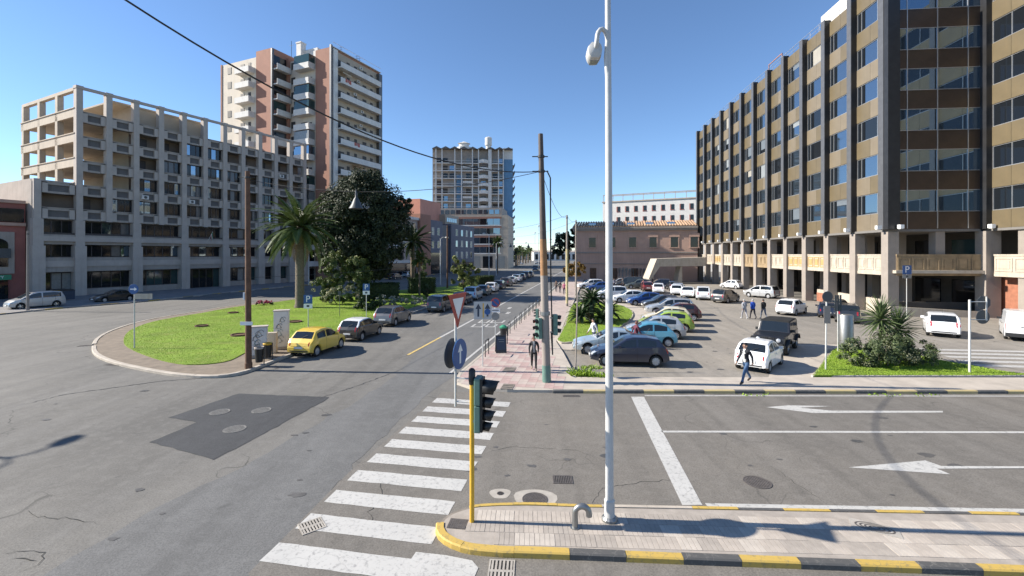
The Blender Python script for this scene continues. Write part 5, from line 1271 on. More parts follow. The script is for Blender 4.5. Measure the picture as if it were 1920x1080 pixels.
def leaf_quad(mb, c, s, nrm, rng, asp=.55):
    n = Vector(nrm)+Vector((rng.gauss(0, .55), rng.gauss(0, .55), rng.gauss(0, .55)))
    if n.length < 1e-3: n = Vector((0, 0, 1))
    n.normalize(); a = n.orthogonal().normalized(); th = rng.uniform(0, 6.28)
    a = (Matrix.Rotation(th, 3, n) @ a); b = n.cross(a)
    c = Vector(c); d = a*s; e = b*s*asp
    mb.add([c-d, c+e-d*.1+n*s*.12, c+d, c-e-d*.1+n*s*.12], [(0, 1, 2, 3)])
def leaf_cloud(blobs, n, size, seed, shell=.55, gap=None, asp=.55):
    rng = random.Random(seed); mb = MB(); vol = [b[1][0]*b[1][1]+b[1][1]*b[1][2]+b[1][0]*b[1][2] for b in blobs]; tot = sum(vol)
    for (c, r), v in zip(blobs, vol):
        # sub-clumps give light and dark masses with gaps between them
        k = max(10, int(n*v/tot/90)); per = int(n*v/tot/k)
        for _ in range(k):
            d = Vector((rng.gauss(0, 1), rng.gauss(0, 1), rng.gauss(0, 1))).normalized(); q = shell+(1-shell)*rng.random()**.6
            if d.z < -.5: q *= .8
            cc = Vector((c[0]+d.x*r[0]*q, c[1]+d.y*r[1]*q, c[2]+d.z*r[2]*q)); cr = min(r)*rng.uniform(.16, .34)
            for _ in range(per):
                e_ = Vector((rng.gauss(0, 1), rng.gauss(0, 1), rng.gauss(0, 1))).normalized()*cr*rng.random()**.4
                leaf_quad(mb, cc+e_, size*rng.uniform(.6, 1.3), d*.6+e_.normalized()*.7+Vector((0, 0, .35)), rng, asp)
    return mb
def bush(name, label, cat, loc, blobs, n, size, mat, seed, flowers=None, group=None, trunk=True):
    o = empty(name, loc, 0, label, cat, group)
    leaf_cloud(blobs, n, size, seed, .35).build('foliage', MT[mat], o)
    if trunk:
        t = MB(); rng = random.Random(seed)
        for k in range(7):
            a = rng.uniform(0, 6.28); b = blobs[rng.randrange(len(blobs))]; t.tube([(b[0][0]*.3, b[0][1]*.3, 0), (b[0][0]*.6+math.cos(a)*.1, b[0][1]*.6, b[0][2]*.5), (b[0][0]+math.cos(a)*b[1][0]*.5, b[0][1]+math.sin(a)*b[1][1]*.5, b[0][2]+b[1][2]*.2)], [.035, .025, .01], 5)
        t.build('stems', MT['bark'], o)
    if flowers:
        leaf_cloud(blobs, flowers[0], flowers[1], seed+1, .85).build('blossom', MT[flowers[2]], o)
    return o
def tree(name, label, loc, h, trunk_r, blobs, n, size, mat, seed, limbs=6, tip=None, cat='tree', group=None):
    o = empty(name, loc, 0, label, cat, group); rng = random.Random(seed)
    zc = min(b[0][2]-b[1][2]*.5 for b in blobs); zc = max(zc, h*.12)
    t = MB().tube([(0, 0, -.05), (.05, 0, zc*.5), (0, .05, zc), (.1, 0, zc+h*.2)], [trunk_r*1.35, trunk_r, trunk_r*.85, trunk_r*.5], 10)
    to = t.build('trunk', MT['bark'], o, smooth=60)
    for k in range(limbs):
        b = blobs[k % len(blobs)]; a = rng.uniform(0, 6.28); e_ = Vector(b[0])+Vector((math.cos(a)*b[1][0]*.5, math.sin(a)*b[1][1]*.5, b[1][2]*.3))
        m_ = Vector((e_.x*.45, e_.y*.45, zc+(e_.z-zc)*.5))
        MB().tube([(0, 0, zc*.9), m_, e_], [trunk_r*.45, trunk_r*.3, trunk_r*.08], 6).build('limb', MT['bark'], to)
    cr = leaf_cloud(blobs, n, size, seed).build('crown', MT[mat], o)
    if tip: leaf_cloud(blobs, tip[0], size*.9, seed+5, .92).build('crown_tips', MT[tip[1]], o)
    return o
# dark ficus on the garden island
fb = [((0, 0, 12.2), (4.6, 4.4, 4.0)), ((-3.4, -.6, 9.5), (3.0, 3.2, 3.2)), ((3.6, -.4, 9.8), (3.0, 3.2, 3.2)), ((-1.2, -1.5, 6.8), (4.0, 3.0, 3.0)), ((2.4, -1, 6.6), (3.2, 3, 3.0)), ((.5, 0, 3.8), (3.4, 2.8, 2.4)), ((4.8, .5, 12.0), (1.7, 1.7, 1.5)), ((-3.8, 0, 12.4), (1.8, 1.8, 1.6)), ((.8, -.5, 15.0), (2.4, 2.2, 1.5))]
tree('ficus_tree', 'huge dark evergreen ficus towering over the garden hedges', (-19.8, 60, .1), 16, .6, fb, 76000, .17, 'leaf_ficus', 21, 9, (2500, 'leaf_ficus_tip'))
bush('shrub', 'tall pale-leaved shrub at the foot of the ficus, palm side', 'shrub', (-21.6, 55, .1), [((0, 0, 4.4), (1.5, 1.4, 1.9)), ((-.9, 0, 2.2), (1.6, 1.4, 1.7)), ((.6, -.2, 2.4), (1.4, 1.3, 1.6))], 5200, .14, 'leaf_mid', 31, (900, .12, 'leaf_light'))
bush('shrub', 'rounded pale-leaved shrub below the ficus beside parking sign', 'shrub', (-18.4, 54.5, .1), [((0, 0, 3.9), (1.6, 1.4, 1.6)), ((.3, 0, 2.0), (1.5, 1.4, 1.7))], 4200, .14, 'leaf_mid', 33, (700, .12, 'leaf_light'))
bush('flowering_shrub', 'cream-speckled variegated shrub beside the tall palm', 'shrub', (-19.4, 51.2, .1), [((-.9, 0, .9), (1.3, 1.0, .9)), ((.8, 0, 1.2), (1.3, 1.0, 1.15))], 2600, .13, 'leaf_mid', 35, (1100, .11, 'flower_white'))
bush('clipped_bush', 'dark ball-clipped bush behind the second parking sign', 'shrub', (-14.4, 46.0, .1), [((0, 0, .9), (1.75, 1.4, .85)), ((0, 0, .5), (1.6, 1.3, .6))], 6500, .07, 'leaf_hedge', 37)
bush('silver_shrub', 'low silvery-leaved shrub mound on the lawn', 'shrub', (-12.3, 50.5, .1), [((-1.4, 0, .55), (1.7, 1.1, .6)), ((1.2, .3, .5), (1.7, 1.1, .6))], 4200, .08, 'leaf_silver', 39)
def hedge(label, p0, p1, w_, h, seed, mat='leaf_hedge'):
    o = empty('hedge', ((p0[0]+p1[0])/2, (p0[1]+p1[1])/2, .1), math.atan2(p1[1]-p0[1], p1[0]-p0[0]), label, 'hedge'); L = math.dist(p0, p1)
    MB().box(-L/2+.15, -w_/2+.15, 0, L/2-.15, w_/2-.15, h-.18).build('inner_growth', MT['leaf_hedge'], o)
    rng = random.Random(seed); mb = MB()
    for _ in range(int(L*w_*h*260)):
        f = rng.random(); x, y, z = rng.uniform(-L/2, L/2), rng.uniform(-w_/2, w_/2), rng.uniform(0, h); n = (0, 0, 1)
        if f < .4: z = h-rng.random()**2*.2
        elif f < .8: y = (-w_/2 if rng.random() < .6 else w_/2)*rng.uniform(.85, 1.02); n = (0, -1, .3)
        leaf_quad(mb, (x, y, z+rng.gauss(0, .04)), rng.uniform(.06, .12), n, rng)
    mb.build('foliage', MT[mat], o)
hedge('dark clipped hedge block under the ficus near the road', (-19.2, 57), (-14.5, 58.6), 1.6, 2.0, 41)
hedge('long clipped hedge on the far side of the lawn', (-15.0, 66), (-11.5, 67.5), 2.2, 2.2, 43)
hedge('dark low hedge past the leafy tree', (-6.6, 79), (-4.0, 83), 2.2, 1.8, 44)
bush('conical_shrub', 'small conical dark shrub standing on the far lawn', 'shrub', (-11.0, 58.5, .1), [((0, 0, 1.1), (.7, .7, 1.1))], 1800, .09, 'leaf_hedge', 45)
tree('leafy_tree', 'yellow-green leafy small tree behind the parked white car', (-7.9, 74, .1), 5.4, .13, [((-.8, 0, 3.6), (1.5, 1.4, 1.9)), ((.9, 0, 2.5), (1.7, 1.4, 1.6)), ((0, 0, 1.3), (1.9, 1.4, 1.2))], 5200, .17, 'leaf_light', 47, 5)
tree('shrub_tree', 'grey-green bushy small tree beside thin palm', (-14.2, 70, .1), 5, .12, [((0, 0, 3.2), (1.5, 1.3, 1.4)), ((.9, 0, 4.4), (.8, .8, .7)), ((0, 0, 1.6), (1.1, 1.0, 1.2))], 3200, .15, 'leaf_mid', 49, 4)
tree('young_tree', 'small roadside tree with rusty orange foliage on the promenade', (avline(1.2, 78)+.3, 78, .12), 4.4, .09, [((0, 0, 2.9), (2.1, 1.7, 1.1)), ((.4, 0, 3.6), (1.4, 1.3, .8)), ((-.8, 0, 3.0), (1.3, 1.2, .9))], 6500, .15, 'leaf_orange', 51, 5)
tree('pine_tree', 'broad dark umbrella pine beside the pink house', (14.0, 114, 0), 12, .4, [((0, 0, 9.4), (3.8, 4, 2.2)), ((-1.8, 0, 7.4), (3.0, 3, 2.2)), ((1.8, 0, 10.4), (3, 3, 1.6))], 9000, .24, 'leaf_pine', 53, 6)

# palms
def frond_mesh(L, droop, nl, ll, mat, seed, wl=.03, vee=.5):
    rng = random.Random(seed); mb = MB(); pts = []
    for i in range(9):
        s = i/8; pts.append(Vector((L*(s-.12*s*s*droop), 0, L*(.10*s-droop*.42*s*s))))
    mb.tube(pts, [.035*(1-.85*i/8)+.004 for i in range(9)], 5, 0, cap=False)
    for i in range(nl):
        s = .08+.92*i/nl; k = s*8; a = int(min(7, k)); p = pts[a].lerp(pts[a+1], k-a); d = (pts[a+1]-pts[a]).normalized()
        l = ll*(math.sin(math.pi*min(1, .18+.82*s)))**.7*rng.uniform(.85, 1.1)+.06
        for sg in (-1, 1):
            dr = (d*.65+Vector((0, sg, 0))*(.85-.35*s)+Vector((0, 0, vee*.5-.45*s))).normalized(); q = p+dr*l+Vector((0, 0, -.18*l))
            m_ = p+dr*l*.5; wv = d*wl
            mb.add([p-wv*.6, p+wv*.6, m_+wv, q, m_-wv], [(0, 1, 2, 3, 4)])
    return mb.mesh('frond', MT[mat])
def palm(name, label, loc, h, r, L, nfr, mat, seed, crown_bulge=True, nl=46, ll=.42, wl=.028, dead=0, group=None, droop=1.0, lean=0):
    o = empty(name, loc, 0, label, 'palm', group); rng = random.Random(seed); n = 14
    prof = []
    k = int(h/.22)
    for i in range(k+1):
        z = h*i/k; rr_ = r*(1.0-.12*z/h)*(1.25-.25*min(1, z/.5)); prof.append((rr_*(1.04 if i % 2 else .97), z))
    if crown_bulge: prof = [p for p in prof if p[1] < h-1.5]+[(r*1.0, h-1.5), (r*1.35, h-1.1), (r*1.45, h-.6), (r*1.3, h-.2), (r*.6, h+.1)]
    MB().lathe(prof, n).build('trunk', MT['palm_trunk'], o, smooth=70)
    if crown_bulge:      # stubs of cut fronds
        st = MB()
        for i in range(90):
            a = rng.uniform(0, 6.28); z = h-1.45+1.3*rng.random(); st.cbox((math.cos(a)*r*1.36, math.sin(a)*r*1.36, z), (.22, .10, .09), a, 0, Matrix.Rotation(R(-35), 4, 'Y'))
        st.build('leaf_stubs', MT['palm_trunk'], o)
    meshes = [frond_mesh(L*q, droop*dq, nl, ll, mat, seed+i, wl) for i, (q, dq) in enumerate(((1, 1), (.92, .75), (1.05, 1.2)))]
    md = frond_mesh(L*.7, droop*1.2, nl//2, ll, 'dead_frond', seed+9, wl) if dead else None
    for i in range(nfr):
        t = i/nfr; az = i*2.39996+rng.uniform(-.2, .2); pitch = R(78-105*t**.9+rng.uniform(-6, 6))
        inst('frond', rng.choice(meshes), o, (math.cos(az)*r*.4, math.sin(az)*r*.4, h-.05-.25*t), (rng.uniform(-.3, .3), -pitch, az), (rng.uniform(.85, 1.05),)*3)
    for i in range(dead):
        inst('frond', md, o, (0, 0, h-.3), (0, R(40), rng.uniform(0, 6.28)))
    return o
g = G(562, 579)
palm('date_palm', 'tall thick-trunked date palm on the big lawn', (g[0], g[1], .12), 8.5, .45, 5.0, 60, 'leaf_palm', 61, True, 84, .62, .03, 2, None, 1.35)
palm('date_palm', 'dark drooping date palm half hidden beside the ficus', (-14.4, 66, .1), 7.6, .34, 3.6, 40, 'leaf_palm_dark', 62, False, 40, .5, .05)
palm('fan_palm', 'thin-trunked small palm on the far lawn', (-12.6, 62, .1), 5.2, .13, 1.5, 30, 'leaf_palm', 63, False, 20, .4, .05, 3)
g = G(925, 522); palm('fan_palm', 'slender tall palm by the cream office block', (-4.4, 135, .1), 9.5, .3, 2.6, 32, 'leaf_palm', 64, False, 22, .6, .09, 4)
rng = random.Random(77)
for k in range(15):
    px = 966+k*2.6+rng.uniform(-1, 1) if k < 12 else (1002+k*1.5); Y = 225+k*9+rng.uniform(-5, 5)
    palm('seafront_palm', 'palm in the cluster lining the distant seafront', ((px-960)/F*Y, Y, 0), 7.2+rng.uniform(-1, 2.2), .3, 3.0, 16, 'leaf_palm', 70+k, False, 12, .8, .16, 0, 'palms along the seafront')
# far band of seafront greenery, one mass
mb = MB(); rng = random.Random(5)
for _ in range(7000):
    x = rng.uniform(-30, 200); mb_y = 470+rng.uniform(-15, 15); hh = 6+2.5*math.sin(x*.13)+1.5*math.sin(x*.41)
    leaf_quad(mb, (x, mb_y, rng.random()*hh), rng.uniform(.6, 1.3), (0, -1, .5), rng)
tag(mb.build('far_greenery', MT['leaf_mid']), 'hazy green band of trees along the far seafront', 'trees', None, 'stuff')

# cycad clump on the right lawn
def cycad(loc, h, L, n, seed, label, core=None):
    o = empty('cycad', loc, 0, label, 'cycad', 'cycads on the curved lawn'); rng = random.Random(seed)
    MB().lathe([(.2, 0), (.24, h*.4), (.2, h), (.05, h+.08)], 10).build('trunk', MT['palm_trunk'], o)
    ms_ = [frond_mesh(L*q, .9, 34, .19, 'leaf_cycad', seed+i, .016, .8) for i, q in enumerate((1, .85))]
    for i in range(n):
        t = i/n; az = i*2.39996; inst('frond', rng.choice(ms_), o, (0, 0, h), (0, -R(72-95*t+rng.uniform(-5, 5)), az))
    if core: MB().lathe([(.18, 0), (.24, .12), (.18, .26), (.02, .32)], 9, 0, (0, 0, h)).build('seed_cone', MT['dead_frond'], o)
cx, cy = 6.75, 38.6
cycad((cx, cy, .13), 1.75, 1.7, 52, 81, 'tallest cycad of the clump with orange centre', True)
cycad((cx-1.1, cy-1.0, .13), .55, 1.5, 44, 82, 'low cycad at the promenade edge of the clump')
cycad((cx+.6, cy-1.4, .13), .4, 1.5, 44, 83, 'low cycad at the front of the clump facing the saloon')
cycad((cx+1.5, cy+.2, .13), .7, 1.5, 44, 84, 'low cycad on the car park side of the clump')
cycad((cx-.2, cy+.6, .13), 1.0, 1.5, 44, 85, 'mid-height cycad hidden behind the tallest one')
# yucca and flowering bush on the triangular lawn
def yucca(loc, label, heads, seed):
    o = empty('yucca', loc, 0, label, 'yucca', None); rng = random.Random(seed)
    lf = MB(); L = 1.0
    lf.add([(0, -.018, 0), (L*.45, -.03, .03), (L, 0, -.1), (L*.45, .03, .03), (0, .018, 0), (L*.45, 0, .0)], [(0, 1, 5), (1, 2, 5), (2, 3, 5), (3, 4, 5), (4, 0, 5)])
    lm = lf.mesh('leaf', MT['leaf_yucca'])
    for (x, y, z, r, n) in heads:
        MB().tube([(0, 0, 0), (x*.6, y*.6, z*.5), (x, y, z)], [.10, .075, .06], 7).build('trunk', MT['palm_trunk'], o)
        for i in range(n):
            t = i/n; az = i*2.39996; el = 85-130*t+rng.uniform(-6, 6)
            inst('leaf', lm, o, (x, y, z+.12-.25*t), (rng.uniform(-.4, .4), -R(el), az), (r*rng.uniform(.85, 1.1), 1.5, 1))
yucca((19.45, 24.0, .15), 'spiky yucca with two green rosettes rising from the bush', [(-.1, -.1, 2.2, 1.25, 110), (1.2, .3, 1.65, 1.2, 110)], 91)
bush('flowering_bush', 'wide pale-flowered green bush below the yucca', 'shrub', (18.85, 22.9, .15), [((-1.2, 0, .62), (1.1, .9, .75)), ((.1, -.1, .8), (1.2, .95, .85)), ((1.4, .1, .65), (1.15, .9, .75)), ((.6, .5, .9), (.9, .8, .9))], 17000, .05, 'leaf_bush', 93, (1300, .035, 'flower_white'))
fb_ = empty('flower_bed', (*G(495, 574), .12), 0, 'round bed of pink flowers on the lawn left of the palm', 'flowers')
leaf_cloud([((0, 0, .18), (1.0, .8, .22))], 900, .09, 95).build('foliage', MT['leaf_hedge'], fb_); leaf_cloud([((0, 0, .34), (.95, .75, .2))], 3000, .08, 96, .4).build('blossom', MT['flower_pink'], fb_)

# ================================================================ PEOPLE
SKIN = M('skin', (.45, .27, .19), .55, .06, 6)
HAIRM = {'dark': M('hair_dark', (.03, .02, .016), .6, .2, 9), 'red': M('hair_auburn', (.12, .04, .025), .6, .2, 9), 'grey': M('hair_grey', (.3, .3, .29), .6, .2, 9)}
CL = {}
def cloth(c):
    if c not in CL: CL[c] = M('cloth', c, .9, .14, 7, .15)
    return CL[c]
def person(x, y, head, label, top, trousers, shoes=(.05, .04, .04), shirt=None, hair='dark', stride=.32, h=1.74, z=0.0, bag=None, arms=.35, group=None, lean=.03):
    o = empty('person', (x, y, z), R(head), label, 'person', group)
    k = h/1.75
    ST = stride
    J = {'pel': (0, 0, .95, .125), 'wai': (.01+lean*.3, 0, 1.08, .125), 'che': (.015+lean, 0, 1.30, .15), 'upc': (.01+lean, 0, 1.42, .12), 'nek': (.02+lean, 0, 1.50, .058), 'hd0': (.04+lean, 0, 1.56, .075), 'hd1': (.045+lean, 0, 1.63, .092), 'hd2': (.03+lean, 0, 1.70, .082), 'hd3': (.02+lean, 0, 1.74, .05)}
    E = [('pel', 'wai'), ('wai', 'che'), ('che', 'upc'), ('upc', 'nek'), ('nek', 'hd0'), ('hd0', 'hd1'), ('hd1', 'hd2'), ('hd2', 'hd3')]
    cat = {'pel': 'T', 'wai': 'S', 'che': 'S', 'upc': 'S', 'nek': 'K', 'hd0': 'K', 'hd1': 'K', 'hd2': 'K', 'hd3': 'K'}
    for sg, s in ((1, 'l'), (-1, 'r')):
        f = ST*sg                                        # left leg forward for +1
        J['hip'+s] = (0, .095*sg, .90, .10); J['kne'+s] = (f*.55+.05*(1 if f < 0 else 1), .10*sg, .50, .068); 
        lift = .07 if f < 0 else 0.0
        J['ank'+s] = (f*1.05-(.04 if f < 0 else 0), .10*sg, .10+lift, .045); J['hee'+s] = (f*1.05-.04, .10*sg, .045+lift*.9, .042); J['toe'+s] = (f*1.05+.15, .11*sg, .035+lift*.15, .038)
        g_ = -arms*.62*sg*(1 if ST else .3)
        J['sho'+s] = (lean, .175*sg, 1.40, .075); J['elb'+s] = (lean+g_*.45-.02, .235*sg, 1.14, .052); J['wri'+s] = (lean+g_+.06, .22*sg, .91, .036); J['pal'+s] = (lean+g_*1.12+.08, .215*sg, .84, .036)
        E += [('pel', 'hip'+s), ('hip'+s, 'kne'+s), ('kne'+s, 'ank'+s), ('ank'+s, 'hee'+s), ('ank'+s, 'toe'+s), ('upc', 'sho'+s), ('sho'+s, 'elb'+s), ('elb'+s, 'wri'+s), ('wri'+s, 'pal'+s)]
        cat.update({'hip'+s: 'T', 'kne'+s: 'T', 'ank'+s: 'T', 'hee'+s: 'F', 'toe'+s: 'F', 'sho'+s: 'S', 'elb'+s: 'S', 'wri'+s: 'S', 'pal'+s: 'H'})
    names = list(J); bm = bmesh.new(); sk = bm.verts.layers.skin.verify()
    vs = []
    for n in names:
        a = J[n]; v = bm.verts.new((a[0]*k, a[1]*k, a[2]*k)); v[sk].radius = (a[3]*k*(1.0 if n not in ('che', 'wai', 'pel', 'upc') else .82), a[3]*k*(1.0 if n not in ('che', 'wai', 'pel', 'upc') else 1.12)); v[sk].use_root = n == 'pel'; vs.append(v)
    for a, b in E: bm.edges.new((vs[names.index(a)], vs[names.index(b)]))
    me = bpy.data.meshes.new('pose'); bm.to_mesh(me); bm.free()
    tmp = bpy.data.objects.new('pose', me); COL.objects.link(tmp)
    tmp.modifiers.new('skin', 'SKIN'); sb = tmp.modifiers.new('sub', 'SUBSURF'); sb.levels = 2; sb.render_levels = 2
    dg = bpy.context.evaluated_depsgraph_get(); dg.update()
    bm_ = bpy.data.meshes.new_from_object(tmp.evaluated_get(dg)); bpy.data.objects.remove(tmp); bpy.data.meshes.remove(me)
    bm_.name = 'body'; bm_.materials.clear()
    for m in (SKIN, cloth(top), cloth(trousers), cloth(shoes), cloth(shirt or top)): bm_.materials.append(m)
    for p in bm_.polygons:
        c = p.center; best = None
        for a, b in E:
            A = Vector(J[a][:3])*k; Bv = Vector(J[b][:3])*k; d = Bv-A; t = max(0, min(1, (c-A).dot(d)/d.length_squared)); q = (c-(A+d*t)).length-(J[a][3]*(1-t)+J[b][3]*t)*k
            if best is None or q < best[0]: best = (q, a, b, t)
        _, a, b, t = best; ct = cat[b] if b[:3] in ('pal', 'hee', 'toe') else (cat[a] if t < .5 else cat[b])
        if a[:3] == 'pel' and b == 'wai' and c.z > .93*k: ct = 'S'
        if a == 'pel' and b[:3] == 'hip' and c.z > .90*k: ct = 'S'
        if a == 'upc' and b == 'nek': ct = 'S' if t < .75 else 'K'
        i = {'K': 0, 'H': 0, 'S': 1, 'T': 2, 'F': 3}[ct]
        if ct == 'S' and shirt and abs(c.y) < .055*k and c.x > .05 and c.z > .93*k: i = 4
        p.material_index = i; p.use_smooth = True
    inst('body', bm_, o)
    fg = MB()
    for sg, s in ((1, 'l'), (-1, 'r')):
        w0, p0 = Vector(J['wri'+s][:3])*k, Vector(J['pal'+s][:3])*k; d = (p0-w0).normalized()
        for i, l in enumerate((.075, .085, .08, .062)):
            off = Vector((.027-.018*i, 0, 0))*k; b_ = p0+off; fg.tube([b_-d*.02, b_+d*l*.55*k, b_+d*l*k+Vector((.012, -.012*sg, 0))], [.0095*k, .0085*k, .007*k], 5)
        tb = w0+(p0-w0)*.5+Vector((.025, 0, 0)); fg.tube([tb, tb+Vector((.035, -.005*sg, -.02)), tb+Vector((.045, -.008*sg, -.055))], [.011*k, .010*k, .008*k], 5)
    fg.build('fingers', SKIN, o)
    hx, hz = (J['hd1'][0])*k, J['hd1'][2]*k
    hm = MB(); n, m_ = 12, 7; hv = []
    for i in range(m_+1):
        th = math.pi*.62*i/m_
        for j in range(n):
            ph = 2*math.pi*j/n; front = max(0, math.cos(ph)); t2 = th*(1-.42*front) if i else 0
            low = 1.0 if hair != 'red' else 1.12
            hv.append((hx-.012+.108*k*math.sin(t2)*math.cos(ph), .093*k*math.sin(t2)*math.sin(ph), hz+.012+.125*k*math.cos(t2*low)))
    hm.add(hv, [(i*n+j, (i+1)*n+j, (i+1)*n+(j+1) % n, i*n+(j+1) % n) for i in range(m_) for j in range(n)])
    hm.build('hair', HAIRM[hair], o, smooth=80)
    fc = MB()
    for sg in (1, -1): fc.cbox((hx+.088*k, sg*.032*k, hz+.005), (.014, .02, .010), 0, 0); fc.cbox((hx, sg*.094*k, hz-.01), (.035, .02, .05), 0, 1)
    fc.add([(hx+.085*k, -.012, hz-.035), (hx+.085*k, .012, hz-.035), (hx+.118*k, 0, hz-.03), (hx+.088*k, 0, hz+.01)], [(0, 1, 2), (1, 3, 2), (3, 0, 2)], 1); fc.cbox((hx+.083*k, 0, hz-.058), (.012, .04, .008), 0, 2)
    fc.build('face', [HAIRM['dark'], SKIN, cloth((.25, .08, .07))], o)
    if bag: MB().cbox((-.13+lean, .02, 1.25), (.14, .28, .38)).build('backpack', cloth(bag), o, smooth=40)
    return o
g = G(1001, 694, .12); person(g[0], g[1], 268, 'woman with auburn hair in dark open jacket walking along the pink pavement', (.025, .024, .026), (.018, .018, .02), (.3, .24, .18), (.28, .28, .29), 'red', .2, 1.66, .126)
g = G(1399, 718, .12); person(g[0], g[1], 205, 'man in dark jacket and blue jeans striding along the far pavement', (.02, .022, .028), (.05, .10, .19), (.04, .03, .025), (.55, .55, .53), 'dark', .36, 1.76, .12)
for (px, tp, trs, sh, lb, hr) in [(1396, (.35, .35, .37), (.30, .30, .32), (.5, .5, .5), 'man in pale grey jacket and trousers walking to the arcade', 'grey'), (1412, (.02, .08, .42), (.03, .03, .04), (.04, .04, .04), 'man in bright blue jacket walking between two others', 'grey'), (1432, (.02, .02, .02), (.12, .14, .18), (.04, .04, .04), 'man in black jacket walking to the arcade', 'dark')]:
    g = G(px, 598); person(g[0], g[1], 98, lb, tp, trs, sh, None, hr, .24, 1.76, 0, None, .2, 'three men walking across the car park')
person(5.15, 28.55, 200, 'person in white shirt with dark bag beside the silver saloon', (.6, .6, .62), (.04, .05, .08), (.05, .05, .05), None, 'dark', .22, 1.72, 0, (.04, .03, .03))
person(7.55, 27.75, 20, 'person in dark red top between silver saloon and sky-blue car', (.12, .03, .05), (.04, .05, .08), (.05, .05, .05), None, 'red', .12, 1.68)
for (px, py, tp, lb, hd) in [(1050, 551, (.02, .02, .025), 'person in black walking far along the promenade', 80), (1058, 554, (.5, .12, .2), 'person in pink top on the promenade near the orange tree', 85), (1043, 549, (.15, .10, .08), 'person in brown coat far along the promenade', 260), (994, 521, (.03, .03, .03), 'person in dark clothes crossing the avenue', 10),
        (1168, 541, (.08, .08, .09), 'person in grey standing beside the charcoal van', 180), (1206, 544, (.4, .2, .2), 'person in reddish top by the ramp cars', 270), (1224, 531, (.55, .55, .57), 'person in white beneath the ramp parapet', 200), (1152, 541, (.2, .2, .25), 'person in dull blue near the pink house', 120)]:
    g = G(px, py); person(g[0], g[1], hd, lb, tp, (.05, .05, .07), (.05, .05, .05), None, 'dark', .2, 1.72, .12 if px < 1100 and px > 1000 else 0, None, .2)
# ================================================================ STREET FURNITURE
def text_mesh(s, size, mat, ext=.002):
    c = bpy.data.curves.new('lettering', 'FONT'); c.body = s; c.size = size; c.align_x = 'CENTER'; c.align_y = 'CENTER'; c.extrude = ext
    o = bpy.data.objects.new('lettering', c); COL.objects.link(o); dg = bpy.context.evaluated_depsgraph_get(); dg.update()
    me = bpy.data.meshes.new_from_object(o.evaluated_get(dg)); bpy.data.objects.remove(o); bpy.data.curves.remove(c)
    me.materials.clear(); me.materials.append(mat); me.name = 'lettering'; return me
def disc(r, th=.02, n=28): return MB().lathe([(r-.008, -th/2), (r, -th/2+.004), (r, th/2-.004), (r-.008, th/2)], n, 0, (0, 0, 0), 'Y')
def pole(parent, h, r=.03, mat='pole_grey', x=0, y=0, z0=0, name='pole', top=None, lean=(0, 0), n=10):
    return MB().tube([(x, y, z0-.03), (x+lean[0]*.5, y+lean[1]*.5, z0+(h-z0)*.5), (x+lean[0], y+lean[1], h)], [r, (r+(top or r))/2, top or r], n).build(name, MT[mat], parent, smooth=50)
def face(parent, mesh, loc): return inst('lettering', mesh, parent, loc, (R(90), 0, 0))
def arrow(parent, pts, mat, y, name='arrow'):
    return MB().add([(p[0], y, p[1]) for p in pts], [tuple(range(len(pts)))]).build(name, MT[mat], parent)
UPARROW = lambda s: [(-.035*s, -.2*s), (.035*s, -.2*s), (.035*s, .05*s), (.11*s, .05*s), (0, .22*s), (-.11*s, .05*s), (-.035*s, .05*s)]

MT['sign_grey'] = M('sign_face_grey', (.42, .43, .43), .4, .08, 3)
# ---- near tall lamp post
LPx, LPy = 2.07, 9.66
lp_ = empty('street_lamp', (LPx, LPy, .112), 0, 'tall white lamp post with curved arm rising from the traffic island', 'street lamp')
MB().tube([(0, 0, -.02), (0, 0, .42)], [.11, .11], 16).tube([(0, 0, .42), (0, 0, .46)], [.115, .092], 16).tube([(-.0, 0, .44), (-.01, 0, 6), (-.05, 0, 14), (-.07, 0, 18)], [.088, .075, .053, .042], 16).build('post', MT['pole_white'], lp_, smooth=40)
MB().lathe([(.17, 0), (.17, .05), (.13, .09)], 14).build('base_plate', MT['steel'], lp_)
am = [(-.03, .0, 9.3), (-.07, -.02, 9.8)]
for i in range(9):
    a = math.pi*i/8; am.append((-.17+.12*math.cos(a), -.03-.10*i/8, 10.14+.24*math.sin(a)))
am.append((-.30, -.12, 10.02)); am.append((-.31, -.02, 9.97))
MB().tube(am, [.055]*2+[.048]*11, 10).build('arm', MT['pole_white'], lp_, smooth=60)
hd = MB(); hs = []
for (yy, w_, zt, zb) in [(-.10, .07, 10.02, 9.90), (-.06, .145, 10.12, 9.80), (.06, .16, 10.14, 9.78), (.24, .16, 10.12, 9.77), (.34, .12, 10.06, 9.79), (.38, .06, 9.97, 9.86)]:
    hs.append([(-.31+w_*math.cos(a), yy, (zt+zb)/2+(zt-zb)/2*max(-1, min(1, 1.2*math.sin(a)))) for a in [2*math.pi*j/12 for j in range(12)]])
hs = hs[::-1]; v = [p for r_ in hs for p in r_]
hd.add(v, [(i*12+j, i*12+(j+1) % 12, (i+1)*12+(j+1) % 12, (i+1)*12+j) for i in range(5) for j in range(12)]+[tuple(range(12))[::-1], tuple(60+j for j in range(12))])
ho = hd.build('lamp_head', MT['pole_white'], lp_, smooth=50); MB().box(-.40, .06, 9.77, -.22, .26, 9.79).build('lens', MT['glass_blind'], ho)
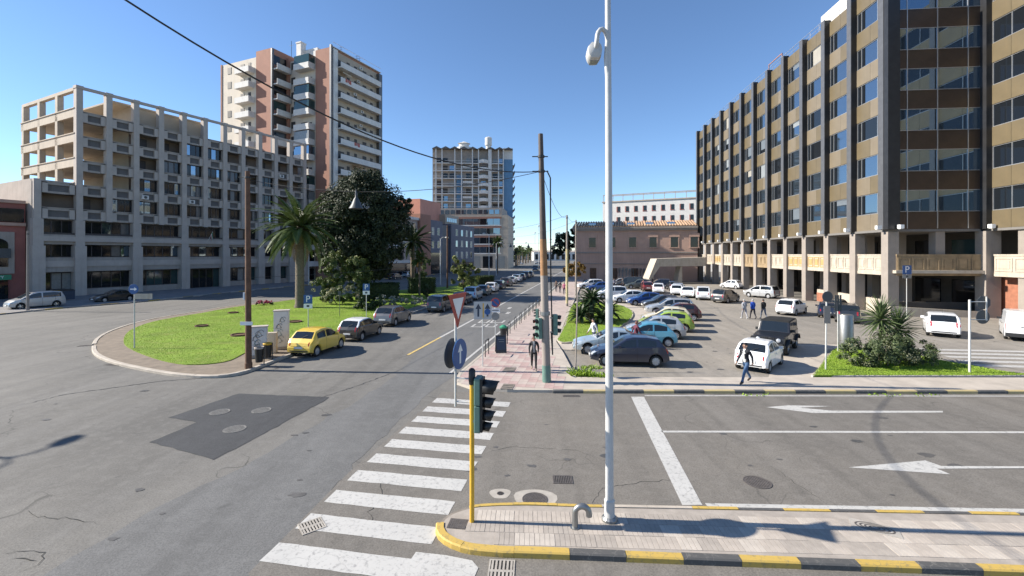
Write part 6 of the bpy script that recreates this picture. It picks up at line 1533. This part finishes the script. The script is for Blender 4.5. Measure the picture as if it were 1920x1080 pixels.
# lamp with two heads beyond the left edge; its shadow falls on the road
g = G(0, 832); lx = -30.4
l2 = empty('street_lamp', (lx, g[1], 0), 0, 'twin-headed white lamp post whose shadow falls on the open road', 'street lamp')
pole(l2, 10.2, .10, 'pole_white', top=.06)
for sg in (1, -1):
    MB().tube([(0, 0, 10.1), (0, sg*.3, 10.35), (.05*sg, sg*.9, 10.4)], .035, 8).build('arm', MT['pole_white'], l2); MB().lathe([(.02, -.5), (.14, -.3), (.18, .1), (.12, .42), (.02, .5)], 10, 0, (.05*sg, sg*1.2, 10.4), 'Y').build('lamp_head', MT['pole_white'], l2)

# ---- yellow signal post with lantern, signs on a side bracket
TX, TY = G(885, 978, .112)
sp_ = empty('signal_post', (TX, TY, .112), R(-8), 'yellow traffic signal post with green lantern and side sign bracket', 'traffic signal')
pole(sp_, 3.0, .05, 'yellow', n=14)
MB().lathe([(.065, 2.9), (.075, 2.98), (.07, 3.2), (.03, 3.24)], 14).build('cap', MT['black'], sp_, smooth=50)
bxm = MB(); bxm.box(.07, -.15, 1.92, .20, .17, 2.48).box(.07, -.15, 2.49, .20, .17, 3.06); hb_ = bxm.build('lantern_housing', MT['green_box'], sp_)
bv = hb_.modifiers.new('bevel', 'BEVEL'); bv.width = .02; bv.segments = 2
MB().box(.20, -.14, 1.94, .25, .16, 3.04).build('lantern_face', MT['black'], sp_)
def visor(parent, c, r, L, mat='black', ax=0):
    mb = MB(); n = 14; vs = []
    for i in range(n+1):
        a = R(-35)+R(250)*i/n
        cut = L*(1-.35*abs(2*i/n-1))
        vs += [(c[0], c[1]+r*math.cos(a), c[2]+r*math.sin(a)), (c[0]+cut, c[1]+r*.95*math.cos(a), c[2]+r*.95*math.sin(a)-.02)]
    mb.add(vs, [(2*i, 2*i+1, 2*i+3, 2*i+2) for i in range(n)]); o = mb.build('visor', MT[mat], parent, smooth=60)
    sm = o.modifiers.new('solid', 'SOLIDIFY'); sm.thickness = .012
    return o
for z, r, L in ((2.84, .155, .34), (2.52, .11, .26), (2.25, .11, .26), (2.02, .09, .2)): visor(sp_, (.25, .01, z), r, L)
for z, r, cm in ((2.84, .12, 'tail_red'), (2.52, .09, 'yellow'), (2.25, .09, 'shop_green')): MB().lathe([(r, 0), (r*.7, .02), (.01, .03)], 14, 0, (.25, .01, z), 'X').build('lens', MT[cm], sp_)
MB().box(.02, -.04, 2.1, .07, .04, 2.16).box(.02, -.04, 2.82, .07, .04, 2.88).build('clamp', MT['steel'], sp_)
# side bracket with signs (own thing: clamped to the post)
sb_ = empty('yield_sign', (TX-.36, TY+.12, .112), R(69), 'give-way triangle above blue arrow discs on a bracketed grey tube', 'road sign')
pole(sb_, 4.75, .027, 'pole_grey', z0=2.42)
MB().tube([(0, 0, 2.5), (.05, -.37, 2.5)], .018, 8).tube([(0, 0, 3.0), (.05, -.37, 3.0)], .018, 8).build('bracket', MT['pole_grey'], sb_)
tri = [(-.40, .30), (.40, .30), (0, -.42)]
def tri_mesh(s, y0, y1, mat, name):
    return MB().add([(p[0]*s, y0, p[1]*s) for p in tri]+[(p[0]*s, y1, p[1]*s) for p in tri], [(0, 2, 1), (3, 4, 5), (0, 1, 4, 3), (1, 2, 5, 4), (2, 0, 3, 5)]).mesh(name, MT[mat])
inst('triangle_plate', tri_mesh(1, -.06, -.04, 'sign_red', 'triangle_plate'), sb_, (0, 0, 4.5)); inst('triangle_field', tri_mesh(.62, -.066, -.061, 'white', 'triangle_field'), sb_, (0, 0, 4.52)); 
bd = inst('blue_disc', disc(.32).mesh('blue_disc', MT['sign_blue']), sb_, (0, -.10, 3.52)); arrow(bd, UPARROW(1.0), 'white', -.013)
inst('back_disc', disc(.32).mesh('back_disc', MT['sign_back']), sb_, (0, .10, 3.52), (0, 0, 0))

# ---- bent steel pipe, covers on the island
bp_ = empty('bent_pipe', (*G(1078, 989, .112), .11), R(-3), 'grey steel vent pipe bent like a hook on the island', 'pipe')
pts = [(0, 0, -.02), (0, 0, .30)]+[(.145-.145*math.cos(a), 0, .30+.145*math.sin(a)) for a in [math.pi*i/10 for i in range(1, 11)]]+[(.29, 0, .24)]
MB().tube(pts, .062, 14, cap=True).build('pipe', MT['steel'], bp_, smooth=60); MB().lathe([(.1, 0), (.1, .015), (.065, .02)], 14).build('flange', MT['steel'], bp_)
MB().tube([(.29, 0, .239), (.29, 0, .236)], .05, 14).build('opening', MT['black_hole'], bp_)
def manhole(c, r, label, z, ang=0, ring=None, sx=1.0, mat='iron'):
    o = empty('manhole_cover', (c[0], c[1], z), ang, label, 'manhole'); o.scale = (sx, 1, 1)
    MB().lathe([(r, -.01), (r, .008), (r*.93, .008), (r*.93, .003), (.0, .003)] if True else [], 28, 0, cap=False).build('frame', MT[mat], o)
    st = MB(); n = 9
    for i in range(-n, n+1):
        for j in range(-n, n+1):
            x, y = i*r*.94/n, j*r*.94/n
            if math.hypot(x, y) < r*.86 and (i+j) % 2 == 0: st.box(x-r*.038, y-r*.038, .003, x+r*.038, y+r*.038, .009)
    st.build('tread', MT[mat], o)
    if ring:
        pts_ = [(math.cos(a)*ring*(1+.12*math.sin(3*a+c[0])), math.sin(a)*ring*(1+.1*math.cos(2*a))) for a in [2*math.pi*i/20 for i in range(20)]]
        MB().sheet(pts_, -.0015).build('concrete_surround', MT['concrete_patch'], o)
    return o
manhole(G(412, 773), .33, 'round cover in the dark patch, farthest from the avenue', .0125, mat='cover_grey'); manhole(G(490, 770), .33, 'round cover in the dark patch, avenue side', .0125, mat='cover_grey'); manhole(G(440, 805), .34, 'round cover in the dark patch, toward the crossing', .0125, mat='cover_grey')
manhole(G(1003, 937), .30, 'round cast cover with concrete surround before the island', .0115, 0, .5); manhole(G(938, 926), .08, 'tiny round valve cover in a concrete ring', .0115, 0, .25); manhole(G(1420, 905), .33, 'round rusty cover in the near traffic lane', .0115)
def grate(c, w_, d, label, z, ang, bars=9, mat='iron', two=False):
    o = empty('drain_grate', (c[0], c[1], z), ang, label, 'grate')
    MB().box(-w_/2, -d/2, -.002, w_/2, d/2, .001).build('pit', MT['black_hole'], o)
    MB().box(-w_/2-.03, -d/2-.03, -.002, w_/2+.03, -d/2, .008).box(-w_/2-.03, d/2, -.002, w_/2+.03, d/2+.03, .008).box(-w_/2-.03, -d/2, -.002, -w_/2, d/2, .008).box(w_/2, -d/2, -.002, w_/2+.03, d/2, .008).build('frame', MT[mat], o)
    for i in range(bars):
        x = -w_/2+(i+.5)*w_/bars; MB().box(x-w_/bars*.28, -d/2, .001, x+w_/bars*.28, d/2, .007).build('bar', MT[mat], o)
    if two: MB().box(-w_/2, -.03, .0012, w_/2, .03, .0075).build('cross_bar', MT[mat], o)
grate(G(1055, 900), .44, .36, 'dark iron drain grate in the cross street', .012, R(-2), 10); grate(G(585, 987), .42, .40, 'pale concrete drain grate sunk at the crossing edge', .013, R(38), 7, 'concrete_patch', True)
grate(G(940, 1072), .42, .55, 'long drain grate below the near yellow kerb', .012, R(-3), 6, 'concrete_patch', True); grate(G(1071, 743), .62, .16, 'narrow gutter grate at the far striped kerb', .012, 0, 12)
grate(G(955, 693, .13), .8, .5, 'flat service cover set in the pink pavement', .133, AVA, 3, 'mortar'); grate(G(952, 725, .13), .7, .45, 'worn service cover at the pavement ramp', .133, AVA, 3, 'mortar')
grate(G(215, 684), .9, .3, 'gutter grate by the garden kerb bend', .004, R(-10), 8); grate(G(165, 648), .9, .35, 'gutter grate at the garden tip', .004, R(20), 8)
sq_ = empty('square_cover', (*G(858, 982, .112), .113), R(-8), 'square iron cover in the island tip beside the signal post', 'manhole')
MB().box(-.19, -.17, -.002, .19, .17, .006).build('plate', MT['iron'], sq_)
st = MB()
for i in range(7):
    for j in range(6): st.box(-.17+i*.05, -.15+j*.05, .006, -.14+i*.05, -.12+j*.05, .010)
st.build('tread', MT['iron'], sq_)
sk_ = empty('sunken_cover', (*G(1640, 990, .112), .114), R(-28), 'worn concrete cover with ring grooves in the island paving', 'manhole')
MB().box(-.42, -.2, -.002, .42, .2, .006).build('plate', MT['concrete_patch'], sk_)
for r_ in (.1, .18, .26, .34): MB().lathe([(r_, .006), (r_, .011), (r_-.03, .011), (r_-.03, .006)], 24, 0, cap=False).build('ring', MT['iron'], sk_).scale = (1, .5, 1)

# ---- central utility pole with signal heads
cpx, cpy = G(1025, 716, .12)
cp = empty('utility_pole', (cpx, cpy, .12), 0, 'tall tapering pole, pale below, rusty and dark above, at the pavement corner', 'pole')
ln = -.27
def cpt(z): return (ln*z/10.95, 0, z)
MB().tube([cpt(-.03), cpt(.75)], [.195, .19], 18).build('green_base', MT['green_box'], cp, smooth=50)
MB().tube([cpt(.75), cpt(4.7)], [.185, .16], 18).build('lower_shaft', MT['stone_col'], cp, smooth=50)
MB().tube([cpt(4.7), cpt(6.3)], [.16, .15], 16).build('rusty_shaft', M('pole_rust_pale', (.30, .16, .07), .8, .4, 2, .2), cp, smooth=50)
MB().tube([cpt(6.3), cpt(10.95)], [.145, .105], 16).build('upper_shaft', M('pole_brown_dark', (.09, .07, .06), .7, .25, 2, .2), cp, smooth=50)
for z in (9.9, 9.25): MB().lathe([(.15, z), (.15, z+.1)], 14, 0, (ln*z/10.95, 0, 0)).tube([(ln*z/10.95-.4, 0, z+.05), (ln*z/10.95+.3, 0, z+.05)], .025, 6).build('collar', MT['dark_metal'], cp)
MB().tube([(.0, -.15, 9.3), (.16, -.05, 9.0), (.18, 0, 5), (.26, -.02, 1.2), (.2, 0, 2.2)], .03, 6).build('down_cable', MT['dark_metal'], cp)
MB().lathe([(.22, 2.95), (.22, 3.1)], 14, 0, (-.07, 0, 0)).build('strap', MT['steel'], cp)
def signal_head(label, loc, rz, lit=None):
    o = empty('signal_head', (loc[0]-cpx, loc[1]-cpy, loc[2]-.12), rz); o.parent = cp; o['label'] = label
    MB().box(-.04, -.15, 0, .14, .15, .34).box(-.04, -.13, .345, .14, .13, .62).box(-.04, -.13, .625, .14, .13, .9).build('housing', MT['green_box'], o)
    for i, (z, c) in enumerate(((.17, 'shop_green'), (.48, 'yellow'), (.76, 'tail_red'))):
        visor(o, (.14, 0, z), .10, .2); MB().lathe([(.085, 0), (.06, .02), (.01, .03)], 12, 0, (.14, 0, z), 'X').build('lens', MT[c] if not (lit == i) else LITRED, o)
    MB().cbox((-.1, 0, .75), (.14, .06, .05)).cbox((-.1, 0, .12), (.14, .06, .05)).build('bracket', MT['steel'], o)
    return o
LITRED = emit('red_light', (.9, .05, .03), 1.6)
signal_head('signal head facing the cross street on the corner pole', (cpx+.32, cpy, 2.2), R(8)); signal_head('signal head with red lit facing the avenue side of corner pole', (cpx-.32, cpy-.05, 2.05), R(215), 2)
signal_head('small upper signal head on the pavement side of the corner pole', (cpx-.38, cpy+.1, 2.95), R(165)).scale = (.6, .8, .42)

# ---- overhead wires
def wire(label, p0, p1, sag, r=.02, n=18):
    p0, p1 = Vector(p0), Vector(p1)
    pts = [p0.lerp(p1, i/n)-Vector((0, 0, sag*4*(i/n)*(1-i/n))) for i in range(n+1)]
    o = empty('overhead_cable', tuple(p0), 0, label, 'cable'); MB().tube([p-p0 for p in pts], r, 6).build('cable', MT['black'], o); return o
ct = Vector((cpx-.24, cpy, 9.42))
A0 = Vector((-10.92, 6.2, 13.3))
wire('thick black cable sagging across the sky to the corner pole', A0, ct, 1.86, .021, 30)
bnx, bny = G(466, 690, .12)
bt = Vector((bnx, bny, 9.45))
wire('thin span wire carrying the bell lamp over the garden kerb', bt, ct, .75, .014, 26)
t_ = .395; lp0 = bt.lerp(ct, t_)-Vector((0, 0, .75*4*t_*(1-t_)))
bl = empty('bell_lamp', tuple(lp0), 0, 'dark bell-shaped lamp hanging from the span wire', 'street lamp')
MB().lathe([(.04, .05), (.06, -.1), (.05, -.25), (.12, -.35), (.22, -.6), (.34, -.8), (.33, -.8), (.2, -.6), (.1, -.4)], 18, 0, cap=False).build('shade', MT['sign_back'], bl, smooth=60); MB().tube([(0, 0, .12), (0, 0, -.1)], .03, 8).build('hanger', MT['dark_metal'], bl); MB().lathe([(.02, -.4), (.1, -.55), (.1, -.66), (.02, -.72)], 10).build('bulb', MT['glass_blind'], bl)
P3 = Vector((*G(1063, 574, .12), 10.0)); P4 = Vector((*G(1080, 555), 10.4))
wire('span wire from corner pole toward the next promenade pole', ct, P3, .9, .014); wire('thin wire between the two promenade poles', P3, P4, .4, .012)
wire('thin wire from promenade pole over the avenue', P3, (-8, 78, 11), 1.2, .014); wire('thin wire crossing far over the avenue', P4, (-4, 112, 11), 1.4, .014)
wire('far span wire with hanging lamps across the avenue', (-3.5, 108, 8.6), (12.5, 96, 8.8), .5, .02)
for k, (t0, lb) in enumerate(((.45, 'small hanging lamp mid-span far over the avenue'), (.2, 'small hanging lamp over the parked line far up the avenue'), (.8, 'small hanging lamp over the promenade far up the avenue'))):
    p = Vector((-3.5, 108, 8.6)).lerp(Vector((12.5, 96, 8.8)), t0); z = p.z-.5*4*t0*(1-t0)
    o = empty('hanging_lamp', (p.x, p.y, z), 0, lb, 'street lamp'); MB().lathe([(.05, 0), (.1, -.3), (.4, -.9), (.38, -.9)], 12, 0).build('shade', MT['sign_back'], o)
bw = wire('low thin wire running from brown pole past the palm', (bnx, bny, 4.6), (-3.5, 60, 6.2), .6, .008)

# ---- brown pole, other poles
def simple_pole(px, py, h, r, mat, label, name='utility_pole', z=.12, lean=0, top=None, bands=None, g=None):
    g = g or G(px, py, z); o = empty(name, (g[0], g[1], z), 0, label, 'pole'); pole(o, h, r, mat, lean=(lean, 0), top=top or r*.7, n=14)
    MB().lathe([(r*1.15, 0), (r*1.15, .25), (r*1.02, .3)], 14).build('base_collar', MT[mat], o)
    MB().lathe([(r*.95, h-.35), (r*.95, h-.27)], 12, 0, (lean, 0, 0)).build('band', MT['dark_metal'], o)
    return o
o = simple_pole(466, 690, 9.75, .15, 'rust', 'rusty brown wooden-looking pole beside the graffitied cabinets', lean=-.05, top=.11)
MB().box(-.3, -.2, 2.15, .3, -.17, 2.32).build('notice', MT['white'], o); MB().box(-.22, -.1, 3.4, -.14, .0, 3.75).build('meter_box', MT['white'], o)
MB().tube([(-.5, 0, 9.45), (.3, 0, 9.45)], .02, 6).build('insulator_bar', MT['dark_metal'], o)
simple_pole(52, 582, 8.0, .12, 'stone_col', 'pale concrete pole beside the silver people carrier', z=.11)
o = simple_pole(1063, 574, 9.9, .13, 'stone_col', 'promenade pole with yellowish lower shaft', top=.09); MB().tube([(0, 0, .3), (0, 0, 6.2)], .135, 12).build('yellow_sleeve', M('pole_ochre', (.5, .42, .24), .8, .2, 2), o)
o = simple_pole(1080, 555, 10.3, .13, 'stone_col', 'second promenade pole by the pink house', top=.09)
simple_pole(329.5*2-10, 0, 7.5, .09, 'pole_grey', 'slim grey pole before the concrete building link block', g=(-37.5, 84), z=.11)
o = empty('leaning_post', (*G(1079, 697, .0), 0), 0, 'thin leaning post at the car park corner weeds', 'post'); pole(o, 3.85, .035, 'stone_col', lean=(.12, .1)); MB().box(-.06, -.05, 0, .06, .05, .25).build('footing', MT['conc'], o)
for (x, y, h, lb, tw) in [(-5.3, 105, 10.3, 'twin tall lamp post among the parked cars up the avenue', True), (-13.2, 84, 8.6, 'slim grey lamp post before the slate street block', False), (-4.2, 122, 8.6, 'slim lamp post in front of the cream office block', False)]:
    o = empty('street_lamp', (x, y, .1), 0, lb, 'street lamp'); pole(o, h, .12, 'pole_white', top=.08)
    for sg in ((1, -1) if tw else (1,)):
        MB().tube([(0, 0, h-.1), (sg*.5, 0, h+.25), (sg*1.0, 0, h+.2)], .04, 6).build('arm', MT['pole_white'], o); MB().lathe([(.03, -.35), (.16, -.2), (.16, .2), (.03, .35)], 8, 0, (sg*1.2, 0, h+.15), 'X').build('lamp_head', MT['pole_grey'], o)
simple_pole(832, 0, 10.5, .14, 'rust', 'brown pole standing on the far lawn by the street blocks', g=(-10.8, 76), z=.1)
for k, (px, Y, h) in enumerate([(1010, 260, 22), (1003, 300, 20), (986, 320, 14), (1032, 250, 14)]):
    o = empty('street_lamp', ((px-960)/F*Y, Y, 0), 0, ['very tall distant mast lamp on the seafront axis', 'tall distant mast lamp beside the seafront palms', 'distant seafront lamp near the tower', 'distant seafront lamp behind the corner pole'][k], 'street lamp')
    pole(o, h, .16, 'pole_grey', top=.1); MB().lathe([(.9, h-.2), (.9, h+.1), (.2, h+.4)], 10).build('lamp_ring', MT['pole_grey'], o)

# ---- signs
def p_sign(label, px, py, zc, sz=.6, Yz=.12, sub=True, rz=0, hp=None):
    g = G(px, py, Yz); o = empty('parking_sign', (g[0], g[1], Yz), rz, label, 'road sign')
    pole(o, zc+sz*.5, .03, 'pole_grey')
    b = MB().box(-sz/2, -.05, zc-sz*.5, sz/2, -.035, zc+sz*.5).build('blue_plate', MT['sign_blue'], o); face(b, text_mesh('P', sz*1.05, MT['white']), (0, -.053, zc))
    if sub: q = MB().box(-sz/2, -.05, zc-sz*.5-.36, sz/2, -.035, zc-sz*.5-.02).build('sub_plate', MT['glass_blind'] if sub == 2 else MT['white'], o); MB().box(-.1, -.055, zc-sz*.5-.26, .1, -.051, zc-sz*.5-.1).build('pictogram', MT['sign_back'], q)
    return o
p_sign('blue P parking sign standing behind the yellow car', 578, 617, 2.25, .66); p_sign('blue P parking sign behind the black and grey hatchbacks', 687, 597, 2.75, .6)
p_sign('blue P parking sign at the arcade corner pillar', 1700, 600, 4.4, .78, .0, 2)
g = G(637, 593, .12); o = empty('thin_post', (g[0], g[1], .12), 0, 'thin dark sign post on the lawn between two parking signs', 'post'); pole(o, 2.3, .025, 'sign_back'); MB().box(-.14, -.03, 1.9, .14, -.015, 2.3).build('plate', MT['sign_back'], o)
g = G(252, 653, .12); o = empty('arrow_sign', (g[0], g[1], .12), 0, 'round blue right-arrow sign at the tip of the garden', 'road sign'); pole(o, 3.8, .035, 'pole_grey')
d_ = inst('blue_disc', disc(.3).mesh('blue_disc', MT['sign_blue']), o, (0, -.06, 3.55)); inst('arrow', MB().add([(p[1], -.013, p[0]) for p in UPARROW(1)], [tuple(range(7))]).mesh('arrow', MT['white']), d_)
MB().box(.06, -.05, 2.95, 1.1, -.03, 3.28).build('name_plate', MT['stone_parapet'], o)
g = G(905, 687, .12); o = empty('lane_sign', (g[0], g[1], .12), R(6), 'square white lane-direction sign with two arrows and orange divider', 'road sign'); pole(o, 3.25, .03, 'pole_grey')
pl_ = MB().box(-.45, -.06, 2.38, .45, -.04, 3.26).build('plate', MT['sign_grey'], o); MB().box(.0, -.066, 2.46, .055, -.061, 3.18).build('divider', MT['yellow'], pl_)
for x in (-.22, .24):
    inst('arrow', MB().add([(p[0]*1.35, -.064, p[1]*1.55) for p in UPARROW(1)], [tuple(range(7))]).mesh('arrow', MT['navy']), pl_, (x, 0, 2.82))
inst('bus_symbol', disc(.15, .006).mesh('bus_symbol', MT['sign_blue']), pl_, (.24, -.066, 2.75))
g = G(929, 652, .12); o = empty('no_parking_sign', (g[0], g[1], .12), R(4), 'round no-parking sign with white tow plate by the chalkboard', 'road sign'); pole(o, 3.0, .028, 'pole_grey')
rd = inst('red_disc', disc(.29).mesh('red_disc', MT['sign_red']), o, (0, -.05, 2.72)); bl_ = inst('blue_disc', disc(.225, .012).mesh('blue_disc', MT['sign_blue']), rd, (0, -.009, 0)); inst('bar', MB().cbox((0, -.009, 0), (.45, .006, .06), 0, 0, Matrix.Rotation(R(42), 4, 'Y')).mesh('bar', MT['sign_red']), bl_)
MB().box(-.27, -.05, 2.14, .27, -.035, 2.38).build('tow_plate', MT['white'], o); MB().box(-.2, -.055, 2.24, .2, -.051, 2.29).build('print', MT['sign_back'], o); inst('lower_disc', disc(.24).mesh('lower_disc', MT['glass_blind']), o, (0, -.04, 1.9))
# backs of signs by the car park entrance
g = G(1548, 693, .15); o = empty('sign_post', (g[0], g[1], .15), 0, 'grey post with dark round and rectangular sign backs on the lawn corner', 'road sign'); pole(o, 3.85, .035, 'pole_grey', lean=(.05, 0)); inst('round_back', disc(.26).mesh('round_back', MT['sign_back']), o, (.05, -.06, 3.55)); MB().box(-.12, -.06, 2.25, .2, -.045, 3.1).build('plate_back', MT['stone_col'], o)
g = G(1571, 658, .15); o = empty('sign_post', (g[0], g[1], .15), 0, 'slim post with a small slatted sign back beside the steel column', 'road sign'); pole(o, 3.1, .03, 'pole_grey')
for q in range(3): MB().box(-.2+q*.14, -.05, 2.3, -.1+q*.14, -.03, 3.25).build('slat', MT['sign_back'], o)
g = G(1818, 698, .15); o = empty('sign_post', (g[0], g[1], .15), 0, 'thick grey post with bracketed octagon and round sign backs', 'road sign'); pole(o, 3.45, .05, 'pole_grey', n=12)
MB().tube([(0, 0, 3.35), (.85, 0, 3.35)], .02, 6).tube([(0, 0, 2.5), (.85, 0, 2.5)], .02, 6).tube([(.8, .0, 2.45), (.8, 0, 3.6)], .03, 8).build('bracket', MT['pole_grey'], o)
inst('octagon_back', MB().lathe([(.34, -.01), (.34, .01)], 8, 0, (0, 0, 0), 'Y').mesh('octagon_back', MT['sign_back']), o, (.72, .05, 3.3), (0, R(22.5), 0)); inst('round_back', disc(.33).mesh('round_back', MT['sign_back']), o, (.68, .05, 2.62))
# polished steel column
g = G(1586, 653, .15); o = empty('steel_column', (g[0], g[1], .12), 0, 'thick brushed steel cylinder column on the lawn edge', 'column')
MB().lathe([(.42, 0), (.42, .08), (.39, .1), (.385, 2.0), (.36, 2.04), (.0, 2.05)], 28, cap=False).build('shell', MT['steel'], o, smooth=40); MB().lathe([(.392, .5), (.392, .512)], 28, cap=False).build('seam', MT['dark_metal'], o)
# ---- rails along the promenade kerb
hoop = MB().tube([(-.4, 0, -.02), (-.4, 0, .8)]+[(-.32-.08*math.cos(a), 0, .8+.08*math.sin(a)) for a in (R(30), R(60), R(90))]+[(.32+.08*math.sin(a), 0, .8+.08*math.cos(a)) for a in (0, R(30), R(60), R(90))]+[(.4, 0, -.02)], .026, 8).mesh('tube', MT['dark_metal'], 60)
band = MB().tube([(-.4, 0, .45), (-.4, 0, .6)], .029, 8).tube([(.4, 0, .45), (.4, 0, .6)], .029, 8).mesh('reflective_band', MT['white'])
for k in range(13):
    s = -.6+k*2.55+(1.6 if k else 0); p = AV(s, .42); o = empty('kerb_rail', (p[0], p[1], .12), AVA, 'dark hoop-shaped kerb rail in the row along the promenade', 'rail', 'hoop rails along the promenade kerb')
    inst('tube', hoop, o)
# chalkboard and bin
g = G(939, 661, .12); o = empty('chalkboard', (g[0], g[1], .126), R(8), 'dark A-frame chalkboard standing on the promenade', 'sign board')
for sg in (1, -1):
    tl_ = Matrix.Rotation(R(-12*sg), 4, 'X')
    f_ = MB().cbox((0, sg*-.12, .5), (.62, .03, 1.0), 0, 0, tl_).build('frame', MT['dark_metal'], o)
    MB().cbox((0, sg*-.142, .55), (.5, .006, .72), 0, 0, tl_).build('board', MT['navy'], f_)
lt = text_mesh('MENU', .12, MT['glass_blind']) if False else None
for q in range(4): MB().cbox((0.02*q, -.16+.045*(q-2)*.45+.02, .78-q*.13), (.34-.05*(q % 2), .004, .03), 0, 0, Matrix.Rotation(R(-12), 4, 'X')).build('chalk_line', MT['glass_blind'], o)
g = G(944, 645, .12); o = empty('litter_bin', (g[0], g[1], .126), 0, 'dark litter bin with green lid beside the chalkboard', 'bin'); MB().lathe([(.16, .3), (.22, 1.0), (.2, 1.0)], 16).build('bucket', MT['black'], o); MB().lathe([(.24, 1.0), (.25, 1.08), (.12, 1.18), (.02, 1.2)], 16).build('lid', MT['shop_green'], o); pole(o, 1.1, .03, 'dark_metal', .24, 0)
# cabinets and bins beside the brown pole
def cabinet(label, px, py, w_, d, h, rz, seed):
    g = G(px, py, .12); o = empty('utility_cabinet', (g[0], g[1], .12), rz, label, 'cabinet'); rng = random.Random(seed)
    b = MB().box(-w_/2, 0, .15, w_/2, d, h).build('casing', MT['slab_white'], o); MB().box(-w_/2-.05, -.05, 0, w_/2+.05, d+.05, .15).build('plinth', MT['conc'], o); MB().box(-w_/2-.04, -.04, h, w_/2+.04, d+.04, h+.06).build('lid', MT['conc_block'], o)
    MB().box(-w_/2+.04, -.012, .2, -.005, .0, h-.05).box(.005, -.012, .2, w_/2-.04, .0, h-.05).build('door', MT['slab_white'], o)
    for i in range(4):
        z = .45+i*(h-.7)/4; x = rng.uniform(-.1, .1); r_ = rng.uniform(.12, .2)
        MB().tube([(x+r_*math.cos(a)*1.1, -.02, z+.15+r_*math.sin(a)*(1+.3*math.sin(2*a))) for a in [R(20+300*k/12) for k in range(13)]], .018, 5, 0, flat=.4).tube([(x-.2, -.02, z), (x-.05, -.02, z+.3), (x+.1, -.02, z+.05)], .02, 5, 0, flat=.4).build('graffiti', MT['graff_teal' if i == 1 else 'graff_dark'], o)
    return o
cabinet('low white utility cabinet with graffiti behind the bins', 484, 671, .85, .45, 1.65, R(22), 4); cabinet('tall white utility cabinet with graffiti beside the yellow car', 527, 655, .8, .5, 2.25, R(20), 8)
g = G(507, 662, .12); o = empty('control_box', (g[0], g[1], .12), R(15), 'small grey service box between the two cabinets', 'cabinet'); MB().box(-.3, 0, .0, .3, .35, 1.15).build('casing', MT['conc_warm'], o); MB().box(-.2, -.012, .4, .22, -.001, 1.0).build('hatch', MT['stone_parapet'], o)
for (px, py, lid, lb) in ((486, 683, 'conc_block', 'black litter bin with pale rim next to the brown pole'), (502, 674, 'yellow', 'black litter bin with yellow rim next to the cabinets')):
    g = G(px, py, .12); o = empty('litter_bin', (g[0], g[1], .12), 0, lb, 'bin'); MB().lathe([(.17, .12), (.22, .85), (.2, .85), (.15, .3)], 16).build('bucket', MT['black'], o); MB().lathe([(.225, .8), (.24, .86), (.22, .9), (.2, .86)], 16, cap=False).build('rim', MT[lid], o); pole(o, .9, .025, 'dark_metal', .25, 0)
g = G(1063-480, 0) if False else None
# lawn rings (low planters and lids)
for (px, py, r_, lb) in ((449, 629, .55, 'low brown ring cover on the lawn behind the brown pole'), (553, 604, .55, 'low brown ring cover on the lawn beside the tall cabinet'), (378, 612, .45, 'flat dark lid lying on the lawn'), (437, 587, .45, 'flat dark lid on the lawn toward the road')):
    g = G(px, py, .13); o = empty('lawn_cover', (g[0], g[1], .14), 0, lb, 'cover'); MB().lathe([(r_, 0), (r_, .1), (r_*.85, .1), (r_*.85, .04), (.01, .04)], 20, cap=False).build('ring', MT['rust'], o)
# shop lettering, skips by the concrete building
sgm = text_mesh('CITY', .5, MT['white']); q = inst('lettering', sgm, SHOPSIGN, (-7.4, .74, 2.87), (R(90), 0, 0))
for (px, py, c, lb) in ((112, 562, 'yellow', 'yellow recycling bin against the concrete building'), (127, 563, 'navy', 'dark recycling bin next to the yellow one')):
    g = G(px, py, .11); o = empty('recycling_bin', (g[0], g[1], .11), R(60), lb, 'bin'); MB().box(-.55, -.4, .15, .55, .4, 1.2).build('bucket', MT[c], o); MB().add([(-.6, -.45, 1.2), (.6, -.45, 1.2), (.6, .45, 1.35), (-.6, .45, 1.35), (-.6, .45, 1.2), (.6, .45, 1.2)], [(0, 1, 2, 3), (1, 5, 2), (0, 3, 4), (3, 2, 5, 4)]).build('lid', MT['black'], o)
